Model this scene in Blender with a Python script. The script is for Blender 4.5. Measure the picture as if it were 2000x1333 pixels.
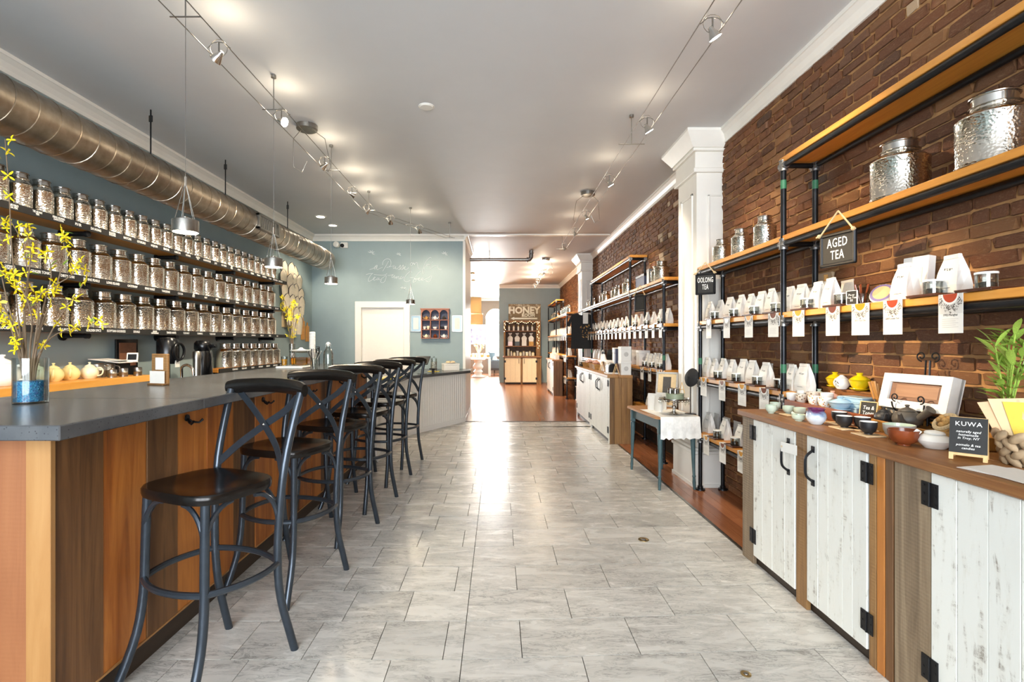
import bpy, bmesh, math, random
from mathutils import Vector, Matrix
for o in list(bpy.data.objects):
    bpy.data.objects.remove(o, do_unlink=True)
sc = bpy.context.scene
col = sc.collection
pi = math.pi
R = math.radians
rnd = random.Random(11)

# ---------------------------------------------------------------- camera, sky, exposure, daylight
CAMZ = 1.31
cam = bpy.data.cameras.new('camera')
cam.sensor_width = 36.0
cam.lens = 18.0
cam.shift_x = 0.0135
cam.shift_y = 0.00175
cam.clip_start = 0.05
camo = bpy.data.objects.new('camera', cam)
camo.location = (0, 0, CAMZ)
camo.rotation_euler = (R(90), 0, 0)
col.objects.link(camo)
sc.camera = camo
vs = sc.view_settings
vs.view_transform = 'Standard'
vs.look = 'None'
vs.gamma = 1.0
vs.exposure = 0.72
vs.use_curve_mapping = False
sc.cycles.max_bounces = 8
sc.cycles.diffuse_bounces = 5
sc.cycles.glossy_bounces = 4
sc.cycles.transmission_bounces = 8
sc.cycles.transparent_max_bounces = 12
sc.cycles.sample_clamp_indirect = 6.0
sc.cycles.caustics_reflective = False
sc.cycles.caustics_refractive = False

w = bpy.data.worlds.new('daylight')
sc.world = w
w.use_nodes = True
w.node_tree.nodes['Background'].inputs[0].default_value = (0.82, 0.91, 1.0, 1)
w.node_tree.nodes['Background'].inputs[1].default_value = 4.0

def area(name, loc, rot, sx, sy, power, color):
    l = bpy.data.lights.new(name, 'AREA')
    l.shape = 'RECTANGLE'; l.size = sx; l.size_y = sy
    l.energy = power; l.color = color
    o = bpy.data.objects.new(name, l)
    o.location = loc; o.rotation_euler = rot
    col.objects.link(o)
    return o
# daylight through the shop windows behind the camera, and through the arched windows of the far room
area('shopfront_daylight', (-0.6, -3.35, 1.75), (R(90), 0, 0), 5.0, 2.5, 385, (0.86, 0.93, 1.0))
area('far_window_daylight', (-1.3, 22.6, 1.9), (R(-90), 0, 0), 3.6, 2.3, 3200, (1.0, 0.985, 0.95))

area('side_window_daylight', (-3.75, 14.0, 1.7), (R(90), 0, R(-90)), 4.4, 2.3, 800, (1.0, 0.98, 0.95))

def mx(px, Y): return (px - 973.0) * Y / 1000.0
def mz(py, Y): return CAMZ - (py - 670.0) * Y / 1000.0
def onz(px, py, z):          # point of a horizontal surface of height z measured in the photograph
    Y = (CAMZ - z) * 1000.0 / (py - 670.0)
    return (mx(px, Y), Y, z)

# ---------------------------------------------------------------- geometry helpers
class G:
    def __init__(s):
        s.v = []; s.f = []; s.sm = []
    def add(s, vs, fs, smooth=False, M=None):
        b = len(s.v)
        if M is not None:
            s.v += [tuple(M @ Vector(p)) for p in vs]
        else:
            s.v += [tuple(p) for p in vs]
        for f in fs:
            s.f.append([b + i for i in f]); s.sm.append(smooth)
        return s
    def box(s, x0, y0, z0, x1, y1, z1, b=0.0, M=None):
        if x1 < x0: x0, x1 = x1, x0
        if y1 < y0: y0, y1 = y1, y0
        if z1 < z0: z0, z1 = z1, z0
        if b <= 0:
            vs = [(x0,y0,z0),(x1,y0,z0),(x1,y1,z0),(x0,y1,z0),(x0,y0,z1),(x1,y0,z1),(x1,y1,z1),(x0,y1,z1)]
            fs = [(0,3,2,1),(4,5,6,7),(0,1,5,4),(1,2,6,5),(2,3,7,6),(3,0,4,7)]
            return s.add(vs, fs, False, M)
        b = min(b, (x1-x0)*.45, (y1-y0)*.45, (z1-z0)*.45)
        vs = []; ix = {}
        for i, (X, sx) in enumerate(((x0,1),(x1,-1))):
            for j, (Y, sy) in enumerate(((y0,1),(y1,-1))):
                for k, (Z, sz) in enumerate(((z0,1),(z1,-1))):
                    for a in range(3):
                        p = [X + sx*b, Y + sy*b, Z + sz*b]
                        p[a] = (X, Y, Z)[a]
                        ix[(i,j,k,a)] = len(vs); vs.append(tuple(p))
        fs = []
        for i in (0,1):
            fs.append([ix[(i,0,0,0)],ix[(i,1,0,0)],ix[(i,1,1,0)],ix[(i,0,1,0)]])
            fs.append([ix[(0,i,0,1)],ix[(1,i,0,1)],ix[(1,i,1,1)],ix[(0,i,1,1)]])
            fs.append([ix[(0,0,i,2)],ix[(1,0,i,2)],ix[(1,1,i,2)],ix[(0,1,i,2)]])
        for i in (0,1):
            for j in (0,1):
                fs.append([ix[(i,j,0,0)],ix[(i,j,1,0)],ix[(i,j,1,1)],ix[(i,j,0,1)]])
                fs.append([ix[(i,0,j,0)],ix[(i,1,j,0)],ix[(i,1,j,2)],ix[(i,0,j,2)]])
                fs.append([ix[(0,i,j,1)],ix[(1,i,j,1)],ix[(1,i,j,2)],ix[(0,i,j,2)]])
                for k in (0,1):
                    fs.append([ix[(i,j,k,0)],ix[(i,j,k,1)],ix[(i,j,k,2)]])
        return s.add(vs, fs, False, M)
    def tube(s, pts, r, n=8, closed=False, caps=True, flat=None):
        """round bar along pts; flat=(w,t) makes a flat bar instead"""
        P = [Vector(p) for p in pts]; m = len(P)
        rs = list(r) if isinstance(r, (list, tuple)) else [r]*m
        vs = []; fs = []
        up = Vector((0,0,1)); prev = None
        for i, p in enumerate(P):
            if closed: t = P[(i+1) % m] - P[i-1]
            else: t = P[min(i+1, m-1)] - P[max(i-1, 0)]
            t.normalize()
            if prev is None:
                a = up.cross(t)
                if a.length < 1e-3: a = Vector((1,0,0)).cross(t)
            else:
                a = prev - t * prev.dot(t)
            a.normalize(); b = t.cross(a); prev = a
            for k in range(n):
                q = 2*pi*(k + .5)/n
                vs.append(p + (a*math.cos(q) + b*math.sin(q))*rs[i])
        segs = m if closed else m-1
        for i in range(segs):
            j = (i+1) % m
            for k in range(n):
                l = (k+1) % n
                fs.append((i*n+k, i*n+l, j*n+l, j*n+k))
        s.add(vs, fs, n > 4)
        if caps and not closed:
            b0 = len(s.v) - len(vs)
            s.f.append([b0+k for k in range(n)]); s.sm.append(False)
            s.f.append([b0+(m-1)*n+k for k in range(n)]); s.sm.append(False)
        return s
    def cyl(s, p0, p1, r0, r1=None, n=16, caps=True):
        return s.tube([p0, p1], [r0, r0 if r1 is None else r1], n, caps=caps)
    def lathe(s, prof, n=24, c=(0,0,0), M=None, sx=1, sy=1, smooth=True):
        vs = []; fs = []
        for (r, z) in prof:
            for k in range(n):
                q = 2*pi*k/n
                vs.append((c[0]+max(r,1e-5)*math.cos(q)*sx, c[1]+max(r,1e-5)*math.sin(q)*sy, c[2]+z))
        for i in range(len(prof)-1):
            for k in range(n):
                l = (k+1) % n
                fs.append((i*n+k, i*n+l, (i+1)*n+l, (i+1)*n+k))
        return s.add(vs, fs, smooth, M)
    def ball(s, c, r, n=12, m=8, sx=1, sy=1, sz=1):
        return s.lathe([(r*math.sin(pi*i/m), -r*math.cos(pi*i/m)*sz) for i in range(m+1)], n, c, None, sx, sy)
    def prism(s, poly, h0, h1, axis='z', M=None, smooth=False):
        """polygon extruded along an axis: (a,b) -> z:(a,b,h) y:(a,h,b) x:(h,a,b)"""
        n = len(poly)
        def P(a, b, h): return (a,b,h) if axis == 'z' else (a,h,b) if axis == 'y' else (h,a,b)
        vs = [P(a,b,h0) for a,b in poly] + [P(a,b,h1) for a,b in poly]
        s.add(vs, [tuple(range(n)), tuple(range(n, 2*n))], False, M)
        b = len(s.v) - 2*n
        for i in range(n):
            j = (i+1) % n
            s.f.append([b+i, b+j, b+n+j, b+n+i]); s.sm.append(smooth)
        return s
    def quad(s, a, b, c, d): return s.add([a,b,c,d], [(0,1,2,3)])
    def torus(s, c, RR, r, n=20, m=8, axis='z'):
        pts = []
        for k in range(n):
            q = 2*pi*k/n; a, b = RR*math.cos(q), RR*math.sin(q)
            pts.append((c[0]+a, c[1]+b, c[2]) if axis == 'z' else (c[0]+a, c[1], c[2]+b) if axis == 'y' else (c[0], c[1]+a, c[2]+b))
        return s.tube(pts, r, m, closed=True)
    def mesh(s, name, mat, fix=True):
        me = bpy.data.meshes.new(name)
        me.from_pydata(s.v, [], s.f)
        if fix:
            bm = bmesh.new(); bm.from_mesh(me)
            bmesh.ops.recalc_face_normals(bm, faces=bm.faces)
            bm.to_mesh(me); bm.free()
        if any(s.sm):
            me.polygons.foreach_set('use_smooth', s.sm)
            me.set_sharp_from_angle(angle=R(42))
        if mat: me.materials.append(mat)
        me.update()
        return me
    def obj(s, name, mat, parent=None, loc=None, rot=None, fix=True):
        return put(name, s.mesh(name, mat, fix), parent, loc, rot)

def put(name, me, parent=None, loc=None, rot=None, scale=None):
    o = bpy.data.objects.new(name, me)
    col.objects.link(o)
    if parent is not None: o.parent = parent
    if loc is not None: o.location = loc
    if rot is not None: o.rotation_euler = rot
    if scale is not None: o.scale = scale
    return o
def tag(o, label=None, cat=None, group=None, kind=None):
    if label: o['label'] = label
    if cat: o['category'] = cat
    if group: o['group'] = group
    if kind: o['kind'] = kind
    return o
def thing(name, label, cat, loc=(0,0,0), rz=0.0, group=None, rot=None):
    o = bpy.data.objects.new(name, None)
    o.empty_display_size = .05
    o.location = loc
    o.rotation_euler = rot if rot else (0, 0, rz)
    col.objects.link(o)
    return tag(o, label, cat, group)
def struct(name, g, mat, label=None, fix=True):
    return tag(g.obj(name, mat, fix=fix), label, None, None, 'structure')
def dup(root, loc, rz=None, label=None, group=None, scale=None):
    r = root.copy(); col.objects.link(r)
    r.location = loc
    if rz is not None: r.rotation_euler = (0, 0, rz)
    if scale is not None: r.scale = (scale,)*3 if not isinstance(scale, tuple) else scale
    if label: r['label'] = label
    if group: r['group'] = group
    for ch in list(root.children):
        c = ch.copy(); col.objects.link(c); c.parent = r
        for gch in list(ch.children):
            d = gch.copy(); col.objects.link(d); d.parent = c
    return r
class Proto:
    """the first placing uses the built thing itself, the later ones are copies"""
    def __init__(s, root): s.root = root; s.used = False
    def place(s, loc, rz=0.0, label=None, group=None, scale=None):
        if not s.used:
            s.used = True; r = s.root
            r.location = loc; r.rotation_euler = (0,0,rz)
            if scale is not None: r.scale = (scale,)*3 if not isinstance(scale, tuple) else scale
            if label: r['label'] = label
            if group: r['group'] = group
            return r
        return dup(s.root, loc, rz, label, group, scale if scale is not None else 1.0)
ORD = ('first second third fourth fifth sixth seventh eighth ninth tenth eleventh twelfth thirteenth fourteenth fifteenth sixteenth '
       'seventeenth eighteenth nineteenth twentieth twenty-first twenty-second twenty-third twenty-fourth twenty-fifth twenty-sixth '
       'twenty-seventh twenty-eighth twenty-ninth thirtieth').split()
def ordn(i): return ORD[i]
FACE_R, FACE_L, FACE_C = (R(90),0,R(-90)), (R(90),0,R(90)), (R(90),0,0)   # facing -X, +X, -Y
TEXTS = []
def text(s, size, parent, loc, rot, mat, name='lettering', align='CENTER', sx=1.0, ext=.0004, shear=0.0, off=0.0, space=1.0, lead=1.0):
    cu = bpy.data.curves.new(name, 'FONT')
    cu.body = s; cu.size = size; cu.align_x = align; cu.align_y = 'CENTER'
    cu.extrude = ext; cu.shear = shear; cu.offset = off; cu.space_character = space; cu.space_line = lead
    cu.resolution_u = 2
    cu.materials.append(mat)
    o = bpy.data.objects.new(name, cu); col.objects.link(o)
    if parent is not None: o.parent = parent
    o.location = loc; o.rotation_euler = rot; o.scale = (sx, 1, 1)
    TEXTS.append(o)
    return o
def bake_texts():
    bpy.context.view_layer.update()
    dg = bpy.context.evaluated_depsgraph_get()
    for o in TEXTS:
        me = bpy.data.meshes.new_from_object(o.evaluated_get(dg))
        n = put('tmp', me, o.parent, o.location, o.rotation_euler, o.scale)
        nm = o.name
        bpy.data.objects.remove(o, do_unlink=True)
        n.name = nm

# ---------------------------------------------------------------- materials
def lin(h):
    h = h.lstrip('#'); c = [int(h[i:i+2], 16)/255 for i in (0,2,4)]
    return tuple(x/12.92 if x <= .04045 else ((x+.055)/1.055)**2.4 for x in c) + (1,)
class NT:
    def __init__(s, name):
        s.m = bpy.data.materials.new(name); s.m.use_nodes = True
        s.t = s.m.node_tree; s.n = s.t.nodes; s.bs = s.n['Principled BSDF']
    def new(s, typ, **kw):
        n = s.n.new('ShaderNode'+typ)
        for k, v in kw.items(): setattr(n, k, v)
        return n
    def link(s, a, b): s.t.links.new(a, b); return s
    def setin(s, node, **kw):
        for k, v in kw.items(): node.inputs[k.replace('_',' ')].default_value = v
        return node
    def ramp(s, fac, stops):
        r = s.new('ValToRGB'); e = r.color_ramp.elements
        while len(e) < len(stops): e.new(.5)
        for i, (p, c) in enumerate(stops):
            e[i].position = p; e[i].color = lin(c) if isinstance(c, str) else c
        s.link(fac, r.inputs['Fac'])
        return r.outputs['Color']
    def coords(s, scale=(1,1,1), rand=True):
        tc = s.new('TexCoord'); out = tc.outputs['Object']
        if rand:
            oi = s.new('ObjectInfo'); ge = s.new('NewGeometry')
            ad = s.new('Math', operation='ADD'); s.link(oi.outputs['Random'], ad.inputs[0]); s.link(ge.outputs['Random Per Island'], ad.inputs[1])
            wn = s.new('TexWhiteNoise', noise_dimensions='1D'); s.link(ad.outputs[0], wn.inputs['W'])
            s.rand = wn.outputs['Value']
            sc_ = s.new('VectorMath', operation='SCALE'); s.link(wn.outputs['Color'], sc_.inputs[0]); sc_.inputs['Scale'].default_value = 40
            av = s.new('VectorMath', operation='ADD'); s.link(out, av.inputs[0]); s.link(sc_.outputs[0], av.inputs[1]); out = av.outputs[0]
        mp = s.new('Mapping'); mp.inputs['Scale'].default_value = scale; s.link(out, mp.inputs['Vector'])
        return mp.outputs['Vector']
    def noise(s, vec, scale, detail=4, rough=.55, dist=0.0):
        n = s.new('TexNoise'); s.link(vec, n.inputs['Vector'])
        n.inputs['Scale'].default_value = scale; n.inputs['Detail'].default_value = detail
        n.inputs['Roughness'].default_value = rough; n.inputs['Distortion'].default_value = dist
        return n.outputs['Fac']
    def mix(s, fac, a, b, mode='MIX'):
        m = s.new('Mix', data_type='RGBA', blend_type=mode)
        for sock, v in ((m.inputs[0], fac), (m.inputs[6], a), (m.inputs[7], b)):
            if hasattr(v, 'links'): s.link(v, sock)
            elif isinstance(v, str): sock.default_value = lin(v)
            else: sock.default_value = v
        return m.outputs[2]
    def mapr(s, v, a, b, c, d):
        m = s.new('MapRange'); s.link(v, m.inputs['Value'])
        m.inputs['From Min'].default_value = a; m.inputs['From Max'].default_value = b
        m.inputs['To Min'].default_value = c; m.inputs['To Max'].default_value = d
        return m.outputs['Result']
    def bump(s, h, strength=.3, dist=.01):
        b = s.new('Bump'); s.link(h, b.inputs['Height'])
        b.inputs['Strength'].default_value = strength; b.inputs['Distance'].default_value = dist
        s.link(b.outputs['Normal'], s.bs.inputs['Normal'])
    def out(s, color=None, rough=.5, metal=0.0, **kw):
        if color is not None:
            if hasattr(color, 'links'): s.link(color, s.bs.inputs['Base Color'])
            else: s.bs.inputs['Base Color'].default_value = lin(color) if isinstance(color, str) else color
        if hasattr(rough, 'links'): s.link(rough, s.bs.inputs['Roughness'])
        else: s.bs.inputs['Roughness'].default_value = rough
        s.bs.inputs['Metallic'].default_value = metal
        for k, v in kw.items(): s.bs.inputs[k].default_value = v
        return s.m
def plain(name, c, rough=.5, metal=0.0, vary=.06, scale=30, bump=0.0, **kw):
    t = NT(name); v = t.coords()
    n = t.noise(v, scale, 3)
    k = t.mapr(n, .3, .7, 1-vary, 1+vary)
    g = t.new('VectorMath', operation='SCALE'); g.inputs[0].default_value = lin(c)[:3]; t.link(k, g.inputs['Scale'])
    if bump: t.bump(n, bump, .004)
    return t.out(g.outputs[0], rough, metal, **kw)
def wood(name, cols, axis='Z', scale=1.0, rough=.5, vary=.25, bump=.25, saw=0.0):
    t = NT(name)
    st = {'X':(1,14,14), 'Y':(14,1,14), 'Z':(14,14,1)}[axis]
    v = t.coords(tuple(x*scale for x in st))
    n1 = t.noise(v, 1.6, 7, .62, 1.1)
    v2 = t.new('VectorMath', operation='SCALE'); t.link(v, v2.inputs[0]); v2.inputs['Scale'].default_value = .22
    n2 = t.noise(v2.outputs[0], 1.5, 3)
    a = t.new('Math', operation='MULTIPLY_ADD'); t.link(n2, a.inputs[0]); a.inputs[1].default_value = .7; t.link(n1, a.inputs[2])
    m = t.mapr(a.outputs[0], .45, 1.25, 0, 1)
    c = t.ramp(m, [(i/(len(cols)-1), x) for i, x in enumerate(cols)])
    k = t.mapr(t.rand, 0, 1, 1-vary, 1+vary)
    g = t.new('VectorMath', operation='SCALE'); t.link(c, g.inputs[0]); t.link(k, g.inputs['Scale'])
    h = n1
    if saw:
        tc = t.new('TexCoord'); wv = t.new('TexWave', wave_type='BANDS', bands_direction={'X':'X','Y':'Y','Z':'Z'}[axis])
        t.link(tc.outputs['Object'], wv.inputs['Vector']); wv.inputs['Scale'].default_value = 22; wv.inputs['Distortion'].default_value = 3; wv.inputs['Detail'].default_value = 2
        am = t.new('Math', operation='MULTIPLY_ADD'); t.link(wv.outputs['Fac'], am.inputs[0]); am.inputs[1].default_value = saw; t.link(n1, am.inputs[2]); h = am.outputs[0]
    t.bump(h, bump, .004)
    return t.out(g.outputs[0], rough)
def emis(name, c, s):
    t = NT(name); t.bs.inputs['Emission Color'].default_value = lin(c); t.bs.inputs['Emission Strength'].default_value = s
    return t.out(c, .5)
def glass(name, c='#ffffff', rough=.02, ior=1.45):
    t = NT(name); t.bs.inputs['Transmission Weight'].default_value = 1.0; t.bs.inputs['IOR'].default_value = ior
    return t.out(c, rough)
def pane(name, tint='#ffffff'):
    t = NT(name); t.n.remove(t.bs)
    tr = t.new('BsdfTransparent'); tr.inputs[0].default_value = lin(tint)
    gl = t.new('BsdfGlossy'); gl.inputs['Roughness'].default_value = .02
    lw = t.new('LayerWeight'); lw.inputs['Blend'].default_value = .25
    k = t.mapr(lw.outputs['Fresnel'], 0, 1, .04, .7)
    mx_ = t.new('MixShader'); t.link(k, mx_.inputs[0]); t.link(tr.outputs[0], mx_.inputs[1]); t.link(gl.outputs[0], mx_.inputs[2])
    t.link(mx_.outputs[0], t.n['Material Output'].inputs['Surface'])
    return t.m

M = {}
M['ceiling'] = plain('ceiling_paint', '#d4d5d6', .6, vary=.015, scale=4)
M['trim'] = plain('white_trim_paint', '#efebe2', .4, vary=.02, scale=8)
M['blue'] = plain('blue_grey_paint', '#93a4a6', .55, vary=.03, scale=6)
M['taupe'] = plain('taupe_paint', '#84705f', .6, vary=.05)
M['door'] = plain('white_door_paint', '#f1eae0', .4, vary=.015)
M['bead'] = plain('beadboard_paint', '#efeeea', .4, vary=.02)
M['black'] = plain('black_iron', '#17171a', .42, .4, vary=.2)
M['pipe'] = plain('black_steel_pipe', '#26272a', .36, .75, vary=.25, scale=14)
M['galv'] = plain('galvanised_fitting', '#8e8d8b', .38, .9, vary=.25)
M['stool'] = plain('gunmetal_paint', '#3d444c', .28, .6, vary=.12, scale=20)
M['steel'] = plain('polished_steel', '#c9c6c0', .16, 1.0, vary=.05)
M['brushed'] = plain('brushed_steel', '#9b9892', .32, 1.0, vary=.12)
M['plasticblack'] = plain('black_plastic', '#0e0f11', .25, vary=.1)
M['white'] = plain('white_paper', '#e2dfd8', .6, vary=.02)
M['porc'] = plain('white_porcelain', '#efede6', .15, vary=.02)
M['cream'] = plain('cream_ceramic', '#eee3c0', .2, vary=.03)
M['yellow'] = plain('yellow_ceramic', '#e3c619', .18, vary=.05)
M['paleyellow'] = plain('pale_yellow_ceramic', '#f2de9c', .2, vary=.03)
M['celadon'] = plain('celadon_glaze', '#c4d2bf', .14, vary=.05)
M['bluepot'] = plain('sky_blue_ceramic', '#9fbed1', .2, vary=.04)
M['blackpot'] = plain('black_clay', '#232325', .45, vary=.15)
M['greyclay'] = plain('grey_clay', '#49443e', .5, vary=.15)
M['bowlbrown'] = plain('brown_glaze', '#7d3d1f', .2, vary=.2, scale=20)
M['rope'] = plain('jute_rope', '#c6ad83', .8, vary=.2, bump=.6, scale=200)
M['chalk'] = plain('chalkboard', '#22211f', .7, vary=.15)
M['wallscript'] = plain('pale_script_paint', '#cfd8d8', .7, vary=.02)
M['chalktext'] = plain('chalk_white', '#f4f2ec', .8, vary=.03)
M['ink'] = plain('dark_ink', '#2a2826', .7, vary=.05)
M['green'] = plain('green_tape', '#2f6a4b', .5, vary=.1)
M['tableteal'] = plain('teal_table_paint', '#40585b', .5, vary=.12)
M['stem'] = plain('twig_bark', '#6d5a45', .8, vary=.2)
M['petal'] = plain('yellow_petal', '#ecd414', .5, vary=.12)
M['leaf'] = plain('green_leaf', '#86a83a', .45, vary=.25)
M['fern'] = plain('bright_green_leaf', '#a3c053', .45, vary=.3)
M['artpetal'] = plain('cream_felt_petal', '#e9dcc2', .7, vary=.08)
M['gold'] = plain('gold_metal', '#b8963e', .3, 1.0)
M['brass'] = plain('brass', '#b9a070', .3, 1.0)
M['amber'] = glass('amber_tea', '#e09a30', .02, 1.33)
M['glass'] = glass('clear_glass')
M['pane'] = pane('window_glass')
M['jarglass'] = pane('thin_jar_glass', '#f4f6f4')
M['pouch'] = pane('clear_cellophane', '#dcdad6')
M['tealeaf'] = plain('dry_tea_leaves', '#3a2a1c', .8, vary=.5, scale=150, bump=.8)
M['teared'] = plain('red_tea', '#b2401d', .25, vary=.05)
M['teagold'] = plain('gold_tea', '#c98d22', .25, vary=.05)
M['teadark'] = plain('dark_tea', '#6a2e12', .25, vary=.05)
M['navy'] = plain('navy_card', '#3b3f55', .6)
M['blackcloth'] = plain('black_cotton', '#1c1c1d', .85, vary=.15)
M['greycloth'] = plain('grey_upholstery', '#5f6870', .85, vary=.1)
M['yellowcloth'] = plain('yellow_linen', '#e3bb48', .85, vary=.06)
M['creamcloth'] = plain('cream_linen', '#d8bf94', .85, vary=.06)
M['peachcloth'] = plain('peach_linen', '#dcb68e', .85, vary=.06)
M['wicker'] = plain('woven_wicker', '#a48b6c', .75, vary=.25, bump=.5)
M['honey'] = plain('tan_wicker', '#b98d4f', .75, vary=.25, bump=.5)
M['lampglow'] = emis('lamp_glow', '#fff0d2', 40)
M['bulb'] = emis('spot_bulb_glow', '#fff2da', 60)
M['fairy'] = emis('fairy_light_glow', '#ffdc9a', 9)
def shade_mat():
    t = NT('translucent_drum_shade'); t.n.remove(t.bs)
    tl = t.new('BsdfTranslucent'); tl.inputs[0].default_value = lin('#f1e2c6'); df = t.new('BsdfDiffuse'); df.inputs[0].default_value = lin('#d8c3a0')
    m = t.new('MixShader'); m.inputs[0].default_value = .5; t.link(tl.outputs[0], m.inputs[1]); t.link(df.outputs[0], m.inputs[2]); t.link(m.outputs[0], t.n['Material Output'].inputs['Surface'])
    return t.m
M['lampshade'] = shade_mat()
M['warmlitdoor'] = plain('warm_lit_door_paint', '#e8d6b2', .5, vary=.04)  # warm yellow light on the honey cabinet doors, put into their colour
M['downglow'] = emis('downlight_glow', '#fff3dc', 20)
M['tabletop'] = wood('table_top_wood', ['#9a6b42','#b98557','#cf9e6d'], 'Y', 1, .35, .05)
M['shelf'] = wood('pine_shelf_wood', ['#b26b27','#d58f38','#e6aa52'], 'Y', 1.0, .42, .1, .15)
M['shelfdark'] = wood('stained_shelf_wood', ['#7c4a1e','#a3662c','#b97c3c'], 'Y', 1.0, .45, .1, .15)
M['orange'] = wood('orange_oak', ['#c8802f','#de9a43','#e8ac58'], 'Y', .8, .4, .05, .1)
M['floorwood'] = wood('cherry_floor_wood', ['#7a452b','#99603f','#b07650'], 'Y', .7, .22, .18, .08)
M['barnbrown'] = wood('barn_wood_brown', ['#3a2716','#694a2a','#8f6a3e','#5b4126'], 'Z', .8, .6, .3, .5, .25)
M['barngrey'] = wood('barn_wood_grey', ['#46382a','#6f5d48','#8d7a61','#5a4836'], 'Z', .8, .65, .25, .5, .3)
M['barntop'] = wood('barn_top_wood', ['#432813','#7a4d28','#9a6b3d','#5f3d22'], 'Y', .8, .45, .15, .4)
M['darkboard'] = wood('dark_board', ['#2c1c10','#55371c','#7a5430','#3e2915'], 'Z', .7, .55, .15, .35)
M['orangeboard'] = wood('orange_cedar_board', ['#54290f','#99561f','#bd7834','#8a4c19'], 'Z', .6, .5, .15, .3)
M['redboard'] = wood('red_cedar_board', ['#7d4a2a','#925c37','#a06a42'], 'Z', .6, .55, .06, .3, .07)
M['lightpost'] = wood('pale_fir', ['#8f6233','#a67845','#b58a56'], 'Z', .6, .5, .05, .25)
M['kick'] = wood('dark_kick_board', ['#1f1710','#372a1e','#2a2017'], 'Y', .6, .6, .1, .3)
M['trayred'] = wood('reddish_tray_wood', ['#6b351d','#8a4a2a','#a05c38'], 'Y', 1.2, .4, .08, .1)
M['traytan'] = wood('tan_tray_wood', ['#8a5a28','#ab7838','#c28f4a'], 'Y', 1.2, .4, .08, .1)
M['traydark'] = wood('dark_tray_wood', ['#3b2015','#54301e','#6b4129'], 'Y', 1.2, .3, .08, .1)
M['boxwood'] = wood('walnut_inlay', ['#5a3725','#734b35','#845a42'], 'X', 1.2, .45, .05, .1)
M['paleframe'] = wood('pale_pine', ['#c79a5c','#dcb67c','#e6c590'], 'Z', 1.5, .5, .05, .1)
M['cubby'] = wood('cherry_cubby', ['#8a4a28','#a55f38','#b87248'], 'X', 1.5, .4, .05, .1)
M['coaster'] = wood('pale_coaster', ['#c7a478','#dcbf95','#e8d0aa'], 'X', 1.5, .5, .08, .1)

def tin_mat():
    t = NT('hammered_steel'); v = t.coords()
    vo = t.new('TexVoronoi'); t.link(v, vo.inputs['Vector']); vo.inputs['Scale'].default_value = 95
    t.bump(vo.outputs['Distance'], .33, .004)
    return t.out('#ddd6ca', .13, 1.0)
M['tin'] = tin_mat()
def duct_mat():
    t = NT('galvanised_duct'); v = t.coords((1.5,1.5,1.5), False)
    n = t.noise(v, 9, 4)
    c = t.ramp(n, [(.3,'#85796a'),(.7,'#a3988a')])
    return t.out(c, .33, .95)
M['duct'] = duct_mat()
def brick_mat():
    t = NT('old_brick'); v = t.coords()
    n = t.noise(v, 26, 6, .65)
    n3 = t.noise(v, 7, 2)
    base = t.ramp(t.rand, [(0,'#4d2c18'),(.2,'#673c20'),(.45,'#7c4a27'),(.65,'#5b3520'),(.85,'#8e6238'),(.95,'#6e4a35'),(1,'#3b281e')])
    c = t.mix(t.mapr(n, .4, .8, 0, .75), base, '#8d6340')
    c = t.mix(t.mapr(n3, .55, .7, 0, .35), c, '#9b7a58')
    t.bump(n, .7, .012)
    return t.out(c, .8)
M['brick'] = brick_mat()
M['brickpale'] = plain('limewashed_brick', '#b39a7c', .8, vary=.2, bump=.5)
M['mortar'] = plain('old_mortar', '#a2794c', .9, vary=.25, scale=18, bump=.8)
def marble_mat():
    t = NT('honed_marble'); v = t.coords()
    rot = t.new('Mapping'); t.link(v, rot.inputs['Vector']); rot.inputs['Rotation'].default_value = (0,0,R(28)); rot.inputs['Scale'].default_value = (1.2,4.5,1)
    d = t.noise(rot.outputs[0], 2.6, 7, .62, .7)
    f = t.noise(rot.outputs[0], 5.0, 8, .7, 1.6)
    c = t.ramp(d, [(.28,'#bdb9b1'),(.5,'#cfcbc3'),(.72,'#d9d5cd')])
    ab = t.new('Math', operation='ABSOLUTE'); sb = t.new('Math', operation='SUBTRACT'); t.link(f, sb.inputs[0]); sb.inputs[1].default_value = .5; t.link(sb.outputs[0], ab.inputs[0])
    vein = t.mapr(ab.outputs[0], 0, .04, .85, 0)
    mk = t.new('Math', operation='MULTIPLY'); t.link(vein, mk.inputs[0]); t.link(t.mapr(d, .38, .62, 1, 0), mk.inputs[1])
    c = t.mix(mk.outputs[0], c, '#7f7d78')
    k = t.mapr(t.rand, 0, 1, .88, 1.05)
    g = t.new('VectorMath', operation='SCALE'); t.link(c, g.inputs[0]); t.link(k, g.inputs['Scale'])
    return t.out(g.outputs[0], t.mapr(d, .2, .8, .2, .32))
M['marble'] = marble_mat()
M['grout'] = plain('floor_grout', '#6f6b64', .8)
def whitewash_mat():
    t = NT('distressed_white_paint'); v = t.coords((3,3,.55))
    n = t.noise(v, 9, 7, .72, .3)
    v2 = t.new('VectorMath', operation='MULTIPLY'); t.link(v, v2.inputs[0]); v2.inputs[1].default_value = (1,1,14)
    n2 = t.noise(v2.outputs[0], 5, 5, .7)
    c = t.mix(t.mapr(n, .5, .75, 0, .45), '#e6e6df', '#cfc9b8')
    mk = t.new('Math', operation='MULTIPLY'); t.link(t.mapr(n, .54, .66, 0, .8), mk.inputs[0]); t.link(t.mapr(n2, .49, .61, 0, 1), mk.inputs[1])
    c = t.mix(mk.outputs[0], c, '#77695a')
    k = t.mapr(t.rand, 0, 1, .93, 1.05)
    g = t.new('VectorMath', operation='SCALE'); t.link(c, g.inputs[0]); t.link(k, g.inputs['Scale'])
    t.bump(n2, .3, .004)
    return t.out(g.outputs[0], .5)
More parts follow.
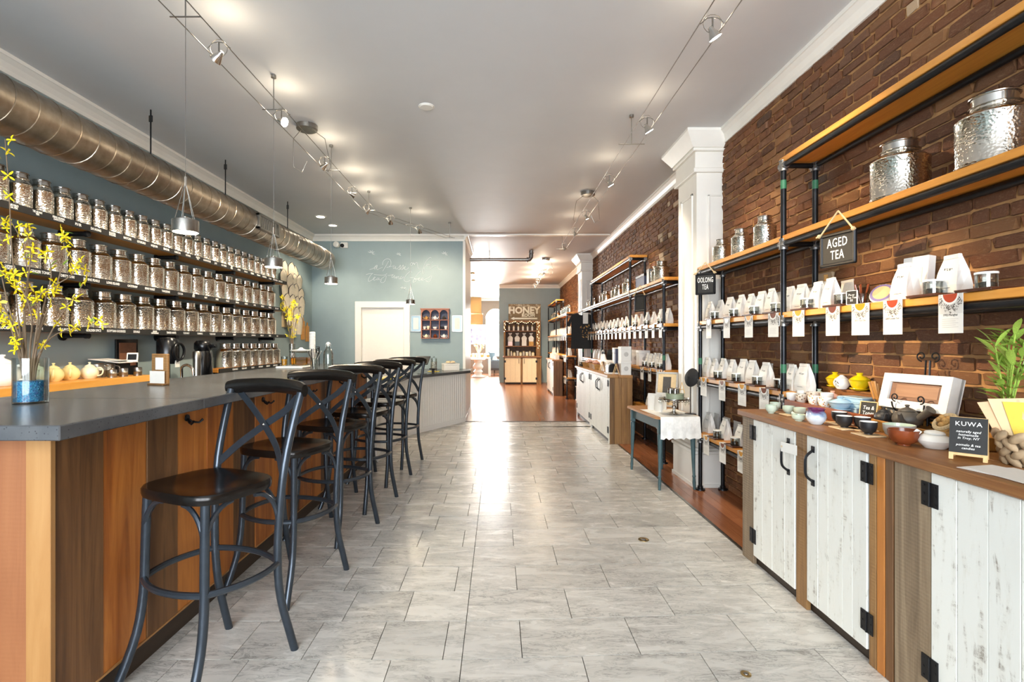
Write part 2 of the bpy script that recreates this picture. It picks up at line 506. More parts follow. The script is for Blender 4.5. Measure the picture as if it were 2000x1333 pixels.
M['whitewash'] = whitewash_mat()
def concrete_mat():
    t = NT('dark_concrete'); v = t.coords((1,1,1), False)
    vo = t.new('TexVoronoi'); t.link(v, vo.inputs['Vector']); vo.inputs['Scale'].default_value = 85
    n = t.noise(v, 6, 5)
    c = t.ramp(n, [(.3,'#45474a'),(.7,'#5a5b5c')])
    c = t.mix(t.mapr(vo.outputs['Distance'], .12, .2, .55, 0), c, '#191a1c')
    return t.out(c, .26)
M['concrete'] = concrete_mat()
def gravel_mat():
    t = NT('blue_gravel'); v = t.coords((1,1,1), False)
    vo = t.new('TexVoronoi'); t.link(v, vo.inputs['Vector']); vo.inputs['Scale'].default_value = 190
    c = t.ramp(vo.outputs['Color'], [(.0,'#0b3f8c'),(.5,'#1c86bd'),(1,'#3aa8d6')])
    t.bump(vo.outputs['Distance'], 1.0, .004)
    return t.out(c, .3)
M['gravel'] = gravel_mat()
def floral(name, base, spots, scale=45):
    t = NT(name); v = t.coords((1,1,1), False)
    vo = t.new('TexVoronoi'); t.link(v, vo.inputs['Vector']); vo.inputs['Scale'].default_value = scale
    k = t.mapr(vo.outputs['Distance'], .3, .36, 1, 0)
    c = t.mix(k, base, t.ramp(vo.outputs['Color'], spots))
    return t.out(c, .2)
M['floral'] = floral('flowered_porcelain', '#efece4', [(0,'#c8542c'),(.5,'#d9b13a'),(1,'#3d5a8a')], 85)
M['patterned'] = floral('brown_patterned_porcelain', '#d8cdbd', [(0,'#6a5443'),(1,'#a8907a')], 70)
M['speckjar'] = floral('black_white_candy', '#e9e6df', [(0,'#1b1a19'),(1,'#3a3632')], 60)
def purplepot_mat():
    t = NT('purple_drip_glaze'); tc = t.new('TexCoord'); sp = t.new('SeparateXYZ'); t.link(tc.outputs['Object'], sp.inputs[0])
    n = t.noise(tc.outputs['Object'], 30, 4)
    a = t.new('Math', operation='MULTIPLY_ADD'); t.link(n, a.inputs[0]); a.inputs[1].default_value = .05; t.link(sp.outputs['Z'], a.inputs[2])
    c = t.ramp(t.mapr(a.outputs[0], .02, .115, 0, 1), [(0,'#d9dde0'),(.4,'#c9d3dc'),(.62,'#7f93ae'),(.8,'#5c2a5a'),(1,'#6a2230')])
    return t.out(c, .15)
M['purplepot'] = purplepot_mat()
def lace_mat():
    t = NT('white_lace'); v = t.coords((1,1,1), False)
    vo = t.new('TexVoronoi'); t.link(v, vo.inputs['Vector']); vo.inputs['Scale'].default_value = 60
    n = t.noise(v, 14, 3)
    c = t.mix(t.mapr(n, .45, .6, 0, .35), '#f0eee8', '#c9c8c4')
    t.bump(vo.outputs['Distance'], .5, .004)
    return t.out(c, .8)
M['lace'] = lace_mat()
# ================================================================ the room
H, XL, XR, YB, YF, YE = 3.224, -3.3, 2.05, 9.07, -3.0, 22.0
g = G(); g.box(-3.6, YF-.2, -.12, 2.4, YE+.3, -.012); floor = struct('floor', g, M['grout'], 'floor of pale marble tiles with cherry boards beyond')
g = G(); g.box(-3.6, YF-.2, H, 2.4, YE+.3, H+.15); struct('ceiling', g, M['ceiling'], 'plain pale painted ceiling')
g = G(); g.box(XL-.2, YF, 0, XL, YE, H); struct('wall_left', g, M['blue'], 'blue grey wall behind the canister shelves')
g = G()
for b in ((-3.3,9.07,0,-2.43,9.2,H),(-1.66,9.07,0,-.6,9.2,H),(-2.43,9.07,1.94,-1.66,9.2,H),(-3.3,9.2,0,-.6,10.9,H)): g.box(*b)
struct('wall_back', g, M['blue'], 'blue grey wall with white script and a white door')
g = G(); g.box(.03, 16.9, 0, 2.05, 17.05, H); struct('wall_far', g, M['blue'], 'blue grey wall behind the honey cabinet')
g = G(); g.box(.45, 17.05, 0, .6, YE, H); struct('wall_far', g, M['blue'], 'blue grey wall closing the far room')
g = G()
for b in ((-3.5,10.9,0,-3.3,22.2,.5),(-3.5,10.9,2.9,-3.3,22.2,H),(-3.5,10.9,.5,-3.3,11.8,2.9),(-3.5,13.9,.5,-3.3,14.1,2.9),(-3.5,16.2,.5,-3.3,22.2,2.9)): g.box(*b)
struct('wall_left', g, M['blue'], 'far side wall with two daylight windows')
for i, (a, b) in enumerate(((11.8,13.9),(14.1,16.2))):
    f = G()
    for bx in ((a,.5,a+.06,2.9),(b-.06,.5,b,2.9),(a,.5,b,.56),(a,2.84,b,2.9),(a,1.7,b,1.75)): f.box(-3.44,bx[0],bx[1],-3.36,bx[2],bx[3])
    wo = struct('window_%d' % (i+7), f, M['trim'], 'tall side window of the far room')
    p = G(); p.box(-3.403,a+.06,.56,-3.397,b-.06,2.84); p.obj('pane', M['pane'], wo)
# rear wall with two round-arched windows
def arch_poly(x0, x1, z0, zs, n=12):
    c, r = (x0+x1)/2, (x1-x0)/2
    return [(x0, z0), (x1, z0)] + [(c + r*math.cos(pi*k/n), zs + r*math.sin(pi*k/n)) for k in range(n+1)]
g = G()
WZ0, WZS, WW = .78, 2.35, .42
wins = [-.12, -1.75, -2.75]
def arch_wall(g, xa, xb, c):
    # wall strip from xa to xb with an arched hole centred on c
    g.box(xa, YE, 0, xb, YE+.2, WZ0); g.box(xa, YE, WZ0, c-WW, YE+.2, WZS); g.box(c+WW, YE, WZ0, xb, YE+.2, WZS)
    n = 12
    for k in range(n):
        a0, a1 = pi*k/n, pi*(k+1)/n
        p = [(c+WW*math.cos(a0), WZS+WW*math.sin(a0)), (c+WW*math.cos(a1), WZS+WW*math.sin(a1))]
        q0 = xb if k < n/2 else xa
        g.prism([p[0], (p[0][0], H), (p[1][0], H), p[1]], YE, YE+.2, 'y')
    g.box(xa, YE, WZS, c-WW, YE+.2, H); g.box(c+WW, YE, WZS, xb, YE+.2, H)
edges = [.6, -.85, -2.25, -3.3]
for c, xb, xa in zip(wins, edges[:-1], edges[1:]): arch_wall(g, xa, xb, c)
struct('wall_rear', g, M['taupe'], 'brown wall with arched windows in the far room')
for i, c in enumerate(wins):
    f = G()
    f.box(c-WW, YE+.04, WZ0, c-WW+.05, YE+.12, WZS); f.box(c+WW-.05, YE+.04, WZ0, c+WW, YE+.12, WZS)
    f.box(c-WW, YE+.03, 2.12, c+WW, YE+.12, 2.24); f.box(c-WW-.04, YE-.05, WZ0-.06, c+WW+.04, YE+.12, WZ0)
    wo = struct('window_%d' % (i+1), f, M['trim'], 'arched window in the far room wall')
    p = G(); p.prism(arch_poly(c-WW+.001, c+WW-.001, WZ0, WZS), YE+.1, YE+.106, 'y'); p.obj('pane', M['pane'], wo)
# front wall with the shop windows, behind the camera
g = G()
g.box(-3.5, YF-.2, 0, 2.3, YF, .45); g.box(-3.5, YF-.2, 3.0, 2.3, YF, H); g.box(-3.5, YF-.2, .45, -3.0, YF, 3.0); g.box(1.75, YF-.2, .45, 2.3, YF, 3.0)
struct('wall_front', g, M['trim'], 'shopfront wall around the street windows')
for i, (a, b) in enumerate(((-3.0, -1.45), (-1.45, .15), (.15, 1.75))):
    f = G()
    for bx in ((a, .45, a+.06, 3.0), (b-.06, .45, b, 3.0), (a, .45, b, .51), (a, 2.94, b, 3.0)): f.box(bx[0], YF-.14, bx[1], bx[2], YF-.06, bx[3])
    wo = struct('window_%d' % (i+4), f, M['black'], 'street window of the shopfront')
    p = G(); p.box(a+.06, YF-.105, .51, b-.06, YF-.099, 2.94); p.obj('pane', M['pane'], wo)

# ---------------------------------------------------------------- brick wall
bvar = []
for k in range(8):
    gg = G(); gg.box(-.5,-.5,-.5,.5,.5,.5, .07)
    q = random.Random(50+k)
    gg.v = [(x + q.uniform(-.16,.16)*(1 if x < 0 else 0), y + q.uniform(-.03,.03), z + q.uniform(-.07,.07)) for x,y,z in gg.v]
    bvar.append(gg.mesh('brick', M['brick']))
bpale = bvar[0].copy(); bpale.materials.clear(); bpale.materials.append(M['brickpale'])
def courses(y0, y1, q, z1=3.13):
    out = []; nz = int(z1/.0625)
    for k in range(nz):
        z = .031 + k*.0625
        y = y0 + (-.10 if k % 2 else 0) + q.uniform(-.02,.02)
        head = (k % 6 == 5)
        while y < y1 - .02:
            L = (.105 if head else .203) + q.uniform(-.022,.022)
            a, b = max(y, y0+.004), min(y+L, y1-.004)
            if b - a > .03: out.append(((a+b)/2, z + q.uniform(-.004,.004), b-a-.010, .053 + q.uniform(-.008,.005)))
            y += L
    return out
def brick_bay(y0, y1, nsep, seed, cond, pale=0.0):
    q = random.Random(seed)
    gm = G(); gm.box(XR, y0, 0, XR+.2, y1, H)
    wall = struct('wall_right', gm, M['mortar'], 'old brown brick wall behind the pipe shelving')
    bs = courses(y0, y1, q)
    bs.sort(key=lambda b: (0 if cond(b) else 1, b[0]))
    st = G()
    for i, (y, z, L, h) in enumerate(bs):
        d = .034 + q.uniform(-.007, .007)
        me = q.choice(bvar)
        if i < nsep:
            put('brick', bpale if q.random() < pale else me, wall, (XR + .008, y, z), None, (d, L, h))
        else:
            st.add([(XR+.008+v.co.x*d, y+v.co.y*L, z+v.co.z*h) for v in me.vertices], [tuple(p.vertices) for p in me.polygons])
    if st.v: tag(st.obj('brick', M['brick'], wall, fix=False), kind='stuff')
    return wall
wr = brick_bay(1.0, 4.67, 300, 3, lambda b: .93 < b[1] < 3.1 and 2.05/b[0] < 1.06 and (b[1]-1.31)/b[0] < .68, .015)
brick_bay(5.14, 11.08, 220, 4, lambda b: b[1] > 1.5 and b[0] < 7.6, .14)
brick_bay(11.6, 16.9, 0, 5, lambda b: True)
g = G(); g.box(XR, YF, 0, XR+.2, 1.0, H); struct('wall_right', g, M['mortar'], 'brick wall beside the camera')

# ---------------------------------------------------------------- pillars
def pillar(y0, y1, lab):
    x0 = 1.81
    g = G(); g.box(x0, y0, 0, XR+.05, y1, H)
    p = struct('pillar', g, M['trim'], lab)
    c = G()
    for e, za, zb in ((.035,2.86,2.90),(.02,2.90,3.05),(.045,3.05,3.08)): c.box(x0-e, y0-e, za, XR+.02, y1+e, zb, .006)
    for (e0, za, e1, zb) in ((.05,3.08,.13,3.2),(.13,3.2,.13,H-.001)):
        vs = [(x0-e0,y0-e0,za),(XR,y0-e0,za),(XR,y1+e0,za),(x0-e0,y1+e0,za),(x0-e1,y0-e1,zb),(XR,y0-e1,zb),(XR,y1+e1,zb),(x0-e1,y1+e1,zb)]
        c.add(vs, [(0,3,2,1),(4,5,6,7),(0,1,5,4),(1,2,6,5),(2,3,7,6),(3,0,4,7)])
    c.obj('capital', M['trim'], p)
    b = G(); b.box(x0-.04, y0-.04, 0, XR, y1+.04, .30, .004); b.box(x0-.05, y0-.05, .0, XR, y1+.05, .03); b.box(x0-.055, y0-.055, .30, XR, y1+.055, .33, .006); b.box(x0-.03,y0-.03,.33,XR,y1+.03,.355,.006)
    b.obj('plinth', M['trim'], p)
    f = G()   # raised panel mouldings on both visible faces
    for (a0,a1) in ((y0+.09,y1-.09),):
        for q in ((a0,.5,a0+.025,2.7),(a1-.025,.5,a1,2.7),(a0,2.675,a1,2.7),(a0,.5,a1,.525)): f.box(x0-.012, q[0], q[1], x0+.004, q[2], q[3], .004)
    for q in ((x0+.1,.5,x0+.118,2.66),(x0+.1,2.645,XR-.02,2.66)): f.box(q[0], y0-.012, q[1], q[2], y0+.004, q[3], .004)
    f.obj('panel_moulding', M['trim'], p)
pillar(4.67, 5.14, 'white panelled pillar nearest the camera between two brick bays')
pillar(11.08, 11.6, 'white panelled pillar farther back along the brick wall')

# ---------------------------------------------------------------- mouldings
tn = [0]
def trim(g, lab='white painted moulding', mat='trim'):
    tn[0] += 1
    return struct('trim_%d' % tn[0], g, M[mat], lab)
def crown_y(xw, s, y0, y1, d=.075, h=.115):      # runs along Y; s=+1 projects to +X
    p = [(xw, H-h), (xw+s*.018, H-h), (xw+s*.022, H-h+.03), (xw+s*d*.55, H-h*.45), (xw+s*d*.9, H-.028), (xw+s*d, H-.026), (xw+s*d, H-.001), (xw, H-.001)]
    g = G(); n = len(p)
    g.add([(x,y0,z) for x,z in p] + [(x,y1,z) for x,z in p], [tuple(range(n)), tuple(range(n,2*n))] + [(i,(i+1)%n,n+(i+1)%n,n+i) for i in range(n)])
    trim(g, 'white crown moulding along the ceiling')
def crown_x(yw, s, x0, x1, d=.075, h=.115):
    p = [(yw, H-h), (yw+s*.018, H-h), (yw+s*.022, H-h+.03), (yw+s*d*.55, H-h*.45), (yw+s*d*.9, H-.028), (yw+s*d, H-.026), (yw+s*d, H-.001), (yw, H-.001)]
    g = G(); n = len(p)
    g.add([(x0,y,z) for y,z in p] + [(x1,y,z) for y,z in p], [tuple(range(n)), tuple(range(n,2*n))] + [(i,(i+1)%n,n+(i+1)%n,n+i) for i in range(n)])
    trim(g, 'white crown moulding along the ceiling')
crown_y(XL, 1, YF, YB); crown_x(YB, -1, XL, -.6); crown_y(-.6, 1, YB-.075, 10.9)
crown_y(XR, -1, YF, 4.67); crown_y(XR, -1, 5.14, 11.08); crown_y(XR, -1, 11.6, 16.9); crown_x(16.9, -1, .03, XR); crown_x(YE, -1, -3.3, .4)
g = G(); g.box(-.6, 9.0, H-.02, XR, 9.1, H); trim(g, 'white ceiling batten above the opening')
g = G(); g.box(-.625, YB-.012, 0, -.58, YB+.06, H-.11); g.box(-.605, YB+.05, 0, -.585, 10.9, H-.11); trim(g, 'white boards facing the end of the blue wall')
g = G(); g.box(1.535, 3.15, 0, 1.555, 8.5, .004); trim(g, 'thin white metal strip between marble and boards', 'brushed')
g = G(); g.box(-.62, 8.49, 0, 1.55, 8.52, .006); trim(g, 'dark threshold strip where the boards begin', 'kick')
g = G(); g.box(XR-.015, 5.2, 0, XR+.01, 11.0, .14); tag(g.obj('baseboard_right', M['kick']), kind='structure')

# ---------------------------------------------------------------- white door in the back wall
g = G(); g.box(-2.43, YB+.03, 0, -1.66, YB+.07, 1.94)
dr = struct('door_1', g, M['door'], 'plain white door in the blue wall')
f = G(); f.box(-2.53, YB-.03, 0, -2.42, YB+.01, 2.04, .004); f.box(-1.67, YB-.03, 0, -1.56, YB+.01, 2.04, .004); f.box(-2.53, YB-.031, 1.93, -1.56, YB+.01, 2.04, .004)
f.obj('door_frame', M['door'], dr)

# ---------------------------------------------------------------- floor pieces
def tile(x0, x1, y0, y1, sh, st=None):
    e = .0018
    x0 += e; x1 -= e
    p = lambda x, y: (x, y + sh*(x+.15))
    top = [p(x0,y0+e), p(x1,y0+e), p(x1,y1-e), p(x0,y1-e)]
    vs = [(a,b,-.014) for a,b in top] + [(a,b,0) for a,b in top]
    fs = [(0,3,2,1),(4,5,6,7),(0,1,5,4),(1,2,6,5),(2,3,7,6),(3,0,4,7)]
    if st is not None: st.add(vs, fs); return
    me = bpy.data.meshes.new('tile'); me.from_pydata(vs, [], fs); me.materials.append(M['marble'])
    put('tile', me, floor)
far_t = G(); q = random.Random(8)
PT = .2925
for k in range(-5, 22):
    y0 = 2.115 + PT*k; y1 = min(y0 + PT, 8.5)
    if y0 > 8.45: break
    st = far_t if (y0 < .9 or y0 > 6.6) else None
    # squares to the counter side of the long joint
    x = -.15; first = True
    while x > -1.5:
        L = (.08 if (k % 2 == 0) else PT) if first else PT
        first = False
        tile(max(x-L, -1.52), x, y0, y1, .0, st); x -= L
    # long tiles to the shelving side
    x = -.15; first = True
    while x < 1.535:
        L = (.25 if k % 2 == 0 else .5) if first else .5
        first = False
        sh = .05 if y0 < 7.8 else 0
        if 1.535 - (x+L) < .06: L = 1.535 - x
        tile(x, min(x+L, 1.535), y0, y1, sh, st); x += L
tag(far_t.obj('tile', M['marble'], floor), kind='stuff')
def plank(x0, x1, y0, y1, st=None):
    vs = [(x0+.0008,y0+.001,-.014),(x1-.0008,y0+.001,-.014),(x1-.0008,y1-.001,-.014),(x0+.0008,y1-.001,-.014)]
    vs += [(a,b,0) for a,b,c in vs]
    fs = [(0,3,2,1),(4,5,6,7),(0,1,5,4),(1,2,6,5),(2,3,7,6),(3,0,4,7)]
    if st is not None: st.add(vs, fs); return
    me = bpy.data.meshes.new('plank'); me.from_pydata(vs, [], fs); me.materials.append(M['floorwood'])
    put('plank', me, floor)
st = G()
for i in range(6):
    x0 = 1.556 + i*.083
    y = 1.0 + q.uniform(-.6, 0)
    while y < 8.5:
        y1 = min(y + q.uniform(1.0, 1.7), 8.5)
        plank(x0, min(x0+.083, XR), max(y,1.0), y1, None if y1 > 3.1 else st); y = y1
x0 = -.6
while x0 < XR:
    y = 8.52
    while y < 16.9:
        y1 = min(y + q.uniform(.9, 1.9), 16.9)
        plank(x0, min(x0+.1, XR), y, y1, None if y < 11.5 else st); y = y1
    x0 += .1
x0 = -3.3
while x0 < .4:
    for y0_, y1_ in (((10.9 if x0 < -.6 else 16.9), 17.0), (17.0, 19.5), (19.5, 22.0)):
        if y1_ - y0_ > .01: plank(x0, x0+.1, y0_, y1_, st)
    x0 += .1
tag(st.obj('plank', M['floorwood'], floor), kind='stuff')
def floor_disc(px, py, r, lab, name):
    x, y, z = onz(px, py, 0)
    t = thing(name, lab, 'floor fitting', (x, y, 0))
    a = G(); a.lathe([(0,0),(r,0),(r,.003),(r*.75,.004),(r*.7,.003),(0,.003)], 24); a.obj('ring', M['brass'], t)
    b = G(); b.lathe([(0,.003),(r*.45,.003),(r*.42,.005),(0,.005)], 16); b.obj('plug', M['galv'], t)
floor_disc(1257, 1055, .035, 'round brass outlet cover set in the marble floor near the cabinets', 'floor_outlet')
floor_disc(1457, 1318, .02, 'small dark drain plug in the marble at the near edge', 'floor_drain')

# ---------------------------------------------------------------- ceiling fittings
t = thing('sprinkler_cover', 'flat white disc on the ceiling between the two cable runs', 'detector', (-.58, 4.14, H))
a = G(); a.lathe([(0,0),(.055,0),(.055,-.006),(.05,-.012),(0,-.012)], 28); a.obj('disc', M['trim'], t)
a = G(); a.torus((0,0,-.003), .06, .004, 28, 6); a.obj('rim', M['trim'], t)
t = thing('ceiling_pipe', 'grey steel pipe under the ceiling above the opening, turned up at its end', 'pipe', (-.6, 10.6, 3.03))
a = G(); a.tube([(0,0,0),(1.22,0,0)], .035, 12); a.obj('pipe', M['brushed'], t)
a = G(); a.tube([(1.2,0,0),(1.25,0,.01),(1.28,0,.05),(1.285,0,.19)], .045, 12); a.torus((1.285,0,.13), .045, .012, 14, 6); a.torus((1.2,0,0), .045,.012,14,6,'x'); a.obj('elbow', M['galv'], t)
a = G(); a.cyl((.42,0,.03),(.42,0,.194), .006, n=6); a.torus((.42,0,0), .042,.006,14,6,'x'); a.obj('hanger', M['galv'], t)
def downlight(px, py, n):
    Y = (H-CAMZ)*1000/(670-py)
    t = thing('recessed_downlight', 'lit recessed downlight in the ceiling over the back counter, ' + n, 'ceiling light', (mx(px,Y), Y, H), group='recessed downlights')
    a = G(); a.lathe([(.06,-.001),(.085,-.001),(.085,-.008),(.062,-.01),(.06,-.001)], 24); a.obj('trim_ring', M['trim'], t)
    a = G(); a.lathe([(0,-.003),(.06,-.003)], 24); a.obj('diffuser', M['downglow'], t, fix=False)
    l = bpy.data.lights.new('downlight', 'SPOT'); l.energy = 45; l.spot_size = R(110); l.spot_blend = .6; l.color = (1,.86,.66); l.shadow_soft_size = .05
    o = bpy.data.objects.new('downlight', l); col.objects.link(o); o.parent = t; o.location = (0,0,-.02)
downlight(626, 423, 'nearer one'); downlight(650, 440, 'farther one')

# cable track: two tensioned cables with hanging spot heads
def cable_run(name, lab, a0, a1, b0, b1):
    t = thing(name, lab, 'cable track', (0,0,0))
    for p, q_ in ((a0,a1),(b0,b1)):
        c = G(); c.tube([p, q_], .003, 6); c.obj('cable', M['brushed'], t)
    return t
ZC = 2.98
HX = lambda f, y: f[0] + (f[2]-f[0])*(y-f[1])/(f[3]-f[1])
def spacer(t, x, y, w, drop=True):
    s = G(); s.tube([(x-w/2, y, ZC), (x+w/2, y, ZC)], .004, 6); s.cyl((x,y,ZC),(x,y,H), .004, n=6); s.cyl((x,y,H-.02),(x,y,H), .018, n=12); s.obj('spacer', M['brushed'], t)
def canopy(t, x, y):
    c = G(); c.lathe([(0,H-.045),(.085,H-.045),(.09,H-.04),(.09,H-.001),(0,H-.001)], 24, (x,y,0)); c.obj('canopy', M['brushed'], t)
    l = G()
    for s in (-1, 1):
        l.tube([(x+s*.05,y,H-.04),(x+s*.14,y+.05,H-.10),(x+s*.17,y+.12,ZC-.08),(x+s*.12,y+.2,ZC-.1),(x+s*.075,y+.2,ZC)], .003, 6)
    l.obj('feed_wire', M['brushed'], t)
def aim(d):
    return Vector(d).to_track_quat('-Z','Y').to_euler()
def spot_head(x, y, tgt, lab, grp, energy, w=.13, size=62, warm=None, spill=.017):
    t = thing('spot_head', lab, 'spotlight', (x, y, ZC), group=grp)
    d = (Vector(tgt) - Vector((x,y,ZC-.06))).normalized()
    h = G(); h.tube([(-w/2,0,0),(-.03,0,.03),(0,0,.035),(.03,0,.03),(w/2,0,0)], .003, 6)
    ring = [(.05*math.cos(a), 0, .0 + .05*math.sin(a)) for a in [2*pi*k/14 for k in range(14)]]
    h.tube(ring, .0018, 5, closed=True); h.cyl((0,0,.035),(0,0,-.03), .005, n=6); h.obj('bracket', M['brushed'], t)
    m = Vector((0,0,-.045)); q0 = m - d*.028; q1 = m + d*.032
    c = G(); c.tube([q0, q0+d*.02, q1], [.012,.017,.034], 14, caps=False); c.tube([q0, q0-d*.004],[.012,.010], 14); c.obj('lamp_cup', M['steel'], t)
    b = G(); b.tube([q1 - d*.004, q1 - d*.001], [.031,.031], 14); b.obj('bulb', M['bulb'], t)
    l = bpy.data.lights.new('spot', 'SPOT'); l.energy = energy; l.spot_size = R(size); l.spot_blend = .75; l.color = warm or (1,.84,.62); l.shadow_soft_size = .03
    o = bpy.data.objects.new('spot', l); col.objects.link(o); o.parent = t; o.location = q1 + d*.012; o.rotation_euler = aim(d)
    l2 = bpy.data.lights.new('spill', 'POINT'); l2.energy = min(energy, 90)*spill; l2.color = (1,.84,.62); l2.shadow_soft_size = .04
    o2 = bpy.data.objects.new('spill', l2); col.objects.link(o2); o2.parent = t; o2.location = (0,.06,.05)
    return t
lt = cable_run('cable_track', 'pair of thin steel light cables under the ceiling over the bar', (-1.62,-.5,ZC),(-1.7,6.5,ZC),(-1.49,-.5,ZC),(-1.56,6.5,ZC))
canopy(lt, -1.68, 4.5)
for x_, y_ in ((-1.60,2.62),(-1.605,3.66),(-1.615,4.95),(-1.63,6.45)): spacer(lt, x_, y_, .16)
lt2 = cable_run('cable_track', 'short pair of light cables running on to the scripted wall', (-1.70,6.5,ZC),(-.83,8.15,ZC),(-1.56,6.5,ZC),(-.7,8.15,ZC))
spacer(lt2, -.77, 8.13, .16); spacer(lt2, -1.24, 7.24, .16)
for i, (y, tg, e, sz) in enumerate(((2.9,(-3.15,3.5,1.7),85,80),(3.75,(2.05,2.55,1.25),640,19),(4.7,(-3.15,5.0,1.7),95,85),(5.6,(2.05,7.4,1.3),380,17),(6.3,(-3.15,6.6,1.6),85,85))):
    spot_head(-1.565-.01*y*.6, y, tg, 'lit spot head on the bar cable track, %s from the camera' % ordn(i), 'bar track spots', e, size=sz, warm=(1,.74,.45) if sz < 30 else None)
spot_head(-1.44, 6.86, (-2.0,9.07,1.5), 'lit spot head on the short cable run, nearer one', 'bar track spots', 62, size=95)
spot_head(-1.14, 7.42, (-.95,9.07,1.7), 'lit spot head on the short cable run, near the script', 'bar track spots', 62, size=85)
rt = cable_run('cable_track', 'pair of thin steel light cables under the ceiling before the brick shelving', (1.04,-.5,ZC),(1.08,9.2,ZC),(1.18,-.5,ZC),(1.20,9.2,ZC))
canopy(rt, 1.14, 6.5); spacer(rt, 1.12, 4.3, .22); spacer(rt, 1.14, 9.1, .2)
for i, y in enumerate((1.2, 2.68, 3.87, 5.2, 6.6, 7.6, 8.8)):
    if i == 0: continue
    spot_head(1.115+.003*y, y, (2.0, y+.15, 1.45), 'lit spot head on the shelving cable track, %s from the camera' % ordn(i-1), 'shelving track spots', 44, size=85)
ft = cable_run('cable_track', 'far pair of light cables beyond the opening', (1.0,11.2,ZC),(1.0,16.0,ZC),(1.13,11.2,ZC),(1.13,16.0,ZC))
canopy(ft, 1.08, 11.6)
for i, y in enumerate((11.9, 12.9, 13.8, 14.8)):
    spot_head(1.06, y, (1.7, y+.6, 1.3), 'lit spot head on the far cables, %s from the opening' % ordn(i), 'far track spots', 120, size=90, spill=.09)

# ---------------------------------------------------------------- script on the back wall
S = [[(232,492),(290,478),(345,445),(392,412),(370,405),(340,440),(330,478),(352,478),(388,425),(376,470),(392,496),(440,470),(500,448)],
 [(622,320),(590,380),(545,455),(500,528)],[(500,400),(505,340),(545,290),(600,272),(650,290),(672,350),(660,410),(620,445),(580,452)],
 [(580,455),(640,440),(700,428),(745,415),(722,432),(716,465),(742,468),(768,425),(762,470),(790,480),(830,450),(865,400),(862,440),(850,490),(815,492)],
 [(850,490),(880,470),(920,400),(925,440),(905,492),(880,490)],[(905,490),(945,455),(965,420),(950,480),(975,497),(1010,480),(1035,450)],
 [(975,380),(978,384)],[(1095,350),(1068,375),(1072,410),(1098,410),(1115,375),(1095,352),(1130,370)],
 [(1130,370),(1140,352),(1150,400),(1165,365),(1205,352),(1215,390),(1225,450),(1250,480),(1300,465)],
 [(1500,260),(1480,245),(1440,270),(1385,340),(1345,430),(1322,520),(1328,575),(1350,560),(1362,500),(1350,455),(1400,420)],
 [(1425,390),(1400,400),(1405,420),(1430,415),(1432,392),(1470,395)],[(1525,330),(1500,375),(1475,430),(1480,470),(1510,455),(1545,425),(1610,405),(1650,480),(1720,485)],
 [(160,600),(220,580),(300,575)],[(300,565),(245,620),(208,690),(212,738),(260,720),(320,680)],[(320,598),(420,605),(520,608),(590,580)],
 [(310,690),(345,660),(335,645),(308,680),(320,712),(370,700)],[(410,665),(385,675),(380,705),(405,700),(428,665),(422,705),(455,700)],
 [(455,700),(520,650),(570,615),(565,680),(535,745),(490,762),(455,740),(480,700)],
 [(600,612),(660,610),(720,595),(690,620),(690,655),(720,650),(745,610),(738,660),(760,670)],[(760,670),(780,635),(785,680),(810,640),(830,645),(835,685),(870,680)],
 [(900,640),(865,650),(870,685),(900,670),(935,640)],[(1100,560),(1090,530),(1040,550),(975,620),(940,680),(950,730),(1000,745),(1070,715)],
 [(1060,660),(1140,655)],[(1290,545),(1270,535),(1215,590),(1160,660),(1120,750),(1165,745),(1190,710),(1175,680),(1145,690),(1230,690)],
 [(1230,695),(1262,675),(1250,660),(1228,690),(1245,715),(1290,700)],[(1300,700),(1330,680),(1318,660),(1296,690),(1312,715),(1360,700)],
 [(1360,700),(1440,660),(1500,625),(1495,690),(1460,745),(1410,740),(1380,720)]]
def smooth_line(p, n=4):
    out = []
    for i in range(len(p)-1):
        a, b, c, d = p[max(i-1,0)], p[i], p[i+1], p[min(i+2,len(p)-1)]
        for k in range(n):
            t = k/n
            out.append(tuple(.5*(2*b[j] + (c[j]-a[j])*t + (2*a[j]-5*b[j]+4*c[j]-d[j])*t*t + (3*b[j]-a[j]-3*c[j]+d[j])*t**3) for j in range(len(b))))
    return out + [p[-1]]
def wallpt(u, v): return (mx(700+u/10.526, YB), YB-.003, mz(480+v/10.526, YB))
g = G()
for s in S: g.tube([wallpt(*p) for p in smooth_line(s)], .0044, 5)
for (u, v, k) in ((265,160,1.0),(825,190,.7),(1770,180,.9),(920,890,.8)):
    for a in (-60,-20,20,60,110):
        d = (math.sin(R(a)), -math.cos(R(a)))
        p = [(u+d[0]*t*80*k, v+d[1]*t*70*k) for t in (.15,.5,.8,1.0)]
        g.tube([wallpt(*x) for x in p], [.003,.011*k,.008*k,.002], 6)
tag(g.obj('wall_script', M['wallscript']), 'white brush script and small leaves painted on the blue wall', 'lettering')
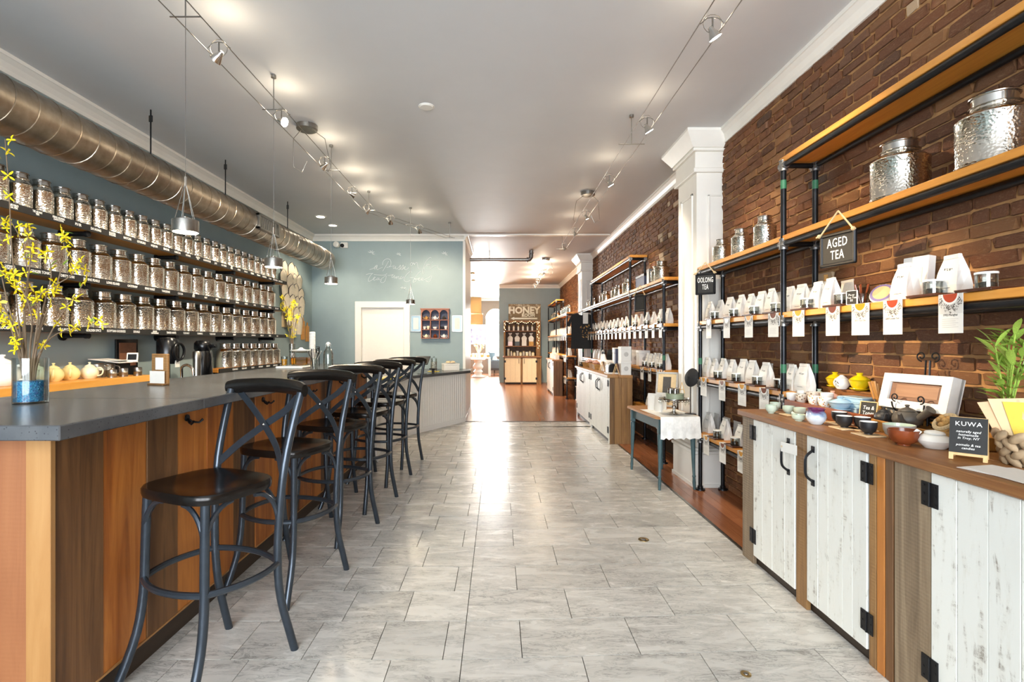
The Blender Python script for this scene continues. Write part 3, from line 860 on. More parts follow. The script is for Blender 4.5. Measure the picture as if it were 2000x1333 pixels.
# ================================================================ bar
bar = thing('bar', 'long bar counter of mixed brown boards under a dark concrete top', 'bar counter', (0,0,0))
FX, ZT = -1.43, 1.08
g = G(); g.box(-2.0, 1.66, 0, FX-.022, 5.6, 1.036); g.obj('body', M['kick'], bar)
for y0, y1 in ((1.42,2.117),(2.117,4.0),(4.0,5.66)):
    g = G(); g.box(-2.1, y0+.0008, 1.037, -1.217, y1-.0008, ZT, .003); g.obj('countertop_slab', M['concrete'], bar)
y = 1.652
wid = [(.205,'d'),(.23,'o'),(.20,'d'),(.23,'o'),(.25,'o'),(.25,'d'),(.22,'o'),(.25,'o'),(.2,'d'),(.25,'o'),(.2,'o'),(.25,'d'),(.24,'o'),(.2,'o'),(.25,'d'),(.2,'o'),(.25,'o'),(.2,'d')]
for i, (wd, k) in enumerate(wid):
    y1 = min(y+wd, 5.6)
    if y1 - y < .02: break
    e = .004 if i % 2 else 0
    g = G(); g.box(FX-.022, y+.001, .105, FX-e, y1-.001, 1.036, .0015)
    g.obj('plank', M['darkboard' if k == 'd' else 'orangeboard'], bar); y = y1
g = G(); g.box(FX-.075, 1.63, 0, FX+.004, 1.651, 1.036, .002); g.obj('corner_post', M['lightpost'], bar)
for a, b in ((-1.505,-1.70),(-1.70,-1.88),(-1.88,-2.0)):
    g = G(); g.box(b+.001, 1.635, .0, a-.001, 1.655, 1.036, .0015); g.obj('end_plank', M['redboard'], bar)
g = G(); g.box(FX-.06, 1.66, 0, FX-.03, 5.6, .104); g.obj('kickboard', M['kick'], bar)
g = G(); g.box(FX-.03, 1.66, .098, FX+.002, 5.6, .106); g.obj('bottom_strip', M['lightpost'], bar)
for y in (2.35, 3.11, 3.86, 4.61, 5.36):
    g = G(); g.cyl((FX, y, .965), (FX+.006, y, .965), .016, n=10)
    for s in (-1, 1):
        g.tube([(FX+.005,y,.96),(FX+.02,y+s*.012,.945),(FX+.04,y+s*.03,.94),(FX+.055,y+s*.036,.955)], [.005,.005,.0045,.006], 6)
    g.obj('hook', M['black'], bar)

reg = thing('register_counter', 'lower white beadboard counter with a dark top angled toward the opening', 'counter', (0,0,0))
path = [(-1.33,5.62),(-1.33,7.12),(-.545,8.52),(-.545,9.05)]
pts = []
for (x0,y0),(x1,y1) in zip(path[:-1], path[1:]):
    L = math.hypot(x1-x0, y1-y0); n = max(1, round(L/.06)); nx, ny = (y1-y0)/L, -(x1-x0)/L
    for k in range(n):
        for t, d in ((0,-.006),(.06,0),(.94,0),(1,-.006)):
            u = (k+t)/n; pts.append((x0+(x1-x0)*u+nx*d, y0+(y1-y0)*u+ny*d))
g = G(); g.prism(pts + [(-2.0,9.05),(-2.0,5.62)], .02, .808); g.obj('beadboard', M['bead'], reg)
g = G(); g.prism([(-1.24,5.665),(-1.24,7.08),(-.60,8.22),(-.46,8.50),(-.46,9.06),(-2.1,9.06),(-2.1,5.665)], .81, .85); g.obj('countertop', M['concrete'], reg)
g = G()
for (x0,y0),(x1,y1) in zip(path[:-1], path[1:]):
    L = math.hypot(x1-x0,y1-y0); nx, ny = (y1-y0)/L, -(x1-x0)/L
    g.add([(x0,y0,0),(x1,y1,0),(x1+nx*.012,y1+ny*.012,0),(x0+nx*.012,y0+ny*.012,0),(x0,y0,.07),(x1,y1,.07),(x1+nx*.012,y1+ny*.012,.07),(x0+nx*.012,y0+ny*.012,.07)],
          [(0,3,2,1),(4,5,6,7),(0,1,5,4),(1,2,6,5),(2,3,7,6),(3,0,4,7)])
g.obj('skirting', M['bead'], reg)

# back counter under the canister shelves
bc = thing('back_counter', 'grey working counter along the blue wall behind the bar', 'counter', (0,0,0))
g = G(); g.box(-3.295, 1.2, 0, -2.95, 4.30, .985); g.box(-3.295, 4.33, 0, -2.62, 9.05, .88); g.obj('cabinet', M['kick'], bc)
g = G(); g.box(-3.298, 4.33, .88, -2.58, 9.06, .92, .004); g.obj('worktop', M['concrete'], bc)
g = G(); g.box(-3.295, 1.2, .985, -2.9, 4.33, 1.04, .004)
tag(g.obj('wooden_ledge', M['orange']), 'orange oak ledge behind the bar holding teapots and steel pots', 'shelf')

# ---------------------------------------------------------------- bar stools
def make_stool():
    t = thing('bar_stool', 'stool', 'bar stool')
    L = M['stool']
    sp = []
    for k in range(28):
        a = 2*pi*k/28; c, s_ = math.cos(a), math.sin(a); e = 2/3.6
        sp.append((.214*(abs(c)**e)*(1 if c > 0 else -1), -.01 + .185*(abs(s_)**e)*(1 if s_ > 0 else -1)))
    g = G()
    n = len(sp)
    rings = [(.93,.720),(.985,.724),(1.0,.735),(1.0,.752),(.975,.760),(.86,.760),(.6,.752),(.3,.748)]
    vs = []
    for k_, z in rings: vs += [(x*k_, (y+.01)*k_-.01, z) for x, y in sp]
    fs = [tuple(range(n))] + [(i*n+j, i*n+(j+1)%n, (i+1)*n+(j+1)%n, (i+1)*n+j) for i in range(len(rings)-1) for j in range(n)] + [tuple(range((len(rings)-1)*n, len(rings)*n))]
    g.add(vs, fs, True); g.obj('seat', M['stoolseat'], t)
    for s in (-1, 1):
        g = G(); g.tube(smooth_line([(s*.165,-.145,.725),(s*.168,-.15,.55),(s*.172,-.155,.35),(s*.18,-.175,.2),(s*.195,-.22,.06),(s*.205,-.245,0)], 3), .0165, 10); g.obj('leg', L, t)
        g = G(); g.tube(smooth_line([(s*.213,.262,1.095),(s*.207,.225,.97),(s*.2,.185,.8),(s*.193,.165,.6),(s*.188,.16,.42),(s*.188,.175,.25),(s*.196,.215,.09),(s*.2,.24,0)], 3), .0165, 10); g.obj('leg', L, t)
    g = G()   # bowed top rail, deep and rounded
    N = 14; vs = []; K = 10
    for i in range(N+1):
        u = -1 + 2*i/N; x = .235*u; y = .315 - .052*u*u
        hw = .034*(1 if abs(u) < .9 else .8); th = .019
        for k in range(K):
            a = 2*pi*k/K; vs.append((x, y + th*math.cos(a), 1.105 + .012*(1-u*u) + hw*math.sin(a)))
    fs = [(i*K+k, i*K+(k+1)%K, (i+1)*K+(k+1)%K, (i+1)*K+k) for i in range(N) for k in range(K)] + [tuple(range(K)), tuple(range(N*K, N*K+K))]
    g.add(vs, fs, True); g.obj('top_rail', M['stoolseat'], t)
    for s in (-1, 1):   # crossed flat straps
        P = smooth_line([(-s*.19,.178,.775),(-s*.11,.225,.86),(0,.262+.004*s,.945),(s*.10,.285,1.01),(s*.185,.285,1.085)], 4)
        g = G(); vs = []
        for (x,y,z) in P:
            vs += [(x+s*.011, y-.003, z-.011),(x-s*.011, y-.003, z+.011),(x-s*.011, y+.003, z+.011),(x+s*.011, y+.003, z-.011)]
        m = len(P)
        g.add(vs, [(i*4+k, i*4+(k+1)%4, i*4+4+(k+1)%4, i*4+4+k) for i in range(m-1) for k in range(4)] + [(0,1,2,3),(m*4-4,m*4-3,m*4-2,m*4-1)]); g.obj('cross_strap', L, t)
    g = G(); g.ball((0,.256,.945), .007, 8, 6); g.obj('rivet', M['steel'], t)
    c = [(-.172,-.155),(.172,-.155),(.188,.162),(-.188,.162)]
    for i in range(4):   # bowed foot ring
        a, b = c[i], c[(i+1)%4]; mxx, my = (a[0]+b[0])/2, (a[1]+b[1])/2; L_ = math.hypot(mxx,my); o = .045
        P = [(a[0]+(b[0]-a[0])*u + mxx/L_*o*(1-(2*u-1)**2), a[1]+(b[1]-a[1])*u + my/L_*o*(1-(2*u-1)**2), .40) for u in [k/10 for k in range(11)]]
        g = G(); g.tube(P, .0125, 8); g.obj('foot_rail', L, t)
    for (x, y) in c:     # arched corner braces
        for ax in (0, 1):
            d = [-(1 if x > 0 else -1), 0] if ax == 0 else [0, -(1 if y > 0 else -1)]
            P = [(x + d[0]*.115*(1-math.cos(q_)), y + d[1]*.115*(1-math.cos(q_)), .56 + .152*math.sin(q_)) for q_ in [pi/2*k/7 for k in range(8)]]
            g = G(); g.tube(P, .0095, 7); g.obj('brace', L, t)
    return t
M['stoolseat'] = plain('dark_bronze_seat', '#24211f', .2, .6, vary=.25, scale=60)
stp = Proto(make_stool())
for i, (x, y, a) in enumerate(((-1.15,2.05,-24),(-1.145,2.80,-20),(-1.14,3.55,-19),(-1.13,4.19,-19),(-1.13,4.91,-18),(-1.115,5.57,-18))):
    lab = ['dark metal cross-back bar stool closest to the camera, at the near end of the bar', 'dark metal cross-back bar stool, second along the bar from the near end', 'dark metal cross-back bar stool, third along the bar from the near end',
           'dark metal cross-back bar stool, fourth along the bar from the near end', 'dark metal cross-back bar stool, fifth along the bar from the near end', 'dark metal cross-back bar stool at the far end, beside the white counter'][i]
    stp.place((x, y, 0), R(a), lab, 'bar stools along the counter')

# ---------------------------------------------------------------- canisters
def make_tin(name, r, h, lab, cat='canister', k=.62):
    t = thing(name, lab, cat)
    b = [(0,0),(r*.97,0),(r,.004),(r,.01),(r*.985,.014),(r*.985,h*.655),(r,h*.665),(r,h*.68),(r*.97,h*.695),(r*(k+.05),h*.79),(r*k,h*.80),(r*k,h*.83),(0,h*.83)]
    g = G(); g.lathe(b, 26); g.obj('body', M['tin'], t)
    l = [(0,h*.832),(r*(k+.03),h*.832),(r*(k+.07),h*.84),(r*(k+.03),h*.85),(r*(k-.03),h*.86),(r*(k-.03),h*.965),(r*(k+.03),h*.972),(r*(k+.04),h*.985),(r*(k+.02),h*.998),(r*(k-.06),h),(r*.2,h*.99),(0,h*.99)]
    g = G(); g.lathe(l, 26); g.obj('lid', M['steel'], t)
    return t
ZS = {1:2.19, 2:1.80, 3:1.42, 4:1.017}
XSF = -3.075
NM = {1: ['SILVER NEEDLE','BAI MU DAN','WHITE PEONY','SILVER LEAF K1','BAI HAO\nDA PIN','TIE GUAN\nYIN','FENG HUANG\nDANCONG','PU ER','DA HONG','ROASTED\nOOLONG','MATCHA','GYOKURO','HOJICHA','SENCHA','KUKICHA','GENMAI','DRAGON\nWELL','GUNPOWDER','JADE','MAO FENG','PI LO\nCHUN','ASSAM','CEYLON','KEEMUN','YUNNAN','DARJEELING','NILGIRI'],
      2: ['EARL GREY','BREAKFAST','LAPSANG\nTOM POM','GINGER TONIC','DIRTY CHAI','JASMINE PEARLS','LONG ISLAND','OATSTRAW','BERRY BURST','TANGERINE','COCOA','SPICE\nROAD','MINT','ROSE','PEACH','LEMON','CHERRY','APPLE','MANGO','VANILLA'],
      3: ['HONEY BUSH','ROOIBOS','CALM','ORGANIC MAGIC','GOLDEN SPICE','EGYPTIAN GODDESS','EXHALE','GINGER\nLEMONGRASS','TINKER MINTS','TOP MINT','TURMERIC','TULSI ROSE','NETTLE','BERRY','ELDER','LAVENDER','HIBISCUS','PEPPER','SAGE'],
      4: ['CHAMOMILE','YERBA MATE','CACAO','PEPPERMINT','SPEARMINT','LEMON BALM','RASPBERRY']}
small = Proto(make_tin('tea_canister', .066, .25, 'tin', k=.74))
large = Proto(make_tin('tea_canister', .093, .285, 'tin'))
RN = {1:'top', 2:'second', 3:'third', 4:'short bottom'}
for rw in (1,2,3,4):
    y0, y1 = (2.45, 7.43) if rw < 4 else (5.62, 7.43)
    z = ZS[rw]
    sh = thing('canister_shelf', '%s wall shelf behind the bar, wood with a black name strip under steel canisters' % RN[rw], 'shelf', (0,0,z), group='canister shelves')
    g = G(); g.box(-3.298, y0, -.036, XSF, y1, 0, .002); g.obj('board', M['shelf'], sh)
    g = G(); g.box(XSF, y0+.01, -.040, XSF+.008, y1-.01, .006); g.obj('name_strip', M['chalk'], sh)
    nb = 5 if rw < 4 else 2
    for k in range(nb):
        yb = y0 + .35 + k*(y1-y0-.7)/(nb-1)
        b = G(); b.cyl((-3.299,yb,-.056),(-3.285,yb,-.056), .038, n=14); b.cyl((-3.29,yb,-.056),(XSF-.03,yb,-.056), .0185, n=10); b.cyl((XSF-.045,yb,-.056),(XSF-.02,yb,-.056), .024, n=10)
        b.obj('pipe_bracket', M['pipe'], sh)
    if rw == 1: ys = [2.58 + .1655*k for k in range(29)]
    elif rw == 4: ys = [5.97 + .215*k for k in range(7)]
    else: ys = [(2.785 if rw == 2 else 2.96) + (.2155 if rw == 2 else .2305)*k for k in range(21 if rw == 2 else 19)]
    for k, yy in enumerate(ys):
        (small if rw == 1 else large).place((-3.185, yy, z+.0005), rnd.uniform(0,6), 'hammered steel tea canister on the %s shelf behind the bar, %s from its near end' % (RN[rw].replace('short bottom','lowest'), ordn(k)), 'tea canisters on the %s shelf' % RN[rw], (1.0 if rw != 3 else 1.05))
        nm = NM[rw][k % len(NM[rw])]
        text(nm, .019 if '\n' in nm else .026, sh, (XSF+.009, yy, -.017), FACE_L, M['chalktext'], sx=.82, off=.0006, lead=.8)

# ---------------------------------------------------------------- duct
dx, dz, dr_ = -2.85, 2.672, .163
dt = thing('air_duct', 'round spiral galvanised air duct hanging along the blue wall', 'duct', (dx, 0, dz))
g = G(); n = 40
P = [(0,-2.5,0),(0,8.42,0)]
g.tube(P, dr_, n, caps=True)
g.lathe([(dr_,0),(dr_*.97,.05),(dr_*.86,.10),(dr_*.6,.135),(0,.15)], n, (0,0,0), Matrix.Translation((0,8.42,0)) @ Matrix.Rotation(R(-90),4,'X'))
g.obj('duct', M['duct'], dt)
hp = []
turns = (8.3+2.4)/.15; N = int(turns*26)
for i in range(N+1):
    a = 2*pi*i/26; hp.append(((dr_+.0015)*math.cos(a), -2.4 + 10.7*i/N, (dr_+.0015)*math.sin(a)))
g = G(); g.tube(hp, .0035, 4); g.obj('spiral_seam', M['duct'], dt)
for y in (2.0, 4.2, 5.35, 6.93):
    g = G(); g.cyl((0.0,y,dr_-.005),(0.0,y,H-dz-.001), .006, n=6); g.tube([(-.012,y,H-dz-.10),(-.012,y,H-dz-.05),(.012,y,H-dz-.05),(.012,y,H-dz-.10)], .004, 5, closed=True)
    g.obj('hanger_rod', M['pipe'], dt)
for (ya, yb, dark) in ((2.34, 2.72, True), (5.72, 6.25, False)):
    # supply register on the room side of the duct
    a = R(-2)
    m = Matrix.Translation((0,(ya+yb)/2,0)) @ Matrix.Rotation(a, 4, 'Y')
    L = (yb-ya)/2
    f = G()
    for bx in ((dr_-.03,-L,-.085,dr_+.022,L,-.065),(dr_-.03,-L,.065,dr_+.022,L,.085),(dr_-.03,-L,-.085,dr_+.022,-L+.035,.085),(dr_-.03,L-.035,-.085,dr_+.022,L,.085)): f.box(*bx, M=m)
    fo = f.obj('vent_register', M['trim' if dark else 'brushed'], dt)
    b = G(); b.box(dr_-.03,-L+.03,-.066,dr_+.004,L-.03,.066, M=m); b.obj('backing', M['navy' if dark else 'brushed'], fo)
    k = 0
    yy = -L+.06
    while yy < L-.05:
        s = G(); s.box(dr_+.002, yy, -.066, dr_+.016, yy+.006, .066, M=m); s.obj('slat', M['trim' if dark else 'brushed'], fo); yy += .05

# ---------------------------------------------------------------- pendants
def make_pendant():
    t = thing('pendant_lamp', 'pendant', 'pendant lamp')
    g = G(); g.lathe([(.0,.022),(.034,.022),(.036,.018),(.036,-.045),(.0,-.045)], 24); g.cyl((0,0,.022),(0,0,.03), .012, n=10); g.obj('core', M['steel'], t)
    g = G(); g.lathe([(.0365,.012),(.0605,.012),(.0615,.008),(.0615,-.048),(.058,-.05),(.0575,.006),(.0365,.008)], 30); g.obj('shade', M['brushed'], t)
    g = G(); g.cyl((0,0,.185),(0,0,.235), .007, n=8); g.obj('grip', M['steel'], t)
    g = G()
    for k in range(5): g.cyl((.046*math.cos(2*pi*k/5), .046*math.sin(2*pi*k/5), .018), (.004*math.cos(2*pi*k/5), .004*math.sin(2*pi*k/5), .195), .0018, n=5)
    g.obj('spider', M['steel'], t)
    g = G(); g.lathe([(0,-.049),(.057,-.049)], 24); g.obj('diffuser', M['lampglow'], t, fix=False)
    g = G(); g.cyl((0,0,.22),(0,0,ZC-1.93), .0016, n=5); g.obj('wire', M['brushed'], t)
    return t
pn = Proto(make_pendant())
PL = ['nearest to the camera above the bar', 'second along the bar', 'by the dark back corner', 'in front of the scripted wall']
for i, (x, y, z) in enumerate(((-1.60,2.62,1.925),(-1.605,3.66,1.90),(-1.615,4.95,1.93),(-1.24,7.24,1.905))):
    pn.place((x,y,z), 0, 'small brushed steel pendant lamp on a thin wire, ' + PL[i], 'pendants over the bar')
    l = bpy.data.lights.new('pendant_light', 'SPOT'); l.energy = 22; l.spot_size = R(150); l.spot_blend = .5; l.color = (1,.84,.6); l.shadow_soft_size = .05
    o = bpy.data.objects.new('pendant_light', l); col.objects.link(o); o.location = (x,y,z-.07)

# ---------------------------------------------------------------- vase of yellow blossom
def blossom_mesh(n=4):
    g = G()
    for k in range(n):
        a = 2*pi*k/n; c, s = math.cos(a), math.sin(a)
        p = [(.0015,0,0),(.009,.0032,.004),(.017,.0022,.003),(.0205,0,.001),(.017,-.0022,.003),(.009,-.0032,.004)]
        q_ = [(x*c-y_*s, x*s+y_*c, z) for x,y_,z in p]
        g.add(q_ + [(x,y_,z-.0008) for x,y_,z in q_], [(0,1,2,3,4,5),(11,10,9,8,7,6)] + [(i,(i+1)%6,6+(i+1)%6,6+i) for i in range(6)])
    g.ball((0,0,.002), .003, 6, 4)
    return g.mesh('blossom', M['petal'])
BM = blossom_mesh()
def leaf_mesh(mat, w=.2):
    g = G(); n = 6; vs = []
    for i in range(n+1):
        u = i/n; ww = w*math.sin(pi*min(1,u*.96+.04))**.8*.5; z = .12*math.sin(pi*u*.8) - .05*u
        vs += [(u, -ww, z+.02*ww), (u, 0, z-.03*math.sin(pi*u)), (u, ww, z+.02*ww)]
    g.add(vs, [(i*3+k, i*3+k+1, i*3+4+k, i*3+3+k) for i in range(n) for k in (0,1)], True)
    return g.mesh('leaf', mat, fix=False)
LM = leaf_mesh(M['leaf'])
vt = thing('flower_vase', 'glass cylinder vase of blue gravel and yellow blossom twigs on the bar', 'vase', (mx(60,1.95), 1.95, ZT))
g = G(); g.lathe([(.0,.0),(.053,0),(.054,.004),(.054,.172),(.051,.172),(.051,.008),(0,.008)], 32); g.obj('glass', M['jarglass'], vt)
g = G(); g.lathe([(0,.009),(.0505,.009),(.0505,.085),(.03,.088),(0,.087)], 32); g.obj('blue_gravel', M['gravel'], vt)
BR = [[(47,745),(45,700),(38,640),(30,560),(22,470),(18,380),(10,272)],[(52,745),(50,700),(45,630),(55,560),(45,480),(20,430)],[(55,745),(52,700),(48,600),(60,500),(50,450)],
      [(64,745),(68,700),(80,640),(95,600),(110,560),(125,500),(122,455)],[(58,745),(70,705),(90,670),(105,640),(130,600),(168,548)],[(66,745),(75,700),(100,660),(140,642),(188,630)],
      [(50,745),(38,700),(30,670),(20,640),(2,628)],[(60,745),(64,700),(75,620),(80,575),(130,545),(168,512)],[(56,745),(42,700),(30,650),(8,600),(-25,550)],[(62,745),(66,700),(85,600),(100,540),(92,488)],
      [(60,745),(58,690),(62,620),(40,560),(0,530)],[(54,745),(48,690),(20,610),(10,570),(-10,480)]]
q = random.Random(4)
for bi, b in enumerate(BR):
    dY = q.uniform(-.14, .16)
    P = []
    for i, (px, py) in enumerate(b):
        Y = 1.95 + (dY*i/(len(b)-1) if i > 1 else q.uniform(-.015,.015))
        P.append((mx(px,Y)-vt.location[0], Y-1.95, mz(py,1.95 if i < 2 else Y)-ZT if i else .06))
    P = smooth_line(P, 3)
    g = G(); g.tube(P, [.0042*(1-.65*i/(len(P)-1)) for i in range(len(P))], 6); bo = g.obj('twig', M['stem'], vt)
    m = len(P)
    nf = 11 if bi in (0,3,7,5,1,2) else 7
    for k in range(nf):
        i = q.randrange(int(m*.42), m); a = Vector(P[i]); o_ = Vector((q.uniform(-1,1),q.uniform(-1,1),q.uniform(-1,1)))*.016
        if k < 3: a = Vector(P[-1-q.randrange(0,3)])
        f = put('blossom', BM, bo, a+o_, (q.uniform(.6,2.2), q.uniform(-.6,.6), q.uniform(-1.6,1.6)), (1.15,)*3)
    for k in range(2):
        a = Vector(P[q.randrange(int(m*.6), m)])
        put('leaf', LM, bo, a, (q.uniform(-.6,.6), q.uniform(-1,.2), q.uniform(0,6.3)), (.035,)*3)

# ---------------------------------------------------------------- teapots, cups, bowls (makers shared by the whole shop)
def make_teapot(name, lab, mat, r=.055, h=.085, cat='teapot', loc=(0,0,0), rz=0, group=None, knob=True, spout_up=.75, strap=None):
    t = thing(name, lab, cat, loc, rz, group)
    g = G(); g.lathe([(0,0),(r*.62,0),(r*.66,.003),(r*.92,h*.22),(r,h*.42),(r*.97,h*.6),(r*.80,h*.82),(r*.55,h*.93),(r*.5,h*.95),(0,h*.95)], 22); g.obj('body', mat, t)
    g = G(); g.lathe([(0,h*.95),(r*.58,h*.95),(r*.56,h*.98),(r*.35,h*1.08),(r*.14,h*1.14),(r*.10,h*1.18),(r*.17,h*1.25),(r*.15,h*1.3),(0,h*1.32)], 18); g.obj('lid', mat, t)
    g = G(); g.tube(smooth_line([(-r*.85,0,h*.35),(-r*1.25,0,h*.45),(-r*1.5,0,h*spout_up),(-r*1.72,0,h*(spout_up+.15))], 3), [r*.25 - r*.13*i/9 for i in range(10)], 10); g.obj('spout', mat, t)
    g = G(); g.tube(smooth_line([(r*.8,0,h*.82),(r*1.25,0,h*.86),(r*1.55,0,h*.62),(r*1.4,0,h*.32),(r*.93,0,h*.22)], 3), r*.09, 8); g.obj('handle', mat, t)
    return t
def make_cup(name, lab, mat, r=.03, h=.045, cat='cup', loc=(0,0,0), inner=None, group=None, foot=.55, belly=.0, flare=.0, rz=0, tea=None):
    t = thing(name, lab, cat, loc, rz, group)
    p = [(0,.003),(r*foot*.8,.003),(r*foot*.85,0),(r*foot,0),(r*foot,.004),(r*(.82+belly*.5),h*.28),(r*(.96+belly),h*.6),(r*(1+flare),h*.985),(r*(1+flare),h),(r*(.95+flare),h)]
    i_ = [(r*(.95+flare),h),(r*(.91+belly),h*.6),(r*(.76+belly*.5),h*.3),(r*.4,h*.12),(0,h*.1)]
    if inner is None:
        g = G(); g.lathe(p + i_[1:], 24); g.obj('body', mat, t)
    else:
        g = G(); g.lathe(p, 24); g.obj('body', mat, t)
        g = G(); g.lathe(i_, 24); g.obj('inside', inner, t)
    if tea:
        g = G(); g.lathe([(0,h*.8),(r*(.9+belly*.5),h*.8)], 24); g.obj('tea', tea, t, fix=False)
    return t
LZ = 1.0405
make_teapot('teapot', 'large white teapot at the near end of the orange ledge', M['porc'], .098, .15, loc=(-3.1,3.2,LZ), rz=R(15))
make_teapot('teapot', 'pale green teapot on the orange ledge, seen behind the blue vase', M['celadon'], .06, .10, loc=(-3.1,3.45,LZ), rz=R(-40))
make_teapot('teapot', 'pale yellow teapot on the orange ledge, nearer of the two', M['paleyellow'], .06, .098, loc=(-3.1,3.57,LZ), rz=R(-50))
make_teapot('teapot', 'pale yellow teapot on the orange ledge, farther of the two', M['paleyellow'], .06, .098, loc=(-3.11,3.72,LZ), rz=R(-50))
make_teapot('teapot', 'small cream teapot on the orange ledge beside the steel pots', M['cream'], .058, .095, loc=(-3.08,3.86,LZ), rz=R(10))
def steel_pot(x, y, r, h, lab, handle=True):
    t = thing('steel_pitcher', lab, 'pitcher', (x,y,LZ), R(15), 'steel pots on the ledge')
    g = G(); g.lathe([(0,0),(r,0),(r,h*.5),(r*1.015,h*.51),(r,h*.52),(r,h),(r*.95,h),(r*.95,h*.96),(0,h*.96)], 22); g.obj('body', M['brushed'], t)
    g = G(); g.lathe([(0,h*.965),(r*.94,h*.965),(r*.8,h*1.03),(r*.2,h*1.06),(0,h*1.06)], 18); g.obj('lid', M['steel'], t)
    if handle:
        g = G(); g.tube(smooth_line([(r*.95,0,h*.85),(r*1.6,0,h*.8),(r*1.75,0,h*.5),(r*1.5,0,h*.22),(r*.97,0,h*.2)],3), .005, 8); g.obj('handle', M['steel'], t)
steel_pot(-3.12, 3.99, .05, .105, 'steel infuser pot with a loop handle, first past the cream teapot')
steel_pot(-3.14, 4.12, .048, .10, 'steel infuser pot with a loop handle, second past the cream teapot')
steel_pot(-3.0, 3.98, .03, .06, 'small steel cup on the orange ledge front edge', False)
steel_pot(-3.0, 4.10, .03, .065, 'small steel cup standing before the paper stack', False)
steel_pot(-2.97, 4.22, .03, .065, 'small steel cup at the far end of the orange ledge', False)
# till at the end of the ledge
t = thing('receipt_printer', 'black till box at the far end of the orange ledge under papers', 'printer', (-3.16,4.23,LZ))
g = G(); g.box(-.11,-.075,0,.06,.09,.10,.006); g.obj('case', M['plasticblack'], t); g = G(); g.box(-.09,-.05,.10,.04,.05,.106); g.obj('paper_slot', M['brushed'], t)
t = thing('paper_tray', 'shallow white paper tray with curled sheets on the black till box', 'tray', (-3.14,4.2,LZ+.107))
g = G(); g.add([(-.13,-.12,.03),(.12,-.12,.0),(.12,.1,.0),(-.13,.1,.03),(-.13,-.12,.034),(.12,-.12,.004),(.12,.1,.004),(-.13,.1,.034)],[(0,3,2,1),(4,5,6,7),(0,1,5,4),(1,2,6,5),(2,3,7,6),(3,0,4,7)]); g.obj('tray', M['white'], t)
g = G(); g.box(-.02,-.10,.018,.1,.06,.022); g.obj('sheet', M['white'], t)
t = thing('card_terminal', 'small white-framed card terminal leaning on the paper tray', 'card reader', (-3.03,4.24,LZ+.14), 0, None, (R(70),0,R(25)))
g = G(); g.box(-.04,-.03,-.006,.04,.05,.006,.006); g.obj('case', M['trim'], t); g = G(); g.box(-.03,-.015,.006,.03,.035,.0075); g.obj('screen', M['plasticblack'], t)
t = thing('framed_screen', 'black-framed brown picture standing behind the till', 'picture frame', (-3.22,4.45,.92), R(0))
g = G(); g.box(-.02,-.13,.0,.0,.13,.42,.004); g.obj('frame', M['plasticblack'], t); g = G(); g.box(0,-.10,.19,.004,.10,.39); g.obj('picture', M['boxwood'], t)
# menu stand on the bar
t = thing('menu_stand', 'wooden menu stand with two white cards on the rear edge of the bar', 'menu stand', (-1.83,2.77,ZT), R(-18))
g = G(); g.box(-.056,-.004,.0,.056,.012,.17,.002); g.box(-.056,-.03,0,.056,.012,.012,.002); g.obj('board', M['barnbrown'], t)
for (a,b,c,d) in ((-.024,.085,.03,.15),): 
    g = G(); g.box(a,-.007,b,c,-.0045,d); g.obj('card', M['white'], t)
g = G(); g.box(-.046,-.022,.0125,.056,-.018,.078); g.obj('card', M['white'], t)
# airpots, faucet, steel bin
def airpot(y, lab, x=-2.95):
    t = thing('airpot', lab, 'airpot', (x,y,.9205))
    g = G(); g.lathe([(0,0),(.08,0),(.083,.01),(.083,.29),(.075,.31),(0,.31)], 24); g.obj('body', M['plasticblack'], t)
    g = G(); g.lathe([(0,.31),(.07,.31),(.082,.33),(.08,.385),(.06,.41),(0,.415)], 24); g.box(.04,-.025,.34,.13,.025,.375,.008); g.obj('pump_lid', M['plasticblack'], t)
    g = G(); g.tube(smooth_line([(.07,-.05,.36),(.12,-.09,.30),(.13,-.1,.2),(.085,-.05,.12)],3), .009, 8); g.obj('handle', M['plasticblack'], t)
    g = G(); g.box(.081,-.02,.02,.086,.02,.05); g.obj('tag', M['white'], t)
airpot(5.12, 'tall black airpot dispenser standing beside the short canister shelf')
t = thing('coffee_grinder', 'black coffee grinder with a loop arm under the third canister shelf', 'grinder', (-2.98,4.62,.9205))
g = G(); g.box(-.09,-.08,0,.08,.08,.06,.01); g.box(-.08,-.06,.06,-.01,.06,.2,.01); g.obj('base', M['plasticblack'], t)
g = G(); g.lathe([(0,.2),(.085,.2),(.09,.22),(.09,.40),(.07,.43),(0,.44)], 22); g.obj('hopper', M['plasticblack'], t)
g = G(); g.torus((.10,.0,.31),.075,.012,20,8,'x'); g.obj('loop_arm', M['pipe'], t)
g = G(); g.box(.082,-.03,.17,.088,.03,.23); g.obj('label_card', M['white'], t)
t = thing('steel_canister', 'plain tall steel cylinder between the black grinder and the airpot', 'canister', (-2.86,4.86,.9205))
g = G(); g.lathe([(0,0),(.035,0),(.035,.24),(0,.24)], 20); g.obj('body', M['brushed'], t); g = G(); g.lathe([(0,.24),(.037,.24),(.037,.30),(.03,.31),(0,.31)], 20); g.obj('lid', M['brushed'], t)
t = thing('faucet', 'chrome gooseneck faucet behind the menu stand', 'faucet', (-2.72,4.40,.9205))
g = G(); g.tube(smooth_line([(0,0,0),(0,0,.12),(.01,-.01,.18),(.06,-.02,.20),(.11,-.03,.17),(.12,-.03,.11)],4), .011, 10); g.obj('spout', M['steel'], t)
g = G(); g.lathe([(0,0),(.028,0),(.026,.012),(.014,.03),(0,.03)], 18); g.cyl((0,.0,.05),(.0,.06,.075), .006, n=8); g.obj('base_valve', M['steel'], t)

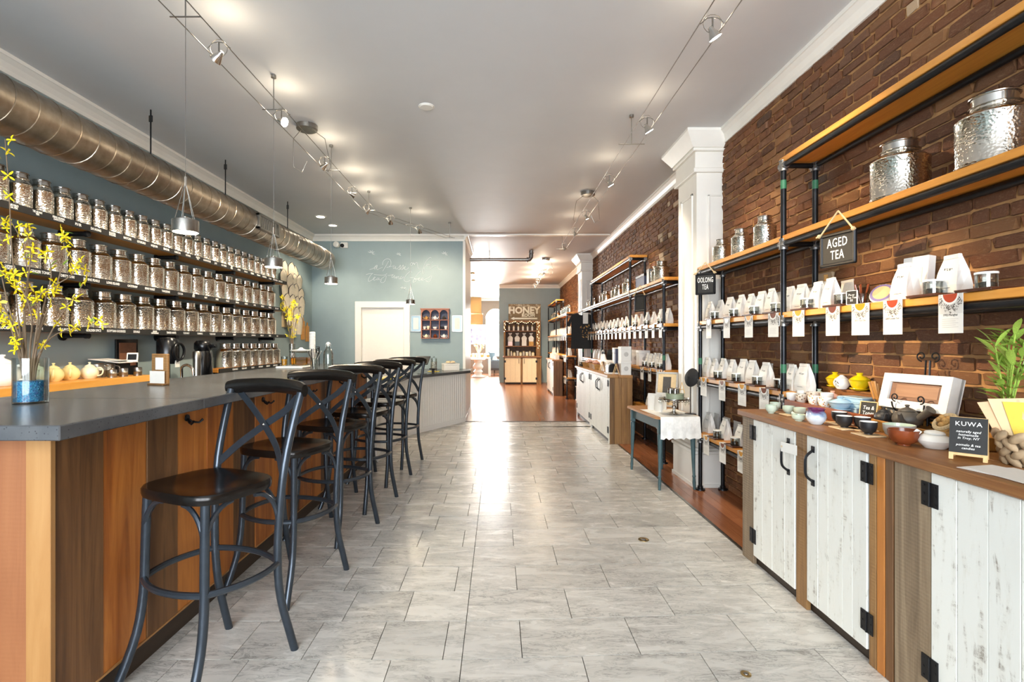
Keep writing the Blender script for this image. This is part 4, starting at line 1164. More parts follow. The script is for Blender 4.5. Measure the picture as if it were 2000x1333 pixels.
# things at the far end of the bar
def jar_bottle():
    t = thing('glass_bottle', 'clear swing-top glass bottle at the far end of the bar', 'bottle', (-1.5,4.52,ZT))
    g = G(); g.lathe([(0,0),(.04,0),(.043,.006),(.043,.13),(.038,.155),(.018,.185),(.0165,.205),(.02,.21),(.014,.21),(.012,.187),(.034,.152),(.039,.13),(.039,.01),(0,.01)], 24); g.obj('glass', M['jarglass'], t)
    g = G(); g.lathe([(0,.2),(.014,.2),(.016,.215),(.02,.222),(.012,.235),(0,.236)], 14); g.obj('stopper', M['porc'], t)
    g = G(); g.tube([(-.021,0,.19),(-.024,0,.22),(0,0,.238),(.024,0,.22),(.021,0,.19)], .0018, 5); g.obj('wire_bail', M['steel'], t)
jar_bottle()
t = thing('straw_jar', 'glass tumbler holding dark straws and spoons beside the glass bottle', 'jar', (-1.56,4.34,ZT))
g = G(); g.lathe([(0,0),(.03,0),(.034,.1),(.031,.1),(.028,.006),(0,.006)], 20); g.obj('glass', M['jarglass'], t)
for k in range(7):
    a = k*.9; g = G(); g.tube([(.012*math.cos(a),.012*math.sin(a),.008),(.032*math.cos(a),.032*math.sin(a),.10),(.055*math.cos(a+.2),.055*math.sin(a+.2),.15+.01*(k%3))], .0032, 6); g.ball((.056*math.cos(a+.2),.056*math.sin(a+.2),.152+.01*(k%3)),.006,8,6,1,1,1.3); g.obj('spoon', M['pipe' if k%2 else 'steel'], t)
t = thing('cup_sleeve_tube', 'tall stack of white paper cups standing upright behind the straw jar', 'cup stack', (-1.79,4.93,ZT))
g = G()
pr = [(0,0)]
for k in range(24): pr += [(.0265,.004+.0135*k),(.029,.012+.0135*k),(.029,.0145+.0135*k)]
g.lathe(pr+[(.024,.335),(0,.30)], 20); g.obj('cups', M['white'], t)
t = thing('tea_dispenser', 'square glass jar of amber iced tea under a white plate', 'dispenser', (-1.84,4.78,ZT+.021))
g = G(); g.box(-.08,-.06,0,.08,.06,.125,.012); g.obj('glass', M['jarglass'], t)
g = G(); g.box(-.074,-.054,.006,.074,.054,.075,.008); g.obj('tea', M['amberopaque' if 'amberopaque' in M else 'amber'], t)
g = G(); g.lathe([(0,.126),(.07,.126),(.1,.138),(.098,.142),(.04,.146),(.02,.155),(.012,.165),(0,.166)], 26); g.obj('plate_lid', M['porc'], t)
t = thing('serving_tray', 'low white tray on the bar under the amber tea jar', 'tray', (-1.86,4.72,ZT))
g = G(); g.box(-.12,-.17,0,.12,.16,.02,.006); g.obj('tray', M['porc'], t)
t = thing('tea_glass', 'small glass of amber tea on the white tray', 'glass', (-1.93,4.62,ZT+.021))
g = G(); g.lathe([(0,0),(.025,0),(.028,.085),(.026,.085),(.024,.005),(0,.005)], 18); g.obj('glass', M['jarglass'], t); g = G(); g.lathe([(0,.006),(.0235,.006),(.0255,.06),(0,.06)], 18); g.obj('tea', M['teagold'], t)
t = thing('wire_plant_stand', 'black scrolled wire trivet leaning behind the amber tea jar', 'trivet', (-1.80,5.05,ZT))
g = G()
for k in range(4): g.torus((0,-.06+.04*k,.12+.03*(k%2)), .028, .0045, 14, 6, 'x'); 
g.tube([(0,-.1,.0),(0,-.1,.19),(0,.1,.19),(0,.1,.0)], .0045, 6); g.tube([(0,-.1,.08),(0,.1,.08)],.0045,6); g.obj('scrolls', M['black'], t)
# second blossom vase near the far corner
t = thing('flower_vase', 'tall slim glass of yellow blossom stems by the petal wall art', 'vase', (-2.02,5.02,ZT))
g = G(); g.lathe([(0,0),(.028,0),(.03,.22),(.028,.22),(.026,.006),(0,.006)], 20); g.obj('glass', M['jarglass'], t)
for k in range(6):
    a = q.uniform(0,6.3); P = smooth_line([(0,0,.01),(.015*math.cos(a),.015*math.sin(a),.22),(.05*math.cos(a),.05*math.sin(a),.42+.03*k),(.09*math.cos(a),.09*math.sin(a),.5+.035*k)],3)
    g = G(); g.tube(P, .003, 5); bo = g.obj('twig', M['stem'], t)
    for j in range(10):
        put('blossom', BM, bo, Vector(P[q.randrange(4,len(P))])+Vector((q.uniform(-.02,.02),)*3), (q.uniform(.5,2.4),q.uniform(-.6,.6),q.uniform(0,6)), (1.3,)*3)
# petal wall art and hanging boards on the blue wall
t = thing('petal_wall_art', 'big cream felt petal sculpture hanging on the blue wall past the canisters', 'wall art', (XL,8.1,2.05))
def petal(y, z, w_, h_, tilt, off):
    g = G(); n = 12; vs = []
    for i in range(n+1):
        u = i/n; hw = w_*(math.sin(pi/2*min(1,u/.32+.04))**.75)*(1 - .45*max(0,u-.35)/.65)
        for k in range(-2,3): vs.append((off + .035*(1-(k/2)**2)*min(1,u*2+.2) - .02*u, y + hw*k/2 + tilt*(1-u), z - h_*u))
    b = len(vs); vs += [(x-.006, yy, zz) for x,yy,zz in vs]
    fs = [(i*5+k, i*5+k+1, i*5+6+k, i*5+5+k) for i in range(n) for k in range(4)]
    g.add(vs, fs + [tuple(b+j for j in reversed(f)) for f in fs], True); po = g.obj('petal', M['artpetal'], t, fix=False)
    e = G(); e.tube([vs[i*5] for i in range(8,-1,-1)] + [vs[i*5+4] for i in range(0,9)], .0065, 5); e.obj('edge', M['greyclay'], po)  # dark rim tube put in as the shadow line around each petal
for rw_, (z, n, off) in enumerate(((.52,3,.02),(.36,4,.04),(.18,4,.06),(0,4,.08),(-.17,3,.10),(-.32,2,.12))):
    for k in range(n): petal((k-(n-1)/2)*.20 + q.uniform(-.02,.02), z+q.uniform(-.03,.03), .125, .30, q.uniform(-.03,.03), off + .012*(k%2))
g = G(); g.box(.001,-.3,-.5,.02,.3,.42); g.obj('backing', M['creamcloth'], t)
for i, (y, z, l) in enumerate(((8.62,1.53,'longer'),(8.82,1.5,'shorter'))):
    t = thing('cutting_board', 'orange wooden board hung on the blue wall in the far corner, %s one' % l, 'board', (XL+.002,y,z), group='hung boards')
    g = G(); g.box(0,-.07,-.17,.02,.07,.15-.05*i,.006); g.obj('board', M['orange'], t); g = G(); g.box(.003,-.02,.15-.05*i,.017,.02,.21-.05*i,.005); g.obj('handle', M['orange'], t)
# security camera, framed tablets, cubby
t = thing('security_camera', 'white security camera high in the corner of the scripted wall', 'camera', (mx(667,YB), YB, mz(480,YB)))
g = G(); g.box(-.005,-.05,-.05,.12,0,.05,.008); g.obj('mount_box', M['trim'], t)
g = G(); g.lathe([(0,-.02),(.05,-.02),(.05,.06),(.03,.08),(0,.082)], 20, (0,0,0), Matrix.Translation((-.06,-.07,0)) @ Matrix.Rotation(R(90),4,'X')); g.obj('housing', M['trim'], t)
g = G(); g.ball((.03,-.06,-.01), .035, 14, 8); g.obj('lens_ball', M['plasticblack'], t)
for i, (px, lab) in enumerate(((812.5,'blue and white framed print hanging between the door and the cubby'),(893,'blue and white framed print hanging beside the corner of the wall'))):
    t = thing('framed_print', lab, 'picture', (mx(px,YB), YB-.001, mz(632.5,YB)), group='framed prints')
    g = G()
    for b in ((-.09,-.018,-.145,-.08,0,.145),(.08,-.018,-.145,.09,0,.145),(-.09,-.018,.135,.09,0,.145),(-.09,-.018,-.145,.09,0,-.135)): g.box(*b)
    g.obj('frame', M['brushed'], t); g = G(); g.box(-.081,-.008,-.136,.081,-.002,.136); g.obj('print', M['bluepot'], t); g = G(); g.box(-.045,-.0095,-.1,.045,-.008,.1); g.obj('sheet', M['white'], t)
cx, cz = mx(850,YB-.05), mz(633.5,YB-.05)
cb = thing('cubby_shelf', 'cherry wood nine-hole cubby with arched tops hung on the blue wall', 'shelf', (cx, YB, cz))
W2, H2, D2 = .235, .255, .10
g = G(); g.box(-W2,-.006,-H2,W2,-.001,H2); g.obj('back', M['navy'], cb)
for s in (-1,1): g = G(); g.box(s*W2-.008,-D2,-H2,s*W2+.008,0,H2); g.obj('side', M['cubby'], cb)
for k, z in enumerate((-H2,-H2/3-.02,H2/3-.02)): g = G(); g.box(-W2,-D2,z,W2,0,z+.012); g.obj('shelf', M['cubby'], cb)
g = G(); g.box(-W2-.02,-D2-.02,H2,W2+.02,0,H2+.018); g.obj('top', M['cubby'], cb)
for x in (-W2/3, W2/3): g = G(); g.box(x-.006,-D2,-H2,x+.006,-.006,H2); g.obj('divider', M['cubby'], cb)
for k in range(3):
    xa, xb = -W2+k*2*W2/3+.007, -W2+(k+1)*2*W2/3-.007; c = (xa+xb)/2; r_ = (xb-xa)/2
    g = G()
    for j in range(10):
        a0, a1 = pi*j/10, pi*(j+1)/10
        p0, p1 = (c+r_*math.cos(a0), H2-r_-.01+r_*math.sin(a0)), (c+r_*math.cos(a1), H2-r_-.01+r_*math.sin(a1))
        g.prism([p0,(p0[0],H2),(p1[0],H2),p1], -D2, -D2+.008, 'y')
    g.obj('arch', M['cubby'], cb)
rows = [cz+H2/3-.02+.0125, cz-H2/3-.02+.0125, cz-H2+.0125]
cxs = [cx-2*W2/3, cx, cx+2*W2/3]
yy = YB-.055
def mini(kind, c, r_, mat, lab, **k):
    if kind == 'pot': make_teapot('teapot', lab, M[mat], .036, .055, loc=(cxs[c],yy,rows[r_]), rz=k.get('rz',0), group='pots in the cubby')
    else: make_cup('cup', lab, M[mat], k.get('r',.028), k.get('h',.05), loc=(cxs[c]+k.get('dx',0),yy,rows[r_]), group='cups in the cubby')
mini('pot',0,0,'honey','tan teapot in the cubby, upper row beside the frame'); mini('pot',1,0,'porc','white teapot in the cubby, upper row centre',rz=R(180)); mini('pot',2,0,'greyclay','grey clay teapot in the cubby, upper row end',rz=R(90))
mini('cup',0,1,'porc','white cup in the cubby, middle row, outer one',dx=-.03); mini('cup',0,1,'cream','cream cup in the cubby, middle row, next to the divider',dx=.035,h=.06); mini('cup',1,1,'porc','wide white bowl in the cubby centre hole',r=.04,h=.045)
mini('cup',2,1,'blackpot','black cup in the cubby, middle row',dx=-.035); mini('cup',2,1,'porc','tall white cup in the cubby, middle row end',dx=.03,h=.06)
mini('pot',0,2,'cream','cream teapot in the cubby, bottom row first hole'); mini('pot',1,2,'bowlbrown','brown teapot in the cubby, bottom row centre',rz=R(90)); mini('pot',2,2,'porc','white teapot in the cubby, bottom row end')
# register counter things
t = thing('till_tablet', 'black till tablet on a stand on the white beadboard counter', 'tablet', (-1.12,7.55,.8505), R(-20))
g = G(); g.cyl((0,0,0),(0,0,.006),.07,n=20); g.tube([(0,0,.006),(0,.03,.09),(0,.0,.16)], .012, 8); g.obj('stand', M['plasticblack'], t)
g = G(); g.box(-.12,-.005,-.08,.12,.007,.08,.006,Matrix.Translation((0,-.01,.2)) @ Matrix.Rotation(R(-40),4,'X')); g.obj('screen', M['plasticblack'], t)
t = thing('card_reader', 'small black card reader on a stalk beside the till tablet', 'card reader', (-.98,7.72,.8505), R(-20))
g = G(); g.cyl((0,0,0),(0,0,.06),.02,n=12); g.obj('stalk', M['plasticblack'], t); g = G(); g.box(-.05,-.04,.055,.05,.04,.075,.006); g.obj('pad', M['plasticblack'], t)
t = thing('candy_jar', 'clear jar of black and white candy on a yellow mat', 'jar', (-1.03,8.2,.8555))
g = G(); g.lathe([(0,0),(.05,0),(.05,.2),(.048,.2),(.048,.004),(0,.004)], 20); g.obj('glass', M['jarglass'], t); g = G(); g.lathe([(0,.005),(.047,.005),(.047,.15),(0,.155)], 20); g.obj('candy', M['speckjar'], t); g = G(); g.lathe([(0,.201),(.052,.201),(.052,.215),(.015,.22),(.012,.24),(0,.24)], 20); g.obj('lid', M['jarglass'], t)
g = G(); g.box(-1.12,8.11,.8503,-.94,8.29,.8550,.002); tag(g.obj('yellow_mat', M['yellow']), 'small yellow mat under the candy jar', 'mat')
t = thing('bakery_box', 'white bakery box on the far end of the beadboard counter', 'box', (-.80,8.6,.8505), R(20))
g = G(); g.box(-.13,-.09,0,.13,.09,.11,.003); g.obj('box', M['white'], t); g = G(); g.box(-.133,-.093,.088,.133,.093,.113,.003); g.obj('lid', M['white'], t)
t = thing('pastry_plate', 'plate of pale pastries on top of the white bakery box', 'plate', (-.80,8.6,.964))
g = G(); g.lathe([(0,0),(.06,0),(.1,.012),(.1,.015),(.06,.004),(0,.004)], 22); g.obj('plate', M['porc'], t)
for k in range(6): g = G(); g.ball((.05*math.cos(k*1.05),.05*math.sin(k*1.05),.022), .026, 10, 6, 1, 1, .7); g.obj('pastry', M['coaster'], t)
g = G(); g.box(-1.5,6.3,.8505,-1.26,6.75,.87,.004); tag(g.obj('yellow_folder', M['yellow']), 'flat yellow folder on the lower counter behind the stools', 'folder')
# ================================================================ pipe shelving along the brick wall
def rack(label, posts, levels, XA=1.80, XB=2.0, tapes=()):
    """posts: (Y, z0, z1); levels: (z, y0, y1)"""
    t = thing('pipe_shelving', label, 'shelving', (0,0,0))
    for (Y, z0, z1) in posts:
        for x in (XA, XB):
            g = G(); g.cyl((x,Y,z0),(x,Y,z1), .0168, n=10); po = g.obj('post', M['pipe'], t)
            f = G(); f.cyl((x,Y,z0),(x,Y,z0+.012), .042, .040, n=14); f.cyl((x,Y,z0+.012),(x,Y,z0+.035), .024, n=10); f.obj('flange', M['pipe'], po)
            for zt in tapes:
                if z0 < zt < z1 - .1: f = G(); f.cyl((x,Y,zt),(x,Y,zt+.055), .0178, n=10, caps=False); f.obj('tape', M['green'], po)
            for (z, y0, y1) in levels:
                if y0-.1 < Y < y1+.1 and z-.06 < z1 + .02:
                    f = G(); zz = z-.034-.019
                    f.cyl((x,Y,zz-.03),(x,Y,zz+.03), .0235, n=10); f.cyl((x,max(Y-.034,y0),zz),(x,min(Y+.034,y1),zz), .0225, n=10); f.cyl((x,Y,zz+.026),(x,Y,zz+.034),.027,n=10); f.cyl((x,Y,zz-.034),(x,Y,zz-.026),.027,n=10)
                    f.obj('fitting', M['galv'], po)
    for (z, y0, y1) in levels:
        ends = sorted([p[0] for p in posts if y0-.1 < p[0] < y1+.1])
        cuts = [y0] + ends[1:-1] + [y1]
        for a, b in zip(cuts[:-1], cuts[1:]):
            g = G(); g.box(XA-.012, a+.001, z-.034, XB+.022, b-.001, z, .003); g.obj('shelf_board', M['shelf'], t)
        for x in (XA, XB):
            g = G(); g.cyl((x,y0+.01,z-.053),(x,y1-.01,z-.053), .0165, n=10); g.obj('rail', M['pipe'], t)
        for Y in ends:
            g = G(); g.cyl((XA,Y,z-.053),(XB,Y,z-.053), .0165, n=10); g.obj('cross_pipe', M['pipe'], t)
    return t
Z2, Z3, Z4, Z5 = 1.985, 1.502, 1.005, .51
rack('black pipe and pine shelving nearest the camera, hung with the chalk signs', [(4.56,0,1.95),(3.23,0,2.44),(1.42,.905,2.44)],
     [(2.48,1.36,3.26),(Z2,1.36,4.6),(Z3,1.36,4.6),(Z4,3.18,4.6),(Z5,3.2,4.6)], tapes=(1.12,2.28))
rack('black pipe and pine shelving between the two pillars', [(5.56,0,1.99),(6.98,0,2.46),(9.86,0,2.46),(10.85,0,1.99)],
     [(2.505,6.94,9.9),(2.02,5.5,10.9),(1.52,5.5,10.9),(1.01,5.5,10.9),(.50,5.5,7.05)], tapes=(1.12,))
rack('black pipe and pine shelving in the far corner beyond the second pillar', [(11.9,0,1.99),(14.1,0,2.46),(16.3,0,2.46)],
     [(2.505,14.06,16.34),(2.02,11.85,16.4),(1.52,11.85,16.4),(1.01,11.85,16.4),(.50,11.85,12.5)], XA=1.60, XB=1.79)

def xy(px, X): return X*1000.0/(px-973.0)
# canisters on the upper shelves
big = Proto(make_tin('tea_canister', .118, .27, 'tin'))
big.place((1.90, xy(1757,1.90), Z2+.001), 1.0, 'large hammered steel canister over the chalk sign on the second pipe shelf')
big.place((1.90, xy(1942,1.90), Z2+.001), 2.0, 'large hammered steel canister nearest the camera on the second pipe shelf')
med = Proto(make_tin('tea_canister', .076, .205, 'tin'))
for i, px in enumerate((1410, 1448, 1494)):
    med.place((1.91, xy(px,1.91), Z2+.001), i*1.3, 'hammered steel canister left of the tall pipe post, %s from the white pillar' % ordn(i), 'canisters by the pillar', (1,1,1+.06*i))
for i, (y, s) in enumerate(((5.95,1.15),(6.12,1.0),(7.5,1.1),(8.05,.95),(8.3,.95),(9.0,.95),(9.25,.95),(10.1,.85),(10.35,.85),(10.6,.85))):
    med.place((1.90, y, 2.021), i*1.1, 'hammered steel canister on the second shelf between the pillars, %s from the near end' % ordn(i), 'canisters between the pillars', s)
for i, y in enumerate((12.2,12.5,12.8,13.1,13.4,14.6,15.0,15.4,15.9)):
    med.place((1.70, y, 2.021), i*1.1, 'small steel canister on the second shelf of the far corner, %s from the near end' % ordn(i), 'canisters in the far corner', .95)
t = thing('black_gift_box', 'low black box lying among canisters on the second shelf', 'box', (1.90,6.62,2.021))
g = G(); g.box(-.07,-.2,0,.07,.2,.16,.004); g.obj('box', M['navy'], t); g = G(); g.box(-.073,-.203,.13,.073,.203,.166,.004); g.obj('lid', M['plasticblack'], t)
t = thing('grey_gift_box', 'pale grey box beside the black box on the second shelf', 'box', (1.90,6.30,2.021))
g = G(); g.box(-.06,-.05,0,.06,.05,.19,.004); g.obj('box', M['brushed'], t); g = G(); g.box(-.062,-.052,.16,.062,.052,.195,.004); g.obj('lid', M['galv'], t)

# white tea bags, glass sample jars, trays, pouches, information cards
M['frostlight'] = plain('grey_photo_ground', '#cfccc6', .6)
M['frost'] = plain('frosted_pouch', '#b9b6b0', .35, vary=.1)
M['photo'] = plain('dark_tea_print', '#433a33', .7, vary=.5, scale=200)
def make_bag():
    t = thing('tea_bag', 'bag', 'tea bag')
    H_ = .165
    g = G()
    L = [(0,.054,.031),(.045,.054,.033),(.10,.049,.024),(H_,.037,.004)]
    for (z0,a0,b0),(z1,a1,b1) in zip(L[:-1],L[1:]):
        gu0, gu1 = .012*min(1,z0/.1), .012*min(1,z1/.1)   # tucked-in side gussets
        p = [(-a0,-b0,z0),(a0,-b0,z0),(a0-gu0,0,z0),(a0,b0,z0),(-a0,b0,z0),(-a0+gu0,0,z0)]
        r_ = [(-a1,-b1,z1),(a1,-b1,z1),(a1-gu1,0,z1),(a1,b1,z1),(-a1,b1,z1),(-a1+gu1,0,z1)]
        g.add(p+r_, [(i,(i+1)%6,6+(i+1)%6,6+i) for i in range(6)] + ([tuple(range(6))] if z0 == 0 else []) + ([tuple(range(6,12))] if z1 == H_ else []))
    g.obj('body', M['white'], t)
    g = G(); g.box(-.0385,-.010,H_-.014,.0385,.006,H_+.006,.003); g.obj('fold', M['white'], t)
    g = G()
    for (x, z, w_, h_) in ((-.012,.108,.003,.008),(-.006,.112,.006,.002),(-.002,.105,.003,.004),(.003,.110,.005,.002),(.006,.104,.003,.009),(.011,.109,.004,.003),(-.016,.033,.032,.0016)):
        y = -.0335 if z < .06 else -.024 + (z-.10)*.31 - .0008
        sl = 0 if z < .06 else .31
        g.add([(x*1.5,y-.0006,z),(x*1.5+w_*1.5,y-.0006,z),(x*1.5+w_*1.5,y-.0006+sl*h_,z+h_),(x*1.5,y-.0006+sl*h_,z+h_)], [(0,1,2,3)])
    g.obj('mark', M['ink'], t, fix=False)
    return t
def make_jar():
    t = thing('sample_jar', 'jar', 'jar')
    r, h = .033, .058
    g = G(); g.lathe([(0,0),(r,0),(r,h),(r-.002,h),(r-.002,.003),(0,.003)], 20); g.obj('glass', M['jarglass'], t)
    g = G(); g.lathe([(0,h),(r*1.06,h),(r*1.08,h+.004),(r*1.06,h+.008),(r*.5,h+.009),(0,h+.009)], 20); g.obj('lid', M['porc'], t)
    g = G(); g.lathe([(0,.0035),(r-.0028,.0035),(r-.0028,.024),(r*.5,.03),(0,.028)], 18); g.obj('tea', M['tealeaf'], t)
    return t
def make_tray():
    t = thing('sample_tray', 'tray', 'tray')
    g = G(); g.box(-.075,-.055,0,.075,.055,.006,.002); g.obj('base', M['traydark'], t)
    g = G()
    for b in ((-.075,-.055,.006,.075,-.049,.011),(-.075,.049,.006,.075,.055,.011),(-.075,-.049,.006,-.069,.049,.011),(.069,-.049,.006,.075,.049,.011)): g.box(*b)
    g.obj('rim', M['traydark'], t)
    return t
def make_pouch():
    t = thing('clear_pouch', 'pouch', 'pouch')
    vs = []
    L = [(0,.055,.022),(.05,.056,.024),(.11,.055,.012),(.15,.055,.002)]
    g = G()
    for z,a,b in L: vs += [(-a,-b*.3,z),(0,-b,z),(a,-b*.3,z),(a,b*.3,z),(0,b,z),(-a,b*.3,z)]
    n = 6
    g.add(vs, [tuple(range(n))] + [(i*n+k,i*n+(k+1)%n,(i+1)*n+(k+1)%n,(i+1)*n+k) for i in range(3) for k in range(n)] + [tuple(range(18,24))], True); g.obj('film', M['frost'], t)
    g = G(); g.box(-.056,-.0025,.148,.056,.0025,.158); g.obj('seal', M['frost'], t)
    return t
def make_card(tea, detail=True):
    t = thing('info_card', 'card', 'information card')
    w_, h_ = .058, .155
    g = G(); g.box(-w_,0,-h_,w_,.0012,0); g.box(-w_,0,-.0005,w_,.04,.0008); g.obj('sheet', M['white'], t)
    g = G(); g.add([(-w_+.0005,-.0004,-.078),(w_-.0005,-.0004,-.078),(w_-.0005,-.0004,0),(-w_+.0005,-.0004,0)],[(0,1,2,3)]); g.obj('photo_print', M['frostlight'], t, fix=False)
    g = G(); q_ = random.Random(2)
    if detail:
        for k in range(150):
            a = q_.uniform(pi*1.08, pi*1.92); r_ = q_.uniform(.044,.074); x, z = r_*math.cos(a)*.85, r_*math.sin(a); s_ = q_.uniform(.0025,.0055); d = q_.uniform(0,pi)
            if abs(x) > w_-.004: continue
            g.add([(x-s_*math.cos(d),-.0006,z-s_*math.sin(d)),(x+s_*.3,-.0006,z-s_*.4),(x+s_*math.cos(d),-.0006,z+s_*math.sin(d)),(x-s_*.3,-.0006,z+s_*.4)],[(0,1,2,3)])
        tag(g.obj('leaf_print', M['photo'], t, fix=False), kind='stuff')
    else:
        g.add([(-.05,-.0006,-.03),(.05,-.0006,-.03),(.04,-.0006,-.066),(-.04,-.0006,-.066)],[(0,1,2,3)]); g.obj('leaf_print', M['photo'], t, fix=False)
    n = 14
    pts = [(.042*math.cos(pi+pi*k/n), .042*math.sin(pi+pi*k/n)) for k in range(n+1)]; pin = [(.034*math.cos(pi+pi*k/n), .034*math.sin(pi+pi*k/n)) for k in range(n+1)]
    g = G(); g.add([(x,-.0014,z) for x,z in pts]+[(x,-.0014,z) for x,z in pin], [(k,k+1,n+2+k,n+1+k) for k in range(n)]); g.obj('cup_print', M['porc'], t, fix=False)
    g = G(); g.add([(x,-.0013,z) for x,z in pin], [tuple(range(n+1))]); g.obj('tea_print', M[tea], t, fix=False)
    if detail:
        g = G()
        for k in range(5): g.add([(-.038,-.0006,-.098-.008*k),(.038-.012*(k%2),-.0006,-.098-.008*k),(.038-.012*(k%2),-.0006,-.0994-.008*k),(-.038,-.0006,-.0994-.008*k)],[(0,1,2,3)])
        g.obj('text_lines', M['frost'], t, fix=False)
    return t
bag, jar, tray_, pouch = Proto(make_bag()), Proto(make_jar()), Proto(make_tray()), Proto(make_pouch())
cards = {k: Proto(make_card(k)) for k in ('teared','teagold','teadark')}
fcards = Proto(make_card('teagold', False))
RZ = R(-90)
SH = {3:'middle', 4:'fourth', 5:'lowest'}
def station(items, z, nm, kind, X, rack_nm, base):
    for i, px in enumerate(items):
        Y = xy(px, X) if px > 100 else px
        j = rnd.uniform(-.12,.12)
        if kind == 'bag': bag.place((X,Y,z), RZ+j, 'white paper tea bag on the %s shelf %s, %s from %s' % (nm, rack_nm, ordn(i), base), 'tea bags on the %s shelf %s' % (nm, rack_nm), (1,1,rnd.uniform(.97,1.06)))
        if kind == 'jar':
            tray_.place((X-.005,Y,z), RZ, 'dark sample tray on the %s shelf %s, %s from %s' % (nm, rack_nm, ordn(i), base), 'sample trays')
            jar.place((X-.005,Y,z+.0063), rnd.uniform(0,6), 'lidded glass jar, %s shelf %s, %s from %s' % (nm, rack_nm, ordn(i), base), 'sample jars')
        if kind == 'pouch': pouch.place((X,Y,z), RZ+j, 'frosted pouch, back of the %s shelf %s, %s from %s' % (nm, rack_nm, ordn(i), base), 'frosted pouches', rnd.uniform(.95,1.05))
        if kind == 'card':
            pr = fcards if rack_nm != 'by the signs' else cards[('teagold','teadark','teagold','teadark','teagold','teadark','teagold','teared','teared')[i % 9]]
            pr.place((X,Y,z+.0005), RZ+j*.4, 'white card hanging from the %s shelf %s, %s from %s' % (nm, rack_nm, ordn(i), base), 'cards on the %s shelf %s' % (nm, rack_nm))
NA = 'by the signs'
BP = 'the pillar'
station((1388,1408,1427,1449,1468,1489,1508,1545,1567,1599,1624,1768,1862), Z3+.0005, SH[3], 'bag', 1.885, NA, BP)
station((1397,1434,1474,1517,1577,1645,1824,1929), Z3+.0005, SH[3], 'jar', 1.835, NA, BP)
station((1405,1440,1478,1520,1586,1655), Z3+.0005, SH[3], 'pouch', 1.97, NA, BP)
station((1384,1419,1462,1510,1559,1626,1680,1743,1856), Z3, SH[3], 'card', 1.7795, NA, BP)
station((1383,1397,1414,1432,1453,1471,1497,1549,1572), Z4+.0005, SH[4], 'bag', 1.885, NA, BP)
station((1403,1439,1480,1524), Z4+.0005, SH[4], 'jar', 1.835, NA, BP)
station((1392,1425,1460,1500,1540), Z4+.0005, SH[4], 'pouch', 1.97, NA, BP)
station((1374,1410,1449,1492), Z4, SH[4], 'card', 1.7795, NA, BP)
station((1385,1417,1448), Z5+.0005, SH[5], 'bag', 1.885, NA, BP)
station((1402,1437), Z5+.0005, SH[5], 'jar', 1.835, NA, BP)
station((1398,1420,1440,1460), Z5+.0005, SH[5], 'pouch', 1.97, NA, BP)
station((1379,1411,1447), Z5, SH[5], 'card', 1.7795, NA, BP)
for (px, s) in ((1856,'1992 Menghai'),(1743,'2007 Loose Tuo'),(1680,'2011 Tuo Cha')):
    c = min((o for o in col.objects if o.name.startswith('info_card')), key=lambda o: (o.location - Vector((1.7795, xy(px,1.7795), Z3))).length)
    text(s, .0125, c, (0,-.0008,-.083), (R(90),0,0), M['ink'], ext=.0001)
NB, BB = 'between the pillars', 'its near end'
station([5.66+.265*k for k in range(19)], 1.5205, SH[3], 'bag', 1.885, NB, BB)
station([5.78+.53*k for k in range(9)], 1.5205, SH[3], 'jar', 1.835, NB, BB)
station([5.62+.265*k for k in range(19)], 1.5200, SH[3], 'card', 1.7795, NB, BB)
station([5.72,5.86,6.0,6.14,6.28,6.42,9.2,9.45,9.7,9.95,10.2], 1.0105, SH[4], 'bag', 1.885, NB, BB)
station([5.80,6.10,6.40], 1.0105, SH[4], 'jar', 1.835, NB, BB)
station([5.70,6.02,6.34], 1.0100, SH[4], 'card', 1.7795, NB, BB)
station([5.66,5.85,6.2,6.38], .5005, SH[5], 'bag', 1.885, NB, BB)
station([5.7,5.95,6.2,6.45], .5005, SH[5], 'pouch', 1.96, NB, BB)
station([5.72,5.98,6.3], .5000, SH[5], 'card', 1.7795, NB, BB)
NC = 'in far corner'
station([12.0+.33*k for k in range(14)], 1.5205, SH[3], 'bag', 1.69, NC, BB)
station([12.05+.33*k for k in range(13)], 1.5200, SH[3], 'card', 1.5795, NC, BB)
station([11.98+.16*k for k in range(4)] + [14.6+.3*k for k in range(5)], 1.0105, SH[4], 'bag', 1.69, NC, BB)
station([12.02+.16*k for k in range(3)], 1.0100, SH[4], 'card', 1.5795, NC, BB)
station([11.98+.15*k for k in range(4)], .5005, SH[5], 'bag', 1.69, NC, BB)
station([12.0+.15*k for k in range(3)], .5000, SH[5], 'card', 1.5795, NC, BB)

# odd things on the middle shelf near the camera
t = thing('white_tea_box', 'tall white box leaning behind the tea bag on the middle shelf', 'box', (1.985, xy(1790,1.985), Z3+.001), R(-90), None, (R(-5),0,R(-78)))
g = G(); g.box(-.06,-.022,0,.06,.022,.215,.002); g.obj('box', M['white'], t); g = G(); g.box(-.035,-.0235,.09,.035,-.0215,.16); g.obj('window', M['frost'], t); g = G(); g.box(-.03,-.0235,.02,.03,-.0215,.06); g.obj('dark_label', M['navy'], t)
t = thing('tea_cake', 'round wrapped tea cake with an orange centre on a small stand', 'tea cake', (1.845, xy(1717,1.845), Z3+.001), 0, None, (R(58),0,R(-62)))
g = G(); g.lathe([(0,-.006),(.05,-.006),(.056,0),(.05,.008),(0,.01)], 30, (0,.054,0)); g.obj('wrapper', M['white'], t)
g = G(); g.lathe([(.038,.0105),(.05,.0088)], 30, (0,.054,0)); g.obj('purple_band', plain('violet_print','#6f6390',.6), t, fix=False); g = G(); g.lathe([(0,.0112),(.038,.0106)], 30, (0,.054,0)); g.obj('orange_print', plain('peach_print','#d9a273',.6), t, fix=False)
